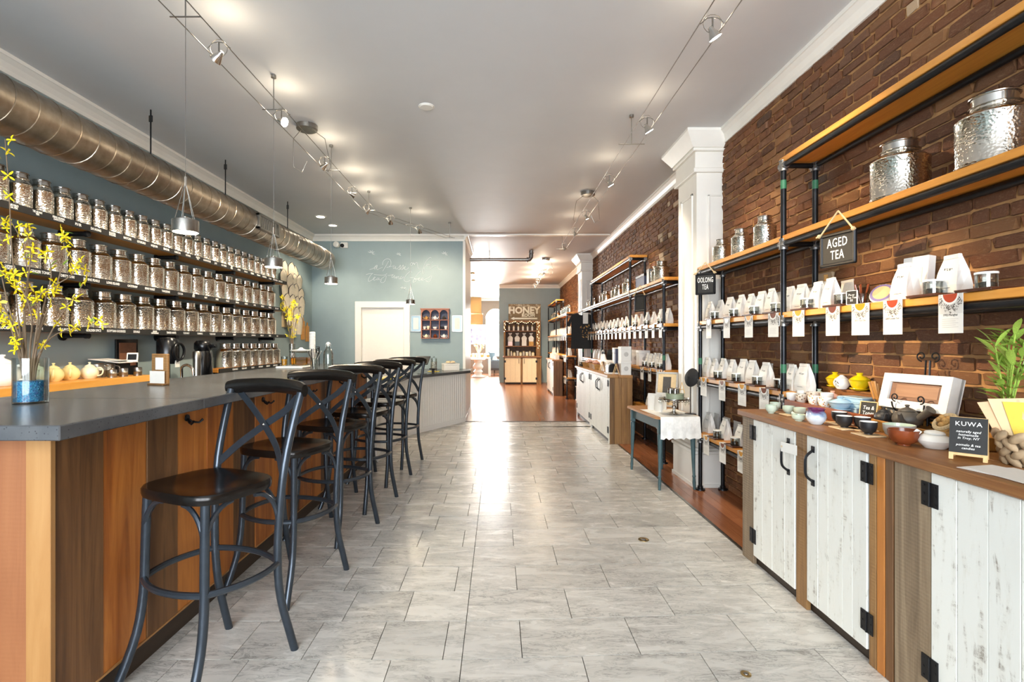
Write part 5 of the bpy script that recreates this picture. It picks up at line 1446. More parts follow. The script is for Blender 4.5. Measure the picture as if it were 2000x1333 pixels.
t = thing('plate_stand', 'thin wire stand holding the round tea cake', 'stand', (1.875, xy(1722,1.875), Z3+.001), R(-62))
g = G(); g.tube([(-.02,-.03,.003),(-.02,.03,.003),(-.012,.012,.095),(.012,.012,.095),(.02,.03,.003),(.02,-.03,.003)], .002, 6); g.obj('wire', M['steel'], t)
t = thing('mini_chalkboard', 'tiny chalkboard with handwriting before the jar of dark sticks', 'sign', (1.81, xy(1664,1.81), Z3+.001), R(-70))
g = G(); g.box(-.026,-.003,.004,.026,.003,.072,.003); g.obj('slate', M['chalk'], t)
g = G()
for b in ((-.028,-.004,.002,-.0255,.004,.074),(.0255,-.004,.002,.028,.004,.074),(-.028,-.004,.0715,.028,.004,.074),(-.028,-.004,.002,.028,.004,.0045)): g.box(*b)
g.obj('frame', M['trim'], t)
text('Pu-er\nTuo Tea\n$2', .0145, t, (0,-.0035,.038), (R(90),0,0), M['chalktext'], ext=.0002, lead=.95)
t = thing('stick_glass', 'glass beaker holding dark wrapped tea sticks on the middle shelf', 'glass', (1.86, xy(1684,1.86), Z3+.001))
g = G(); g.lathe([(0,0),(.022,0),(.03,.05),(.024,.06),(.022,.06),(.027,.048),(.02,.004),(0,.004)], 20); g.obj('glass', M['jarglass'], t)
for k in range(5):
    a = k*1.3; g = G(); g.tube([(.006*math.cos(a),.006*math.sin(a),.006),(.03*math.cos(a),.03*math.sin(a),.105)], .004, 6); g.obj('stick', M['bowlbrown'], t)
t = thing('cork_bottle', 'slim cork-topped bottle standing behind two tea bags', 'bottle', (1.965, xy(1613,1.965), Z3+.001))
g = G(); g.lathe([(0,0),(.022,0),(.022,.13),(.01,.15),(.01,.175),(0,.175)], 16); g.obj('glass', M['frost'], t); g = G(); g.lathe([(0,.176),(.011,.176),(.012,.215),(0,.215)], 12); g.obj('cork', M['honey'], t)

# chalk signs on rope
def chalk_sign(label, lines, x, Y, ztop, w_, h_, rz, zs, size, sx=.6):
    t = thing('chalk_sign', label, 'sign', (x, Y, ztop), rz)
    g = G(); g.box(-w_/2,-.006,-h_,w_/2,.006,0,.003); g.obj('board', M['chalk'], t)
    g = G(); e = .014
    for b in ((-w_/2-.004,-.012,-h_-.004,-w_/2+e,.008,.004),(w_/2-e,-.012,-h_-.004,w_/2+.004,.008,.004),(-w_/2-.004,-.012,-e,w_/2+.004,.008,.004),(-w_/2-.004,-.012,-h_-.004,w_/2+.004,.008,-h_+e)): g.box(*b, b=.005)
    g.obj('frame', M['black'], t)
    g = G()
    for s in (-1,1):
        P = [(s*w_*.5,-.012,-.004),(s*w_*.25,-.006,(zs-ztop)*.5),(0,.0,zs-ztop+.003)]
        g.tube(smooth_line(P,3), .0045, 6); g.ball((s*w_*.5,-.016,0), .011, 8, 6)
        g.tube([(s*w_*.5,-.016,0),(s*(w_*.5+.016),-.02,-.004)], .004, 5)
    g.obj('rope', M['rope'], t)
    if lines: text(lines, size, t, (0,-.0068,-h_/2), (R(90),0,0), M['chalktext'], sx=sx, ext=.0003, off=.0003, lead=.95, space=1.1)
chalk_sign('black chalk sign reading AGED TEA hanging by rope from the second pipe shelf', 'AGED\nTEA', 1.745, xy(1637,1.745), 1.875, .205, .165, R(-78), Z2, .066, .66)
chalk_sign('black chalk sign reading OOLONG TEA hanging at the pillar end of the shelf', 'OOLONG\nTEA', 1.745, xy(1376,1.745)-.02, 1.895, .155, .175, R(-38), Z2, .062, .44)
chalk_sign('small blank slate hanging by rope from the second shelf between the pillars', '', 1.745, 6.3, 1.90, .15, .2, R(-50), 2.02, .05)

# black printed shirt on a hanger
t = thing('t_shirt', 'black printed t-shirt on a hanger hung from the second shelf', 'shirt', (1.66,10.2,1.93), R(-12))
hw = .24
prof = [(-.07,-.03),(-.2,-.07),(-.30,-.27),(-.235,-.30),(-.2,-.2),(-.205,-.74),(.205,-.74),(.2,-.2),(.235,-.30),(.30,-.27),(.2,-.07),(.07,-.03),(.04,-.06),(0,-.07),(-.04,-.06)]
g = G(); g.prism(prof, -.016, .016, 'y'); g.obj('shirt', M['blackcloth'], t)
g = G(); g.tube([(-.19,0,-.055),(0,0,0),(.19,0,-.055)], .005, 6); g.tube(smooth_line([(0,0,0),(0,0,.03),(.015,0,.05),(.0,0,.065),(-.012,0,.05)],3), .003, 6); g.obj('hanger', M['black'], t)
g = G(); q = random.Random(3)
for k in range(26):
    x, z, a, s = q.uniform(-.02,.17), q.uniform(-.52,-.27), q.uniform(0,pi), q.uniform(.012,.03)
    g.add([(x-s*math.cos(a),-.0168,z-s*math.sin(a)),(x+s*.3*math.sin(a),-.0168,z-s*.3*math.cos(a)),(x+s*math.cos(a),-.0168,z+s*math.sin(a)),(x-s*.3*math.sin(a),-.0168,z+s*.3*math.cos(a))],[(0,1,2,3)])
tag(g.obj('printed_pattern', M['honey'], t, fix=False), kind='stuff')
g = G(); g.box(.03,-.022,-.24,.13,-.019,-.02); g.obj('tag', M['white'], t)

# ================================================================ barn wood cabinets
def cabinet(label, y0, y1, XF, XB, ztop, stiles, doors, side=None, sidemat='barnbrown', topmat='barntop', stilemats=None, frontwhite=False, tag_off=0):
    """runs along Y with its front facing -X; stiles (ya,yb,mat); doors (ya,yb,n,hinge at 'n'ear or 'f'ar end)"""
    t = thing('barn_cabinet', label, 'cabinet', (0,0,0))
    g = G(); g.box(XF+.022, y0+.01, .06, XB, y1-.01, ztop-.036); g.box(XF+.026, y0+.01, 0, XB-.02, y1-.01, .06); g.obj('carcass', M['kick'], t)
    ym = (XF-.03+XB)/2
    for a, b in ((XF-.03, ym-.02), (ym-.02, XB+.005)):
        g = G(); g.box(a+.0006, y0-.006, ztop-.035, b-.0006, y1+.006, ztop, .004); g.obj('top_board', M[topmat], t)
    for (a, b, m) in stiles:
        g = G(); g.box(XF, a+.0015, 0, XF+.022, b-.0015, ztop-.036, .002); g.obj('stile', M[m], t)
    for (a, b, n, hs) in doors:
        d = bpy.data.objects.new('door', None); col.objects.link(d); d.parent = t; d.empty_display_size = .05
        q = random.Random(int(a*100)); ws = [q.uniform(.8,1.25) for _ in range(n)]; s = sum(ws); y = a+.003
        for k in range(n):
            L = (b-a-.006)*ws[k]/s
            g = G(); e = q.uniform(0,.002)
            g.box(XF-.004+e, y+.0008, .055, XF+.018, y+L-.0008, ztop-.042, .0018); g.obj('plank', M['whitewash'], d); y += L
        yh = a if hs == 'n' else b
        for z in (.78, .17):
            g = G(); g.box(XF-.0075, yh-.034, z-.042, XF-.0035, yh-.0012, z+.042); g.box(XF-.0075, yh+.0012, z-.042, XF-.0035, yh+.034, z+.042); g.cyl((XF-.008,yh,z-.042),(XF-.008,yh,z+.042), .004, n=8)
            for sy in (-.024,.024):
                for sz in (-.03,0,.03): g.cyl((XF-.0075,yh+sy,z+sz),(XF-.009,yh+sy,z+sz), .004, n=6)
            g.obj('hinge', M['black'], d)
        yk = (b-.055) if hs == 'n' else (a+.055)
        g = G(); g.tube(smooth_line([(XF-.004,yk,.795),(XF-.012,yk,.79),(XF-.038,yk,.765),(XF-.042,yk,.72),(XF-.038,yk,.675),(XF-.012,yk,.65),(XF-.004,yk,.645)],3), .0062, 8)
        g.box(XF-.008,yk-.011,.785,XF-.0035,yk+.011,.815); g.box(XF-.008,yk-.011,.625,XF-.0035,yk+.011,.655); g.obj('handle', M['black'], d)
    if side:
        n = side; ws = [.9,1.3,1.1,1.0,1.2][:n]; s = sum(ws); x = XF
        for k in range(n):
            L = (XB-XF)*ws[k]/s
            g = G(); g.box(x+.0006, y0-.012, .0, x+L-.0006, y0+.009, ztop-.036, .002); g.obj('side_plank', M[sidemat], t); x += L
    return t
ZC1 = .90
cabinet('white-doored barn wood cabinet holding the teaware, nearer the pillar', 1.957, 3.166, 1.51, 2.01, ZC1,
        [(3.03,3.166,'barngrey'),(2.505,2.597,'barnbrown'),(2.045,2.087,'barnbrown'),(2.0,2.044,'orangeboard'),(1.957,1.999,'darkboard')], [(2.6,3.027,4,'f'),(2.09,2.503,5,'n')])
cabinet('white-doored barn wood cabinet closest to the camera, under the folding chalk sign', .65, 1.953, 1.51, 2.01, ZC1,
        [(1.787,1.953,'barngrey'),(1.16,1.26,'barnbrown'),(.65,.74,'barngrey')], [(1.263,1.785,5,'f'),(.743,1.157,4,'n')])
cabinet('white-fronted cabinet with brown plank end, first before the middle shelving', 6.62, 8.0, 1.44, 1.735, .89, [(6.62,6.70,'whitewash'),(7.92,8.0,'whitewash')], [(6.70,7.3,4,'n'),(7.3,7.92,4,'f')], side=4, topmat='lightpost')
cabinet('white-fronted cabinet farther along the middle shelving', 8.003, 9.4, 1.44, 1.735, .89, [(8.003,8.08,'whitewash'),(9.32,9.4,'whitewash')], [(8.08,8.7,4,'n'),(8.7,9.32,4,'f')], topmat='lightpost')
cabinet('far white-doored cabinet with a dark plank end beyond the opening', 12.6, 14.3, 1.36, 1.585, .89, [(12.6,12.68,'whitewash'),(13.42,13.5,'barnbrown'),(14.22,14.3,'whitewash')], [(12.68,13.42,3,'n'),(13.5,14.22,3,'f')], side=3, sidemat='darkboard')
t = thing('paper_tag', 'blank white paper tag tied to a black cabinet door handle', 'tag', (1.463,2.655,.775), R(-80))
g = G(); g.box(.004,-.001,-.026,.115,.001,.024,.0005); g.obj('card', M['white'], t); g = G(); g.torus((.012,-.0015,0),.004,.001,10,5,'y'); g.tube([(.012,-.001,0),(0,0.004,.012),(-.006,.008,0)], .001, 5); g.obj('string', M['rope'], t)
# ================================================================ teaware on the near cabinet top
ZK = ZC1 + .0006
ZT2 = ZK + .0286
def on(px, X): return (X, xy(px, X), ZK)
def C(px, X, lab, mat, r, h, name='cup', **k):
    z = k.pop('z', ZK)
    return make_cup(name, lab, M[mat], r, h, cat=k.pop('cat','cup'), loc=(X, xy(px,X), z), **k)
C(1506,1.585,'pale green celadon cup at the pillar end, standing in front of its twin','celadon',.030,.048,belly=.06,foot=.5)
C(1514,1.68,'pale green celadon cup at the pillar end, behind its twin','celadon',.030,.048,belly=.06,foot=.5)
C(1540,1.68,'pale green celadon cup before the red tray, third from the pillar end','celadon',.031,.044,belly=.06,foot=.5)
C(1562,1.70,'pale green celadon cup before the red tray, last of the row','celadon',.031,.044,belly=.04,foot=.5)
g = G(); x, y, _ = on(1536,1.625); g.box(x-.02,y-.045,ZK,x+.02,y+.045,ZK+.006,.002); tag(g.obj('coaster', M['coaster']), 'small pale wooden coaster among the celadon cups', 'coaster')
p = C(1560,1.575,'small pale green celadon pourer in front of the celadon cups','celadon',.034,.034,name='pourer',cat='pourer',belly=.02,foot=.5)
g = G(); g.tube([(-.0,.03,.022),(-.0,.045,.028),(.0,.058,.036)], [.012,.010,.007], 10); g.obj('spout', M['celadon'], p)
t = thing('glazed_pot', 'round white pot with purple dripping glaze and a small side handle', 'pot', on(1594,1.60))
r = .044; g = G(); g.lathe([(0,.003),(r*.55,0),(r*.6,.002),(r*.95,.02),(r*1.06,.036),(r*.98,.055),(r*.8,.066),(r*.86,.074),(r*.98,.079),(r*.92,.079),(r*.75,.067),(r*.9,.05),(r*.95,.036),(r*.5,.01),(0,.009)], 28); g.obj('body', M['purplepot'], t)
g = G(); g.tube(smooth_line([(-.01,.040,.055),(-.012,.056,.055),(-.012,.056,.04),(-.01,.044,.034)],3), .005, 7); g.obj('handle', M['purplepot'], t)
for k, (px, X, lab) in enumerate(((1639,1.715,'black cup with white inside behind the first coaster pair'),(1649,1.645,'black cup with white inside on the first pale coaster'),(1684,1.70,'black cup with white inside before the small chalkboard'),(1696,1.63,'black cup with white inside on the nearer pale coaster'))):
    x, y, _ = on(px, X)
    g = G(); g.box(x-.045,y-.05,ZK,x+.045,y+.05,ZK+.007,.002); tag(g.obj('coaster', M['coaster']), 'pale wooden coaster under a black cup, %s along from the purple pot' % ordn(k), 'coaster', 'pale coasters')
    C(px,X,lab,'blackpot',.0345,.055,inner=M['porc'],foot=.45,belly=.0,z=ZK+.0075,group='black cups')
# chalkboard: Tea & Toys
t = thing('mini_chalkboard', 'small framed chalkboard with white handwriting standing behind the black cups', 'sign', (1.80,xy(1694,1.80),ZT2), 0, None, (R(-12),0,R(-62)))
g = G(); g.box(-.036,-.003,.004,.036,.003,.092,.003); g.obj('slate', M['chalk'], t)
g = G()
for b in ((-.039,-.004,.001,-.035,.004,.095),(.035,-.004,.001,.039,.004,.095),(-.039,-.004,.091,.039,.004,.095),(-.039,-.004,.001,.039,.004,.005)): g.box(*b)
g.obj('frame', M['paleframe'], t)
text("Tea &\nTongs", .026, t, (.0,-.0036,.05), (R(90),0,0), M['chalktext'], sx=.8, ext=.0002, shear=.15)
# long reddish tray with cups
YA, YB_ = 2.47, 3.14
t = thing('long_tray', 'long reddish wooden tray holding flowered cups and a blue bowl', 'tray', (0,0,0))
g = G(); g.box(1.767, YA+.012, ZK, 1.958, YB_-.012, ZK+.046); g.obj('base', M['trayred'], t)
for b in ((1.755,YA,ZK,1.7668,YB_,ZK+.062),(1.9582,YA,ZK,1.97,YB_,ZK+.062),(1.767,YA,ZK,1.958,YA+.0118,ZK+.062),(1.767,YB_-.0118,ZK,1.958,YB_,ZK+.062)):
    g = G(); g.box(*b, b=.002); g.obj('side', M['trayred'], t)
ZT1 = ZK + .0465
for k, (px, X, lab, mat, r, h) in enumerate(((1546,1.80,'plain white cup in the red tray nearest the pillar','porc',.030,.056),(1565,1.80,'grey-patterned white cup in the red tray, second from the pillar','patterned',.030,.056),(1591,1.80,'orange-flowered cup in the red tray, nearer the pillar','floral',.034,.06),(1611,1.80,'orange-flowered cup in the red tray, beside the blue bowl','floral',.034,.06),
       (1568,1.87,'white lidded cup in the back row of the red tray','porc',.034,.072),(1589,1.88,'patterned white bowl in the back row of the red tray','patterned',.04,.07),(1615,1.89,'white cup in the back row of the red tray','porc',.034,.075))):
    C(px,X,lab,mat,r,h,z=ZT1,foot=.55)
def gaiwan(loc, lab, mat, r, h, saucer=True):
    t = thing('lidded_bowl', lab, 'lidded bowl', loc)
    if saucer: g = G(); g.lathe([(0,0),(r*.6,0),(r*.95,.012),(r*.93,.015),(r*.4,.006),(0,.006)], 24); g.obj('saucer', M[mat], t)
    b = .007 if saucer else 0
    g = G(); g.lathe([(0,b),(r*.5,b),(r*.52,b+.004),(r*.78,b+h*.18),(r*.95,b+h*.42),(r*1.05,b+h*.56),(r*1.08,b+h*.57),(r*.98,b+h*.57),(0,b+h*.5)], 26); g.obj('bowl', M[mat], t)
    g = G(); g.lathe([(0,b+h*.58),(r*.98,b+h*.58),(r*.9,b+h*.64),(r*.6,b+h*.77),(r*.3,b+h*.83),(r*.25,b+h*.88),(r*.34,b+h*.98),(r*.3,b+h),(0,b+h)], 26); g.obj('lid', M[mat], t)
gaiwan((1.815,xy(1641,1.815),ZT1), 'sky blue lidded bowl at the near end of the red tray', 'bluepot', .052, .07)
M['peach'] = plain('peach_ceramic', '#e2b19c', .2)
for (px, X, lab, mat) in ((1600,1.935,'green-lidded white bowl in the back row of the red tray','celadon'),(1626,1.935,'pink-lidded white bowl in the back row of the red tray','peach')):
    gaiwan((X,xy(px,X),ZT1), lab, mat, .036, .085, False)
for i in range(3):
    t = thing('blue_gift_box', 'pale blue square box behind the blue bowl, %s' % ('bottom of the stack','middle of the stack','top of the stack')[i], 'box', (1.90, xy(1676,1.90), ZT1+.026*i), R(8*i-6), 'stacked blue boxes')
    g = G(); g.box(-.05,-.075,0,.05,.075,.018,.002); g.obj('box', M['bluepot'], t); g = G(); g.box(-.052,-.077,.0185,.052,.077,.0255,.002); g.obj('lid', M['bluepot'], t)
# wooden risers at the wall
def riser(name, lab, y0, y1, z, x0=1.975, x1=2.024):
    t = thing(name, lab, 'riser', (0,0,0))
    g = G(); g.box(x0-.005, y0, ZK+z-.012, x1, y1, ZK+z, .002); g.obj('top', M['barntop'], t)
    g = G(); g.box(x0, y0+.01, ZK, x0+.012, y1-.01, ZK+z-.0125); g.obj('front', M['barntop'], t)
riser('wooden_riser', 'dark wooden riser against the bricks under the yellow lidded bowls', 2.62, 3.13, .145, 1.978)
YZ = ZK+.1455
gaiwan((1.985,xy(1631,1.985),YZ), 'yellow lidded bowl on the wooden riser, nearer the pillar', 'yellow', .046, .085)
gaiwan((1.985,xy(1679,1.985),YZ), 'bright yellow lidded bowl on the wooden riser, farther from the pillar', 'yellow', .050, .092)
t = thing('painted_jar', 'round white jar with black brushwork between the yellow lidded bowls', 'jar', (1.965,xy(1644,1.965),YZ))
g = G(); g.lathe([(0,0),(.024,0),(.04,.022),(.042,.038),(.034,.058),(.024,.064),(0,.064)], 22); g.obj('body', M['porc'], t)
g = G()
for (a0,z0,a1,z1) in ((-.35,.048,-.2,.044),(-.1,.05,-.25,.034),(.05,.046,.1,.034),(-.3,.03,.1,.028),(-.1,.024,-.2,.016),(.15,.04,.3,.03),(.0,.02,.25,.018)):
    pr_ = lambda a,z: (-(.0425 - abs(z-.036)**1.5*2.2)*math.cos(a), -(.0425 - abs(z-.036)**1.5*2.2)*math.sin(a), z)
    g.tube([pr_(a0+(a1-a0)*k/4+.35, z0+(z1-z0)*k/4) for k in range(5)], [.001,.0018,.002,.0016,.0008], 6)
tag(g.obj('brush_marks', M['ink'], t), kind='stuff')
g = G(); g.lathe([(0,.0645),(.025,.0645),(.014,.073),(.008,.08),(0,.081)], 16); g.obj('lid', M['porc'], t)
# tan tray with black teapots
t = thing('tan_tray', 'long tan wooden tray holding the black clay teapots', 'tray', (0,0,0))
g = G(); g.box(1.7722,1.9422,ZK,1.9598,2.4278,ZK+.028); g.obj('base', M['traytan'], t)
for b in ((1.76,1.93,ZK,1.772,2.44,ZK+.05),(1.96,1.93,ZK,1.972,2.44,ZK+.05),(1.7722,1.93,ZK,1.9598,1.942,ZK+.05),(1.7722,2.428,ZK,1.9598,2.44,ZK+.05)):
    g = G(); g.box(*b, b=.002); g.obj('side', M['traytan'], t)
ZT2 = ZK+.0286
make_teapot('teapot','small black clay teapot behind the small chalkboard',M['blackpot'],.040,.062,loc=(1.815,xy(1727,1.815),ZT2),rz=R(60))
t = make_teapot('teapot','large dark clay side-handled teapot in the tan tray',M['greyclay'],.058,.078,loc=(1.845,xy(1772,1.845),ZT2),rz=R(35))
g = G(); g.tube([(-.02,-.045,.045),(-.03,-.075,.07),(-.038,-.095,.092)], [.014,.016,.021], 12); g.obj('side_handle', M['greyclay'], t)
t = thing('stick_jar', 'glass jar of brown wooden honey sticks behind the small chalkboard', 'jar', (1.90,xy(1722,1.90),ZT2))
g = G(); g.lathe([(0,0),(.032,0),(.034,.10),(.032,.10),(.03,.004),(0,.004)], 20); g.obj('glass', M['jarglass'], t)
for k in range(6):
    g = G(); b = Vector((.0,.012*math.sin(k*2),.006)); e_ = b + Vector((-.008+.01*math.cos(k*2.1), .045+.012*math.sin(k*1.7), .17+.006*(k%3))); g.tube([b, e_], .0062, 7); g.obj('stick', M['traytan'], t)
t = thing('glass_pitcher', 'patterned glass jar with a dark clip beside the honey sticks', 'jar', (1.925,xy(1742,1.925),ZT2))
g = G(); g.lathe([(0,0),(.036,0),(.04,.05),(.036,.10),(.034,.1),(.037,.05),(.033,.005),(0,.005)], 20); g.obj('glass', M['jarglass'], t); g = G(); g.lathe([(0,.006),(.033,.006),(.036,.05),(.03,.06),(0,.06)],18); g.obj('filling', M['floral'], t)
for k in range(3):
    t = thing('patterned_plate', 'brown-patterned shallow bowl in the stack under the easel box, %s' % ('bottom','middle','top')[k], 'bowl', (1.90,xy(1768,1.90)+.004*k,ZT2+.0145*k), 0, 'patterned bowls')
    r = .062-.005*k; g = G(); g.lathe([(0,.001),(r*.5,0),(r*.55,.002),(r*.9,.02),(r,.034),(r*.96,.034),(r*.86,.021),(r*.5,.0048),(0,.0045)], 24); g.obj('bowl', M['patterned'], t)
# bowls in front
t = C(1756,1.705,'grey-glazed tea bowl behind the brown bowl','frost',.058,.062,name='bowl',cat='bowl',foot=.4,inner=M['celadon'])
t = C(1765,1.625,'brown-glazed tea bowl at the front edge of the cabinet top','bowlbrown',.054,.062,name='bowl',cat='bowl',foot=.42)
t = thing('squat_teapot', 'squat white porcelain teapot without handle near the joint of the tops', 'teapot', (1.70,xy(1826,1.70),ZK))
r = .056; g = G(); g.lathe([(0,0),(r*.6,0),(r*.65,.003),(r*.95,.02),(r,.03),(r*.85,.046),(r*.6,.053),(0,.054)], 26); g.obj('body', M['porc'], t); g = G(); g.lathe([(0,.0545),(r*.6,.0545),(r*.62,.06),(r*.5,.066),(0,.07)], 22); g.obj('lid', M['porc'], t); g = G(); g.tube([(-.042,.02,.05),(-.052,.032,.062)], [.013,.011], 10); g.obj('spout', M['porc'], t)
t = thing('glass_goblet', 'short-stemmed clear glass behind the squat white teapot', 'glass', (1.80,xy(1854,1.80),ZK))
g = G(); g.lathe([(0,0),(.034,0),(.034,.003),(.006,.008),(.006,.028),(.034,.04),(.04,.06),(.04,.092),(.038,.092),(.037,.06),(.03,.043),(0,.036)], 24); g.obj('glass', M['jarglass'], t)
t = thing('straw_pouch', 'tilted woven straw pot spilling rope stuffing behind the folding chalk sign', 'basket', (1.80,1.985,ZK+.03), 0, None, (R(35),R(-25),R(-60)))
g = G()
for k in range(9): g.torus((0,0,.0+.011*k), .034+.014*math.sin(pi*k/9), .0062, 22, 6)
g.lathe([(0,-.004),(.034,-.004)],18); tag(g.obj('coils', M['honey'], t), kind='stuff')
g = G(); g.torus((0,0,.098),.038,.008,22,7); g.obj('rim', M['rope'], t)
g = G(); q = random.Random(6)
for k in range(14): g.ball((q.uniform(-.02,.02),q.uniform(-.02,.02),.09+q.uniform(0,.02)), .011, 8, 5)
tag(g.obj('stuffing', M['honey'], t), kind='stuff')
M['boxwood2'] = wood('light_walnut_inlay', ['#7a523a','#8f6549','#a07658'], 'X', 1.2, .45, .05, .1)
# easel with the white box
t = thing('display_easel', 'black scrolled iron easel holding a white box against the bricks', 'easel', (1.955,xy(1806,1.955),ZT2), R(-82))
def scroll(c, r0, s, ax=1, turns=1.25):
    return [(c[0]+s*(r0*(1-k/30))*math.cos(-pi/2+2*pi*turns*k/22), c[1], c[2]+(r0*(1-k/30))*math.sin(-pi/2+2*pi*turns*k/22)) for k in range(23)]
g = G()
for s in (-1,1):
    g.tube([(s*.012,.0,.0),(s*.010,.018,.30)], .004, 6); g.tube(scroll((s*.032,.018,.318), .024, s), .0032, 6)
g.tube([(0,.02,.2),(0,.022,.0)], .004, 6); g.obj('back_frame', M['black'], t)
for s in (-1,1):
    g = G(); g.tube(smooth_line([(s*.06,-.002,.045),(s*.07,-.05,.05),(s*.075,-.085,.075),(s*.08,-.09,.105)],3), .0038, 6); g.tube([(x,-.09,z) for x,y,z in scroll((s*.062,0,.127), .02, s)], .0032, 6); g.obj('front_hook', M['black'], t)
g = G(); g.tube([(-.06,0,.045),(.06,0,.045)], .004, 6); g.tube([(x,-.02,z) for x,y,z in scroll((.05,0,.02),.018,1)], .003, 6); g.obj('cross_bar', M['black'], t)
t = thing('display_box', 'white box with a recessed walnut panel standing on the iron easel', 'box', (1.955-.012,xy(1806,1.955),ZT2+.058), 0, None, (R(-14),0,R(-82)))
g = G(); W_, Hh = .165, .165
for b in ((-W_,-.07,0,W_,-.012,.04),(-W_,-.07,.125,W_,-.012,Hh),(-W_,-.07,.04,-W_+.04,-.012,.125),(W_-.04,-.07,.04,W_,-.012,.125),(-W_,-.025,0,W_,-.006,Hh)): g.box(*b)
g.obj('box', M['white'], t); g = G(); g.box(-W_+.0405,-.06,.0405,W_-.0405,-.026,.1245,.004); g.obj('wood_panel', M['boxwood'], t); g = G(); g.box(-W_+.07,-.062,.058,W_-.055,-.0602,.114,.001); g.obj('inlay', M['boxwood2'], t)
# folding chalk sign
t = thing('folding_sign', 'folding wooden chalk sign reading KUWA on the nearest cabinet top', 'sign', (1.655,1.80,ZK), R(-46))
for s, nm in ((-1,'front_frame'),(1,'back_frame')):
    g = G(); mm = Matrix.Translation((0,0,.145)) @ Matrix.Rotation(R(s*17),4,'X')
    for b in ((-.05,-.005,-.151,-.038,.005,0),(.038,-.005,-.151,.05,.005,0),(-.038,-.005,-.012,.038,.005,0),(-.038,-.005,-.135,.038,.005,-.123)): g.box(*b, M=mm)
    g.obj(nm, M['paleframe'], t)
g = G(); mm = Matrix.Translation((0,-.0045,.145)) @ Matrix.Rotation(R(-17),4,'X'); g.box(-.0495,-.008,-.125,.0495,-.0045,-.001, M=mm); g.obj('slate', M['chalk'], t)
g = G(); g.tube([(-.0,-.03,.045),(0,.03,.045)], .001, 5); g.obj('chain', M['brass'], t)
def on_slate(s, size, z, **k):
    p = mm @ Vector((0,-.0084,z)); text(s, size, t, p, (R(90-17),0,0), M['chalktext'], ext=.0002, **k)
on_slate('KUWA', .022, -.024, space=1.1)
on_slate('naturally aged\nhomemade\nin Troy, NY', .0115, -.062, shear=.2)
on_slate('pomelo & tea\ncandies', .0115, -.103, shear=.2)
# napkin basket, plant, papers
t = thing('woven_basket', 'chunky woven basket of cream and yellow napkins at the near edge', 'basket', (1.80,1.70,ZK))
g = G(); q = random.Random(9)
for rw_ in range(4):
    for k in range(12):
        a = 2*pi*(k+.5*(rw_%2))/12; r = .088+.006*rw_
        m_ = Matrix.Translation((r*math.cos(a), r*math.sin(a), .018+.026*rw_)) @ Matrix.Rotation(a,4,'Z') @ Matrix.Rotation(R(35 if rw_%2 else -35),4,'X')
        gg = G(); gg.ball((0,0,0),1,8,6,.013,.032,.015); g.add(gg.v, gg.f, True, m_)
tag(g.obj('weave', M['wicker'], t), kind='stuff')
g = G(); g.lathe([(0,.002),(.08,.002),(.092,.1),(.086,.1),(.076,.006),(0,.006)], 24); g.obj('liner', M['wicker'], t)
NX, NY = (-.028,-.02,-.005,.02,.04), (.025,.02,.005,-.015,-.035)
for k, (a, mat, w_, h_, ly) in enumerate(((0,'peachcloth',.07,.20,.095),(5,'creamcloth',.065,.205,.05),(8,'yellowcloth',.075,.19,.01),(12,'yellowcloth',.075,.195,-.02),(-6,'yellowcloth',.085,.19,-.055))):
    n_ = thing('folded_napkin', 'folded %s napkin standing in the woven basket, %s from the sign side' % ('yellow' if 'yellow' in mat else 'cream', ordn(k)), 'napkin', (1.80+NX[k],1.70+NY[k],ZK+.028), 0, 'napkins in the basket', (0,R((-20,-15,-9,-2,6)[k]),R(-50+a)))
    gg = G(); gg.add([(-w_*.45,-.006,0),(w_*.45,-.006,0),(w_*.45,.006,0),(-w_*.45,.006,0),(-w_*.62,-.012,h_*.55),(w_*.66,-.01,h_*.6),(w_*.66,.008,h_*.6),(-w_*.62,.004,h_*.55),(-w_*.72,-.008,h_),(w_*.78,-.006,h_*.92),(w_*.78,.005,h_*.92),(-w_*.72,.003,h_)],
       [(0,3,2,1),(0,1,5,4),(1,2,6,5),(2,3,7,6),(3,0,4,7),(4,5,9,8),(5,6,10,9),(6,7,11,10),(7,4,8,11),(8,9,10,11)]); gg.obj('cloth', M[mat], n_)
t = thing('potted_plant', 'bright green broad-leaved plant behind the napkin basket', 'plant', (1.925,1.93,ZK))
g = G(); g.lathe([(0,0),(.04,0),(.05,.10),(.053,.11),(.048,.11),(.045,.1),(0,.095)], 20); g.obj('pot', M['wicker'], t)
LF = leaf_mesh(M['fern'], .25); LN = leaf_mesh(M['fern'], .10); q = random.Random(12)
for k in range(9):
    a = q.uniform(0,6.3); h_ = q.uniform(.20,.36); lean = q.uniform(.02,.07)
    P = smooth_line([(0,0,.09),(lean*.4*math.cos(a),lean*.4*math.sin(a),.09+h_*.5),(lean*math.cos(a)-.02,lean*math.sin(a)-.03,.09+h_)],4)
    g = G(); g.tube(P, .0028, 5); so = g.obj('stem', M['fern'], t)
    for j in range(8):
        p = Vector(P[min(len(P)-1, 3+j)]); put('leaf', LF, so, p, (q.uniform(-.4,.4), q.uniform(-1.0,-.1), q.uniform(1.2,5.6)), (q.uniform(.07,.105),)*3)
for k in range(26):
    a = q.uniform(0,6.3); 
    put('leaf', LN, t, (.01*math.cos(a),.01*math.sin(a),.13), (0, q.uniform(-.7,.1), a), (q.uniform(.07,.10),)*3) if math.cos(a) < .6 else None
for k in range(2):
    x, y = 1.60, 1.60-.03*k
    t = thing('paper_leaflet', 'white paper leaflet lying by the folding sign, %s' % ('lower sheet','upper sheet')[k], 'paper', (x,y,ZK+.0013*k), R(12-14*k), 'leaflets'); g = G(); g.box(-.075,-.1,0,.075,.1,.0012); g.obj('sheet', M['white'], t)

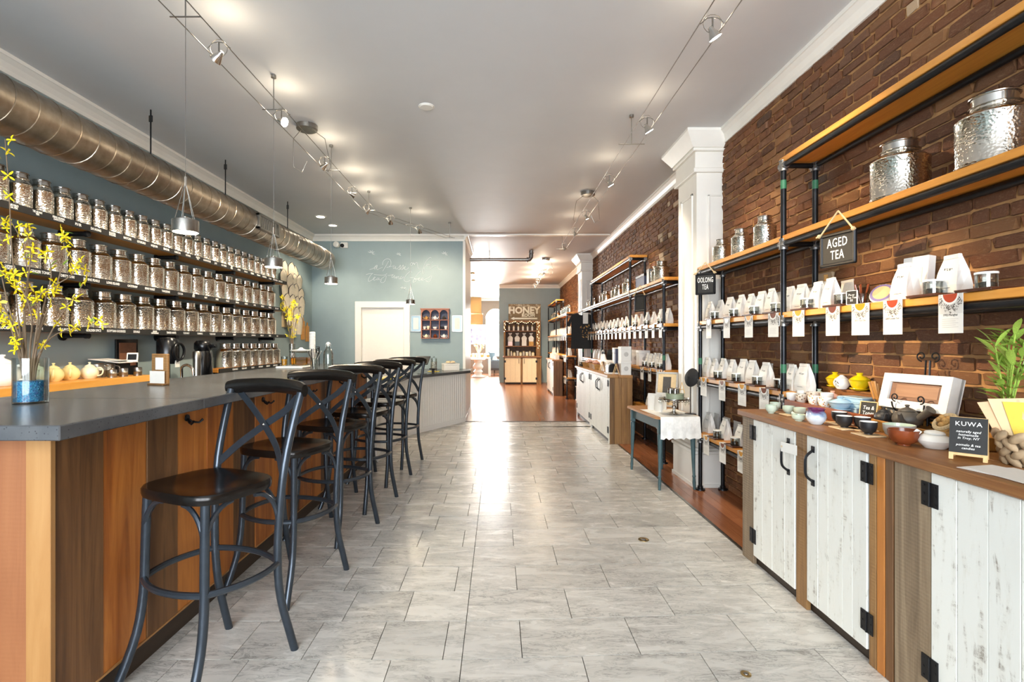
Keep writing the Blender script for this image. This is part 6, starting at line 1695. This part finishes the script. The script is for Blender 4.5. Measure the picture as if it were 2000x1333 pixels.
# ================================================================ small teal table
t = thing('side_table', 'small teal-legged table with a wooden top before the white pillar', 'table', (1.565,4.93,0), R(4))
W2, L2 = .185, .40
g = G(); g.prism([(-W2-.02,-L2+.02),(-W2,-L2-.02),(W2,-L2-.02),(W2+.02,-L2+.02),(W2+.02,L2-.02),(W2,L2+.02),(-W2,L2+.02),(-W2-.02,L2-.02)], .635, .655); g.obj('tabletop', M['tabletop'], t)
g = G()
for b in ((-W2+.03,-L2+.03,.54,-W2+.048,L2-.03,.634),(W2-.048,-L2+.03,.54,W2-.03,L2-.03,.634),(-W2+.03,-L2+.03,.54,W2-.03,-L2+.048,.634),(-W2+.03,L2-.048,.54,W2-.03,L2-.03,.634)): g.box(*b)
g.obj('apron', M['tableteal'], t)
for sx in (-1,1):
    for sy in (-1,1):
        x, y = sx*(W2-.035), sy*(L2-.035)
        g = G(); g.box(x-.021,y-.021,.5,x+.021,y+.021,.6345,.003)
        g.tube([(x,y,.50),(x,y,.49),(x,y,.44),(x+sx*.004,y+sy*.004,.22),(x+sx*.007,y+sy*.007,.13),(x+sx*.007,y+sy*.007,.12),(x+sx*.007,y+sy*.007,.105),(x+sx*.008,y+sy*.008,.06),(x+sx*.01,y+sy*.01,.0)], [.015,.023,.022,.0145,.012,.017,.012,.015,.011], 12)
        g.obj('leg', M['tableteal'], t)
TZ = .656
t = thing('lace_runner', 'white lace runner over the near end of the small table', 'table cloth', (1.572,4.93,TZ), R(4))
g = G(); vs = []; nx, prof = 14, [(.1,0),(-.2,0),(-L2-.022,0),(-L2-.030,-.008),(-L2-.034,-.06),(-L2-.038,-.12),(-L2-.04,-.19)]
for i, (y, z) in enumerate(prof):
    for k in range(nx+1):
        u = -1+2*k/nx; x = u*.178; w_ = max(0,-z)
        vs.append((x*(1+.1*w_), y - .10*w_*math.sin(k*1.9)*.5, z*(1+.05*math.sin(k*2.6) if i == len(prof)-1 else 1) + (.0015 if i < 3 else 0)))
b = len(vs); vs += [(x,y+.0015 if i//(nx+1) > 2 else y,z-.001) for i,(x,y,z) in enumerate(vs)]
fs = [(i*(nx+1)+k,i*(nx+1)+k+1,(i+1)*(nx+1)+k+1,(i+1)*(nx+1)+k) for i in range(len(prof)-1) for k in range(nx)]
g.add(vs, fs + [tuple(b+j for j in reversed(f)) for f in fs], True); g.obj('cloth', M['lace'], t, fix=False)
# cake stand
ct = (1.60, 4.66, TZ+.0025)
t = thing('cake_stand', 'ornate silver cake stand with crystal drops on the lace runner', 'cake stand', ct)
g = G(); g.lathe([(0,0),(.055,0),(.058,.006),(.045,.014),(.03,.02),(.014,.03),(.011,.045),(.02,.055),(.022,.066),(.02,.076),(.011,.086),(.012,.12),(.02,.134),(.0,.134)], 26); g.obj('stem', M['steel'], t)
g = G(); g.lathe([(0,.134),(.125,.134),(.132,.137),(.132,.148),(.128,.149),(.126,.142),(0,.142)], 36); g.obj('plate', M['steel'], t)
g = G()
for k in range(28):
    a = 2*pi*k/28; g.torus((.132*math.cos(a),.132*math.sin(a),.132), .010, .0026, 10, 5, 'y' if abs(math.sin(a)) > .7 else 'x')
tag(g.obj('rim_lace', M['steel'], t), kind='stuff')
for k in range(10):
    a = 2*pi*k/10+.2; g = G(); g.lathe([(0,0),(.005,.012),(.008,.02),(.004,.03),(0,.034)], 6, (.128*math.cos(a),.128*math.sin(a),.088)); g.cyl((.128*math.cos(a),.128*math.sin(a),.122),(.128*math.cos(a),.128*math.sin(a),.134),.001,n=4); g.obj('crystal_drop', M['jarglass'], t)
pz = ct[2]+.1425
t = thing('green_tin', 'round sage green tin on the cake stand', 'tin', (ct[0]+.0,ct[1]-.02,pz))
M['sage'] = plain('sage_green_tin', '#8f977c', .45, vary=.1)
g = G(); g.lathe([(0,0),(.08,0),(.08,.045),(0,.045)], 30); g.obj('body', M['sage'], t); g = G(); g.lathe([(.0,.0455),(.0815,.0455),(.082,.05),(.0,.051)], 30); g.obj('lid', M['sage'], t)
for k, (ax, ay) in enumerate(((-.045,-.01),(-.01,-.04),(.02,-.005),(-.02,.035))):
    t = thing('small_tin', 'small silver lidded tin stacked on the green tin, %s from the aisle' % ordn(k), 'tin', (ct[0]+ax,ct[1]-.02+ay,pz+.052), 0, 'silver tins')
    g = G(); g.lathe([(0,0),(.020,0),(.020,.03),(0,.03)], 18); g.obj('body', M['brushed'], t); g = G(); g.lathe([(0,.0305),(.0215,.0305),(.0215,.044),(.012,.048),(0,.048)], 18); g.obj('lid', M['steel'], t)
t = thing('wire_house', 'small pale wooden A-frame holder on the green tin', 'stand', (ct[0]+.062,ct[1]-.03,pz+.052), R(-60))
g = G(); g.tube([(-.03,0,.003),(0,0,.10),(.03,0,.003)], .004, 6); g.tube([(-.02,0,.035),(.02,0,.035)], .0035, 6); g.obj('frame', M['paleframe'], t)
t = thing('beret_hat', 'round black felt hat leaning behind the cake stand on the pillar', 'hat', (1.775,4.66,.99), 0, None, (R(0),R(-78),R(20)))
g = G(); g.lathe([(0,0),(.055,0),(.082,.01),(.086,.02),(.07,.036),(.025,.045),(.005,.048),(.005,.062),(0,.062)], 26); g.obj('felt', M['blackcloth'], t)
t = thing('hat_stand', 'thin wire stand carrying the black hat on the small table', 'stand', (1.765,4.70,TZ+.001))
g = G(); g.cyl((0,0,0),(0,0,.004),.05,n=20); g.tube([(0,0,.004),(0,0,.35)], .004, 6); g.obj('wire', M['black'], t)
# framed certificate and cellophane bags
t = thing('framed_certificate', 'cream framed certificate leaning on the shelving behind the small table', 'picture frame', (1.70,5.20,TZ+.002), 0, None, (R(-14),0,R(-32)))
g = G()
for b in ((-.11,-.01,0,-.09,.01,.36),(.09,-.01,0,.11,.01,.36),(-.11,-.01,.34,.11,.01,.36),(-.11,-.01,0,.11,.01,.02)): g.box(*b, b=.003)
g.obj('frame', M['frost'], t); g = G(); g.box(-.092,-.003,.018,.092,.004,.342); g.obj('mat', M['creamcloth'], t); g = G(); g.box(-.04,-.0045,.05,.04,-.0032,.31); g.obj('print', M['greyclay'], t)
for k, (x, y, s) in enumerate(((1.52,4.86,1.0),(1.55,4.95,1.05),(1.50,4.99,1.0),(1.60,5.02,1.1),(1.54,5.09,1.0))):
    q_ = pouch.place((x,y,TZ+.001), R(-70+9*k), 'clear cellophane bag of white sweets on the small table, %s from the lace' % ordn(k), 'cellophane bags', (.85*s,.9*s,.95*s))
for o in list(col.objects):
    if o.name.startswith('clear_pouch') and o.get('group') == 'cellophane bags':
        for c in o.children: c.data = c.data.copy(); c.data.materials[0] = M['white']

# ================================================================ on the middle cabinets
ZM = .8906
def wbox(name, lab, x, y, z, w_, d_, h_, mat='white', rz=0, lid=True, grp=None, label=True):
    t = thing(name, lab, 'box', (x,y,z), R(rz), grp)
    g = G(); g.box(-w_/2,-d_/2,0,w_/2,d_/2,h_*(.8 if lid else 1),.002); g.obj('box', M[mat], t)
    if lid: g = G(); g.box(-w_/2-.002,-d_/2-.002,h_*.8+.0004,w_/2+.002,d_/2+.002,h_,.002); g.obj('lid', M[mat], t)
    if label: g = G(); g.lathe([(0,0),(.03,0)], 18, (0,0,0), Matrix.Translation((.0,-d_/2-.0026,h_*.45)) @ Matrix.Rotation(R(90),4,'X')); g.obj('seal', M['frost'], t, fix=False)
wbox('gift_box', 'white gift box at the near end of the middle cabinet, bottom of two', 1.66,6.72,ZM,.13,.16,.185, grp='white gift boxes')
wbox('gift_box', 'white gift box at the near end of the middle cabinet, top of two', 1.66,6.72,ZM+.1855,.13,.16,.185, grp='white gift boxes')
wbox('gift_box', 'white gift box standing on the shelf beyond the tea bags, nearer', 1.90,6.72,1.0108,.14,.15,.2, grp='white gift boxes')
wbox('gift_box', 'white gift box standing on the shelf beyond the tea bags, farther', 1.90,7.2,1.0108,.14,.3,.2, grp='white gift boxes')
wbox('tall_box', 'tall navy box beside the white gift boxes', 1.62,6.95,ZM,.08,.09,.34,'navy',label=False)
wbox('tall_box', 'tall white box behind the metal dome on the middle cabinet', 1.64,7.15,ZM,.07,.08,.35,'white',label=False)
t = thing('metal_dome', 'round-topped metal and glass dome on a white base', 'dome', (1.53,6.92,ZM))
g = G(); g.box(-.08,-.10,0,.08,.1,.02,.004); g.obj('base', M['white'], t); g = G(); g.prism([(-.06,.0205)]+[(.06*math.cos(pi-pi*k/12),.09+.06*math.sin(pi-pi*k/12)) for k in range(13)]+[(.06,.0205)], -.07,.07,'y'); g.obj('dome', M['brushed'], t); g = G(); g.prism([(-.05,.025)]+[(.05*math.cos(pi-pi*k/12),.09+.05*math.sin(pi-pi*k/12)) for k in range(13)]+[(.05,.025)], -.074,-.0705,'y'); g.obj('window', M['plasticblack'], t)
for k, (x, y) in enumerate(((1.56,6.74),(1.53,7.5))):
    t = thing('folding_sign', 'small bare wooden A-frame sign on the middle cabinet, %s one' % ('nearer','farther')[k], 'sign', (x,y,ZM+.0205 if False else ZM), R(65))
    for s, nm in ((-1,'front_frame'),(1,'back_frame')):
        g = G(); mm = Matrix.Translation((0,0,.145)) @ Matrix.Rotation(R(s*17),4,'X')
        for b in ((-.05,-.004,-.151,-.04,.004,0),(.04,-.004,-.151,.05,.004,0),(-.04,-.004,-.01,.04,.004,0)): g.box(*b, M=mm)
        g.obj(nm, M['paleframe'], t)
    g = G(); mm = Matrix.Translation((0,-.004,.145)) @ Matrix.Rotation(R(-17),4,'X'); g.box(-.045,-.007,-.125,.045,-.004,-.002, M=mm); g.obj('board', M['boxwood'], t)
wbox('white_crate', 'white square crate under the black pouch on the middle cabinet', 1.63,7.45,ZM,.16,.2,.17,lid=False,label=False)
t = thing('black_pouch', 'black foil pouch on the white crate', 'pouch', (1.63,7.40,ZM+.1706), R(-60))
g = G(); g.add([(-.05,-.03,0),(.05,-.03,0),(.05,.03,0),(-.05,.03,0),(-.055,-.03,.08),(.055,-.03,.08),(.055,.03,.08),(-.055,.03,.08),(-.045,-.005,.15),(.045,-.005,.15),(.045,.005,.15),(-.045,.005,.15)],[(0,3,2,1),(0,1,5,4),(1,2,6,5),(2,3,7,6),(3,0,4,7),(4,5,9,8),(5,6,10,9),(6,7,11,10),(7,4,8,11),(8,9,10,11)]); g.obj('pouch', M['plasticblack'], t)
for k, y in enumerate((7.62,7.74)):
    t = thing('white_bottle', 'white bottle with a black cap on the middle cabinet, %s one' % ('nearer','farther')[k], 'bottle', (1.58,y,ZM), 0, 'white bottles')
    g = G(); g.lathe([(0,0),(.035,0),(.036,.17),(.02,.22),(.014,.25),(0,.25)], 18); g.obj('bottle', M['porc'], t); g = G(); g.lathe([(0,.2505),(.016,.2505),(.016,.285),(0,.285)], 14); g.obj('cap', M['plasticblack'], t)
for k, (x, y, w_) in enumerate(((1.57,8.05,.16),(1.60,8.4,.18),(1.55,8.8,.15))):
    t = thing('snack_basket', 'tan basket of wrapped biscuits on the farther white-fronted cabinet, %s from the near end' % ordn(k), 'basket', (x,y,ZM), R(8*k), 'snack baskets')
    g = G(); g.add([(-w_*.4,-w_*.5,0),(w_*.4,-w_*.5,0),(w_*.4,w_*.5,0),(-w_*.4,w_*.5,0),(-w_*.5,-w_*.62,.08),(w_*.5,-w_*.62,.08),(w_*.5,w_*.62,.08),(-w_*.5,w_*.62,.08)],[(0,3,2,1),(0,1,5,4),(1,2,6,5),(2,3,7,6),(3,0,4,7),(4,5,6,7)]); g.obj('basket', M['honey'], t)
    g = G()
    for j in range(9): g.ball((rnd.uniform(-.05,.05),rnd.uniform(-.07,.07),.09+rnd.uniform(0,.03)), .03, 8, 5, 1, 1.2, .7)
    tag(g.obj('biscuits', M['peach'], t), kind='stuff')
for k in range(4):
    jar.place((1.50+.05*(k%2),9.05+.07*k,ZM), k, 'small glass jar at the far end of the white-fronted cabinets, %s along' % ordn(k), 'small jars', 1.4)

# ================================================================ far end: honey cabinet and far room
hc = thing('honey_cabinet', 'brown barn wood hutch with fairy lights and two warm-lit doors on the far wall', 'cabinet', (0,0,0))
yf, yb = 16.15, 16.88
x0, x1 = mx(984,16.2), mx(1057,16.2)
ztm = .885
g = G(); g.box(x0+.02,yf+.03,.06,x1-.02,yb,ztm-.04); g.box(x0+.05,yf+.07,0,x1-.05,yb,.06); g.obj('carcass', M['kick'], hc)
g = G(); g.box(x0-.02,yf-.03,ztm-.04,x1+.02,yb,ztm,.004); g.obj('top_board', M['barntop'], hc)
xm = (x0+x1)/2 - .03
for a, b in ((x0,x0+.03),(xm-.03,xm+.03),(x1-.15,x1)):
    g = G(); g.box(a,yf,0,b,yf+.03,ztm-.041,.002); g.obj('stile', M['barnbrown'], hc)
for i, (a, b) in enumerate(((x0+.033,xm-.033),(xm+.033,x1-.153))):
    d = bpy.data.objects.new('door', None); col.objects.link(d); d.parent = hc
    for k in range(3):
        g = G(); g.box(a+(b-a)*k/3+.001,yf-.004,.06,a+(b-a)*(k+1)/3-.001,yf+.026,ztm-.05,.002); g.obj('plank', M['warmlitdoor'] if 'warmlitdoor' in M else M['whitewash'], d)
    xh = a if i == 0 else b
    for z in (.18,.72): g = G(); g.box(xh-.03,yf-.009,z-.035,xh+.03,yf-.0045,z+.035); g.obj('hinge', M['black'], d)
    xk = b-.05 if i == 0 else a+.05
    g = G(); g.tube([(xk,yf-.004,.80),(xk,yf-.04,.78),(xk,yf-.04,.68),(xk,yf-.004,.66)], .007, 6); g.obj('handle', M['black'], d)
yu = 16.45; zt2 = 1.98
for a, b in ((x0,x0+.06),(x1-.14,x1)): g = G(); g.box(a,yu,ztm+.0005,b,yb,zt2,.003); g.obj('side_board', M['barnbrown'], hc)
g = G(); g.box(x0+.06,yb-.03,ztm+.0005,x1-.14,yb,zt2); g.obj('back_board', M['darkboard'], hc)
g = G(); g.box(x0-.01,yu-.02,zt2,x1+.01,yb,zt2+.04,.003); g.obj('crown_board', M['barntop'], hc)
SZ = [1.21, 1.70]
for z in SZ: g = G(); g.box(x0+.061,yu+.01,z-.025,x1-.141,yb-.031,z,.002); g.obj('shelf_board', M['barntop'], hc)
q = random.Random(5)
t = thing('fairy_lights', 'string of warm fairy lights draped around the honey cabinet shelves', 'fairy lights', (0,0,0))
pts = [(x1-.08+.03*math.sin(k*1.7), yu-.022+.008*math.sin(k*3), 1.15+.06*k) for k in range(14)] + [(x1-.05-(x1-x0-.08)*k/22, yu-.026, zt2-.02+.03*math.sin(k*1.3)) for k in range(23)] + [(x0+.03+.02*math.sin(k*2), yu-.026, zt2-.05-.05*k) for k in range(6)]
g = G(); g.tube(pts, .003, 5); g.obj('wire', M['black'], t)
for k in range(0, len(pts), 1):
    p = pts[k]; g = G(); g.ball((p[0],p[1]-.012,p[2]+.01*((k%3)-1)), .0085, 8, 5); g.obj('bulb', M['fairy'], t)
xa, xb = x0+.1, x1-.18
for k in range(6):
    x = xa + (xb-xa)*(k+.5)/6
    t = thing('honey_jar', 'tall slim white jar on the top shelf of the honey cabinet, %s along' % ordn(k), 'jar', (x,16.62,SZ[1]+.0005), 0, 'top shelf jars')
    g = G(); g.lathe([(0,0),(.03,0),(.032,.12),(.022,.14),(0,.14)], 14); g.obj('jar', M['porc'], t); g = G(); g.lathe([(0,.1405),(.026,.1405),(.026,.175),(0,.175)], 14); g.obj('lid', M['brass'], t)
for k in range(4):
    x = xa + (xb-xa)*(k+.5)/4
    t = thing('gift_bag', 'cellophane gift bundle in a box on the middle shelf of the honey cabinet, %s along' % ordn(k), 'gift', (x,16.62,SZ[0]+.0005), 0, 'gift bundles')
    g = G(); g.box(-.075,-.06,0,.075,.06,.14,.004); g.obj('box', [M['peach'],M['greycloth'],M['white'],M['honey']][k], t)
    g = G(); g.add([(-.07,-.05,.1405),(.07,-.05,.1405),(.07,.05,.1405),(-.07,.05,.1405),(-.085,-.055,.26),(.085,-.055,.26),(.085,.055,.26),(-.085,.055,.26),(-.02,-.015,.34),(.02,-.015,.34),(.02,.015,.34),(-.02,.015,.34),(-.06,-.03,.41),(.06,-.03,.42),(.06,.03,.40),(-.06,.03,.42)],
       [(0,3,2,1)]+[(a+i,a+(i+1)%4,a+4+(i+1)%4,a+4+i) for a in (0,4,8) for i in range(4)]+[(12,13,14,15)]); g.obj('wrap', M['white'], t)
    g = G(); g.torus((0,0,.34),.03,.006,10,5); g.obj('ribbon', M['navy'], t)
for k in range(9):
    x = xa + (xb-xa)*(k+.5)/9; big_ = k in (0,)
    t = thing('honey_tin', 'small patterned honey tin on the worktop of the honey cabinet, %s along' % ordn(k), 'tin', (x,16.60+.05*(k%2),ztm+.0005), 0, 'honey tins')
    g = G(); h_ = .2 if big_ else .10+.03*(k%2); g.lathe([(0,0),(.045,0),(.045,h_),(0,h_)], 14); g.obj('tin', M['patterned' if k%2 else 'cream'], t); g = G(); g.lathe([(0,h_+.0005),(.047,h_+.0005),(.047,h_+.03),(0,h_+.03)], 14); g.obj('lid', M['brass' if k%3 else 'porc'], t)
# HONEY ROOM sign
hw_, yS = .53, 16.88
t = thing('honey_room_sign', 'carved board reading HONEY ROOM with an arrow above the honey cabinet', 'sign', (mx(1024.5,yS), yS, mz(611,yS)+.005))
hh = .275
M['signbrown'] = wood('sign_brown', ['#6a5638','#8a7350','#9c855f'], 'X', 1, .6, .05, .2)
g = G(); g.box(-hw_,-.03,-hh,hw_,0,hh,.006); g.obj('board', M['signbrown'], t)
text('HONEY', .30, t, (-.02,-.032,.06), FACE_C, M['cream'], sx=1.0, ext=.006, off=.012)
text('ROOM', .15, t, (.12,-.032,-.10), FACE_C, M['cream'], sx=.95, ext=.006, off=.006)
g = G(); g.prism([(-.46,-.20),(-.34,-.145),(-.34,-.175),(.42,-.175),(.42,-.225),(-.34,-.225),(-.34,-.255)], -.036,-.0305,'y'); g.obj('arrow', M['cream'], t)
g = G(); q = random.Random(15)
for k in range(46):
    x, z = q.uniform(-.5,.5), q.uniform(.17,.26)
    if k > 34: x, z = -.5 + q.uniform(0,.06), q.uniform(-.1,.2)
    g.torus((x,-.032,z), q.uniform(.012,.028), .004, 9, 4, 'y')
tag(g.obj('floral_border', M['cream'], t), kind='stuff')
# drum lamps
for k, (y, r, za, zb, x) in enumerate(((14.0,.24,2.11,2.54,-.70),(15.6,.29,1.87,2.19,-.76))):
    t = thing('drum_lamp', 'amber drum shade lamp hanging in the far room, %s one' % ('upper nearer','lower farther')[k], 'pendant lamp', (x,y,0), 0, 'drum lamps')
    g = G(); g.lathe([(r,za),(r,zb),(r-.004,zb),(r-.004,za)], 30); g.obj('shade', M['lampshade'], t)
    g = G(); g.torus((0,0,za),r,.007,30,6); g.torus((0,0,zb),r,.007,30,6); g.tube([(-r,0,zb),(r,0,zb)],.005,5); g.obj('rim', M['brass'], t)
    g = G(); g.cyl((0,0,zb),(0,0,H),.006,n=6); g.lathe([(0,H-.03),(.05,H-.03),(.06,H),(0,H)],16); g.obj('rod', M['brass'], t)
    g = G(); g.ball((0,0,(za+zb)/2),.06,12,8); g.obj('bulb', M['fairy'], t)
    l = bpy.data.lights.new('drum_light','POINT'); l.energy = 40; l.color = (1,.8,.5); l.shadow_soft_size = .06; o = bpy.data.objects.new('drum_light', l); col.objects.link(o); o.location = (x,y,(za+zb)/2-.075)
# far room furniture
yr = YE-.005
t = thing('canvas_print', 'pale violet and white canvas print on the brown wall of the far room', 'picture', (mx(934,yr),yr,1.68))
M['violetart'] = floral('violet_flower_canvas', '#efeaf2', [(0,'#8f86b8'),(.5,'#c9c0da'),(1,'#6f6aa0')], 5)
g = G(); g.box(-.3,-.03,-.41,.3,0,.41); g.obj('canvas', M['violetart'], t); g = G(); g.box(-.32,-.05,-.44,.34,0,-.415); g.obj('ledge', M['trim'], t)
t = thing('urn_pedestal', 'white turned stone pedestal in the far room', 'pedestal', (mx(934,19.4),19.4,0))
g = G(); g.lathe([(0,0),(.24,0),(.25,.03),(.22,.06),(.14,.10),(.15,.16),(.18,.22),(.14,.27),(.12,.30),(.19,.36),(.20,.42),(.15,.50),(.13,.54),(.16,.60),(.15,.66),(0,.66)], 26); g.obj('pedestal', M['porc'], t)
g = G(); g.lathe([(0,.6605),(.26,.6605),(.28,.69),(.24,.70),(0,.68)], 26); g.obj('bowl', M['porc'], t)
t = thing('flower_bouquet', 'cream flower bouquet on the white pedestal', 'flowers', (mx(934,19.4),19.4,.685))
q = random.Random(2)
g = G(); g.lathe([(0,0),(.07,0),(.09,.12),(.05,.2),(0,.2)], 16); g.obj('vase', M['porc'], t)
for k in range(16):
    g = G(); a = q.uniform(0,6.3); r = q.uniform(.02,.2); c = (r*math.cos(a), r*math.sin(a), .62+q.uniform(-.1,.06)-r*.5); g.ball(c, .05, 9, 6, 1, 1, .7); g.tube([(0,0,.15),c], .006, 5); g.obj('blossom', M['cream'], t)
t = thing('white_table', 'white square-legged table with gifts behind the pedestal', 'table', (mx(936,20.6),20.6,0))
g = G(); g.box(-.45,-.35,.68,.45,.35,.73,.004); g.obj('tabletop', M['trim'], t)
for sx in (-1,1):
    for sy in (-1,1): g = G(); g.box(sx*.42-.05,sy*.31-.04,0,sx*.42+.05,sy*.31+.04,.6795); g.obj('leg', M['trim'], t)
for k in range(7):
    t = thing('gift_basket', 'small cream gift basket on the white far room table, %s along' % ordn(k), 'basket', (mx(936,20.6)-.36+.12*k,20.5+.08*(k%2),.7306), 0, 'far gift baskets')
    g = G(); g.lathe([(0,0),(.05,0),(.062,.09),(0,.09)], 12); g.obj('basket', M['cream' if k%2 else 'honey'], t); g = G(); g.ball((0,0,.12),.05,9,6,1,1,.9); g.obj('bundle', M['white'], t)
t = thing('armchair', 'grey upholstered armchair with a white cushion under the far arched window', 'chair', (mx(973,20.9),20.9,0), R(70))
g = G(); g.box(-.33,-.33,.20,.33,.33,.42,.05); g.obj('seat', M['greycloth'], t); g = G(); g.box(-.33,.24,.42,.33,.36,.95,.05); g.obj('backrest', M['greycloth'], t)
for s in (-1,1): g = G(); g.box(s*.33-.05,-.33,.25,s*.33+.05,.3,.62,.04); g.obj('armrest', M['greycloth'], t)
for sx in (-1,1):
    for sy in (-1,1): g = G(); g.cyl((sx*.27,sy*.27,0),(sx*.25,sy*.25,.22),.02,.03,n=8); g.obj('leg', M['kick'], t)
t = thing('cushion', 'white cushion on the grey armchair', 'cushion', (mx(973,20.9)-.05,20.88,.425), R(70)); g = G(); g.ball((0,.1,.17),.2,16,10,1,.45,.8); g.obj('cushion', M['white'], t)
# on the far corner cabinet
for k in range(5):
    wbox('gift_box', 'small white box among the goods on the far corner cabinet, %s along' % ordn(k), 1.47,12.8+.3*k,.8906,.1,.12,.1+.03*(k%3), grp='boxes on the far cabinet', label=False)
bake_texts()
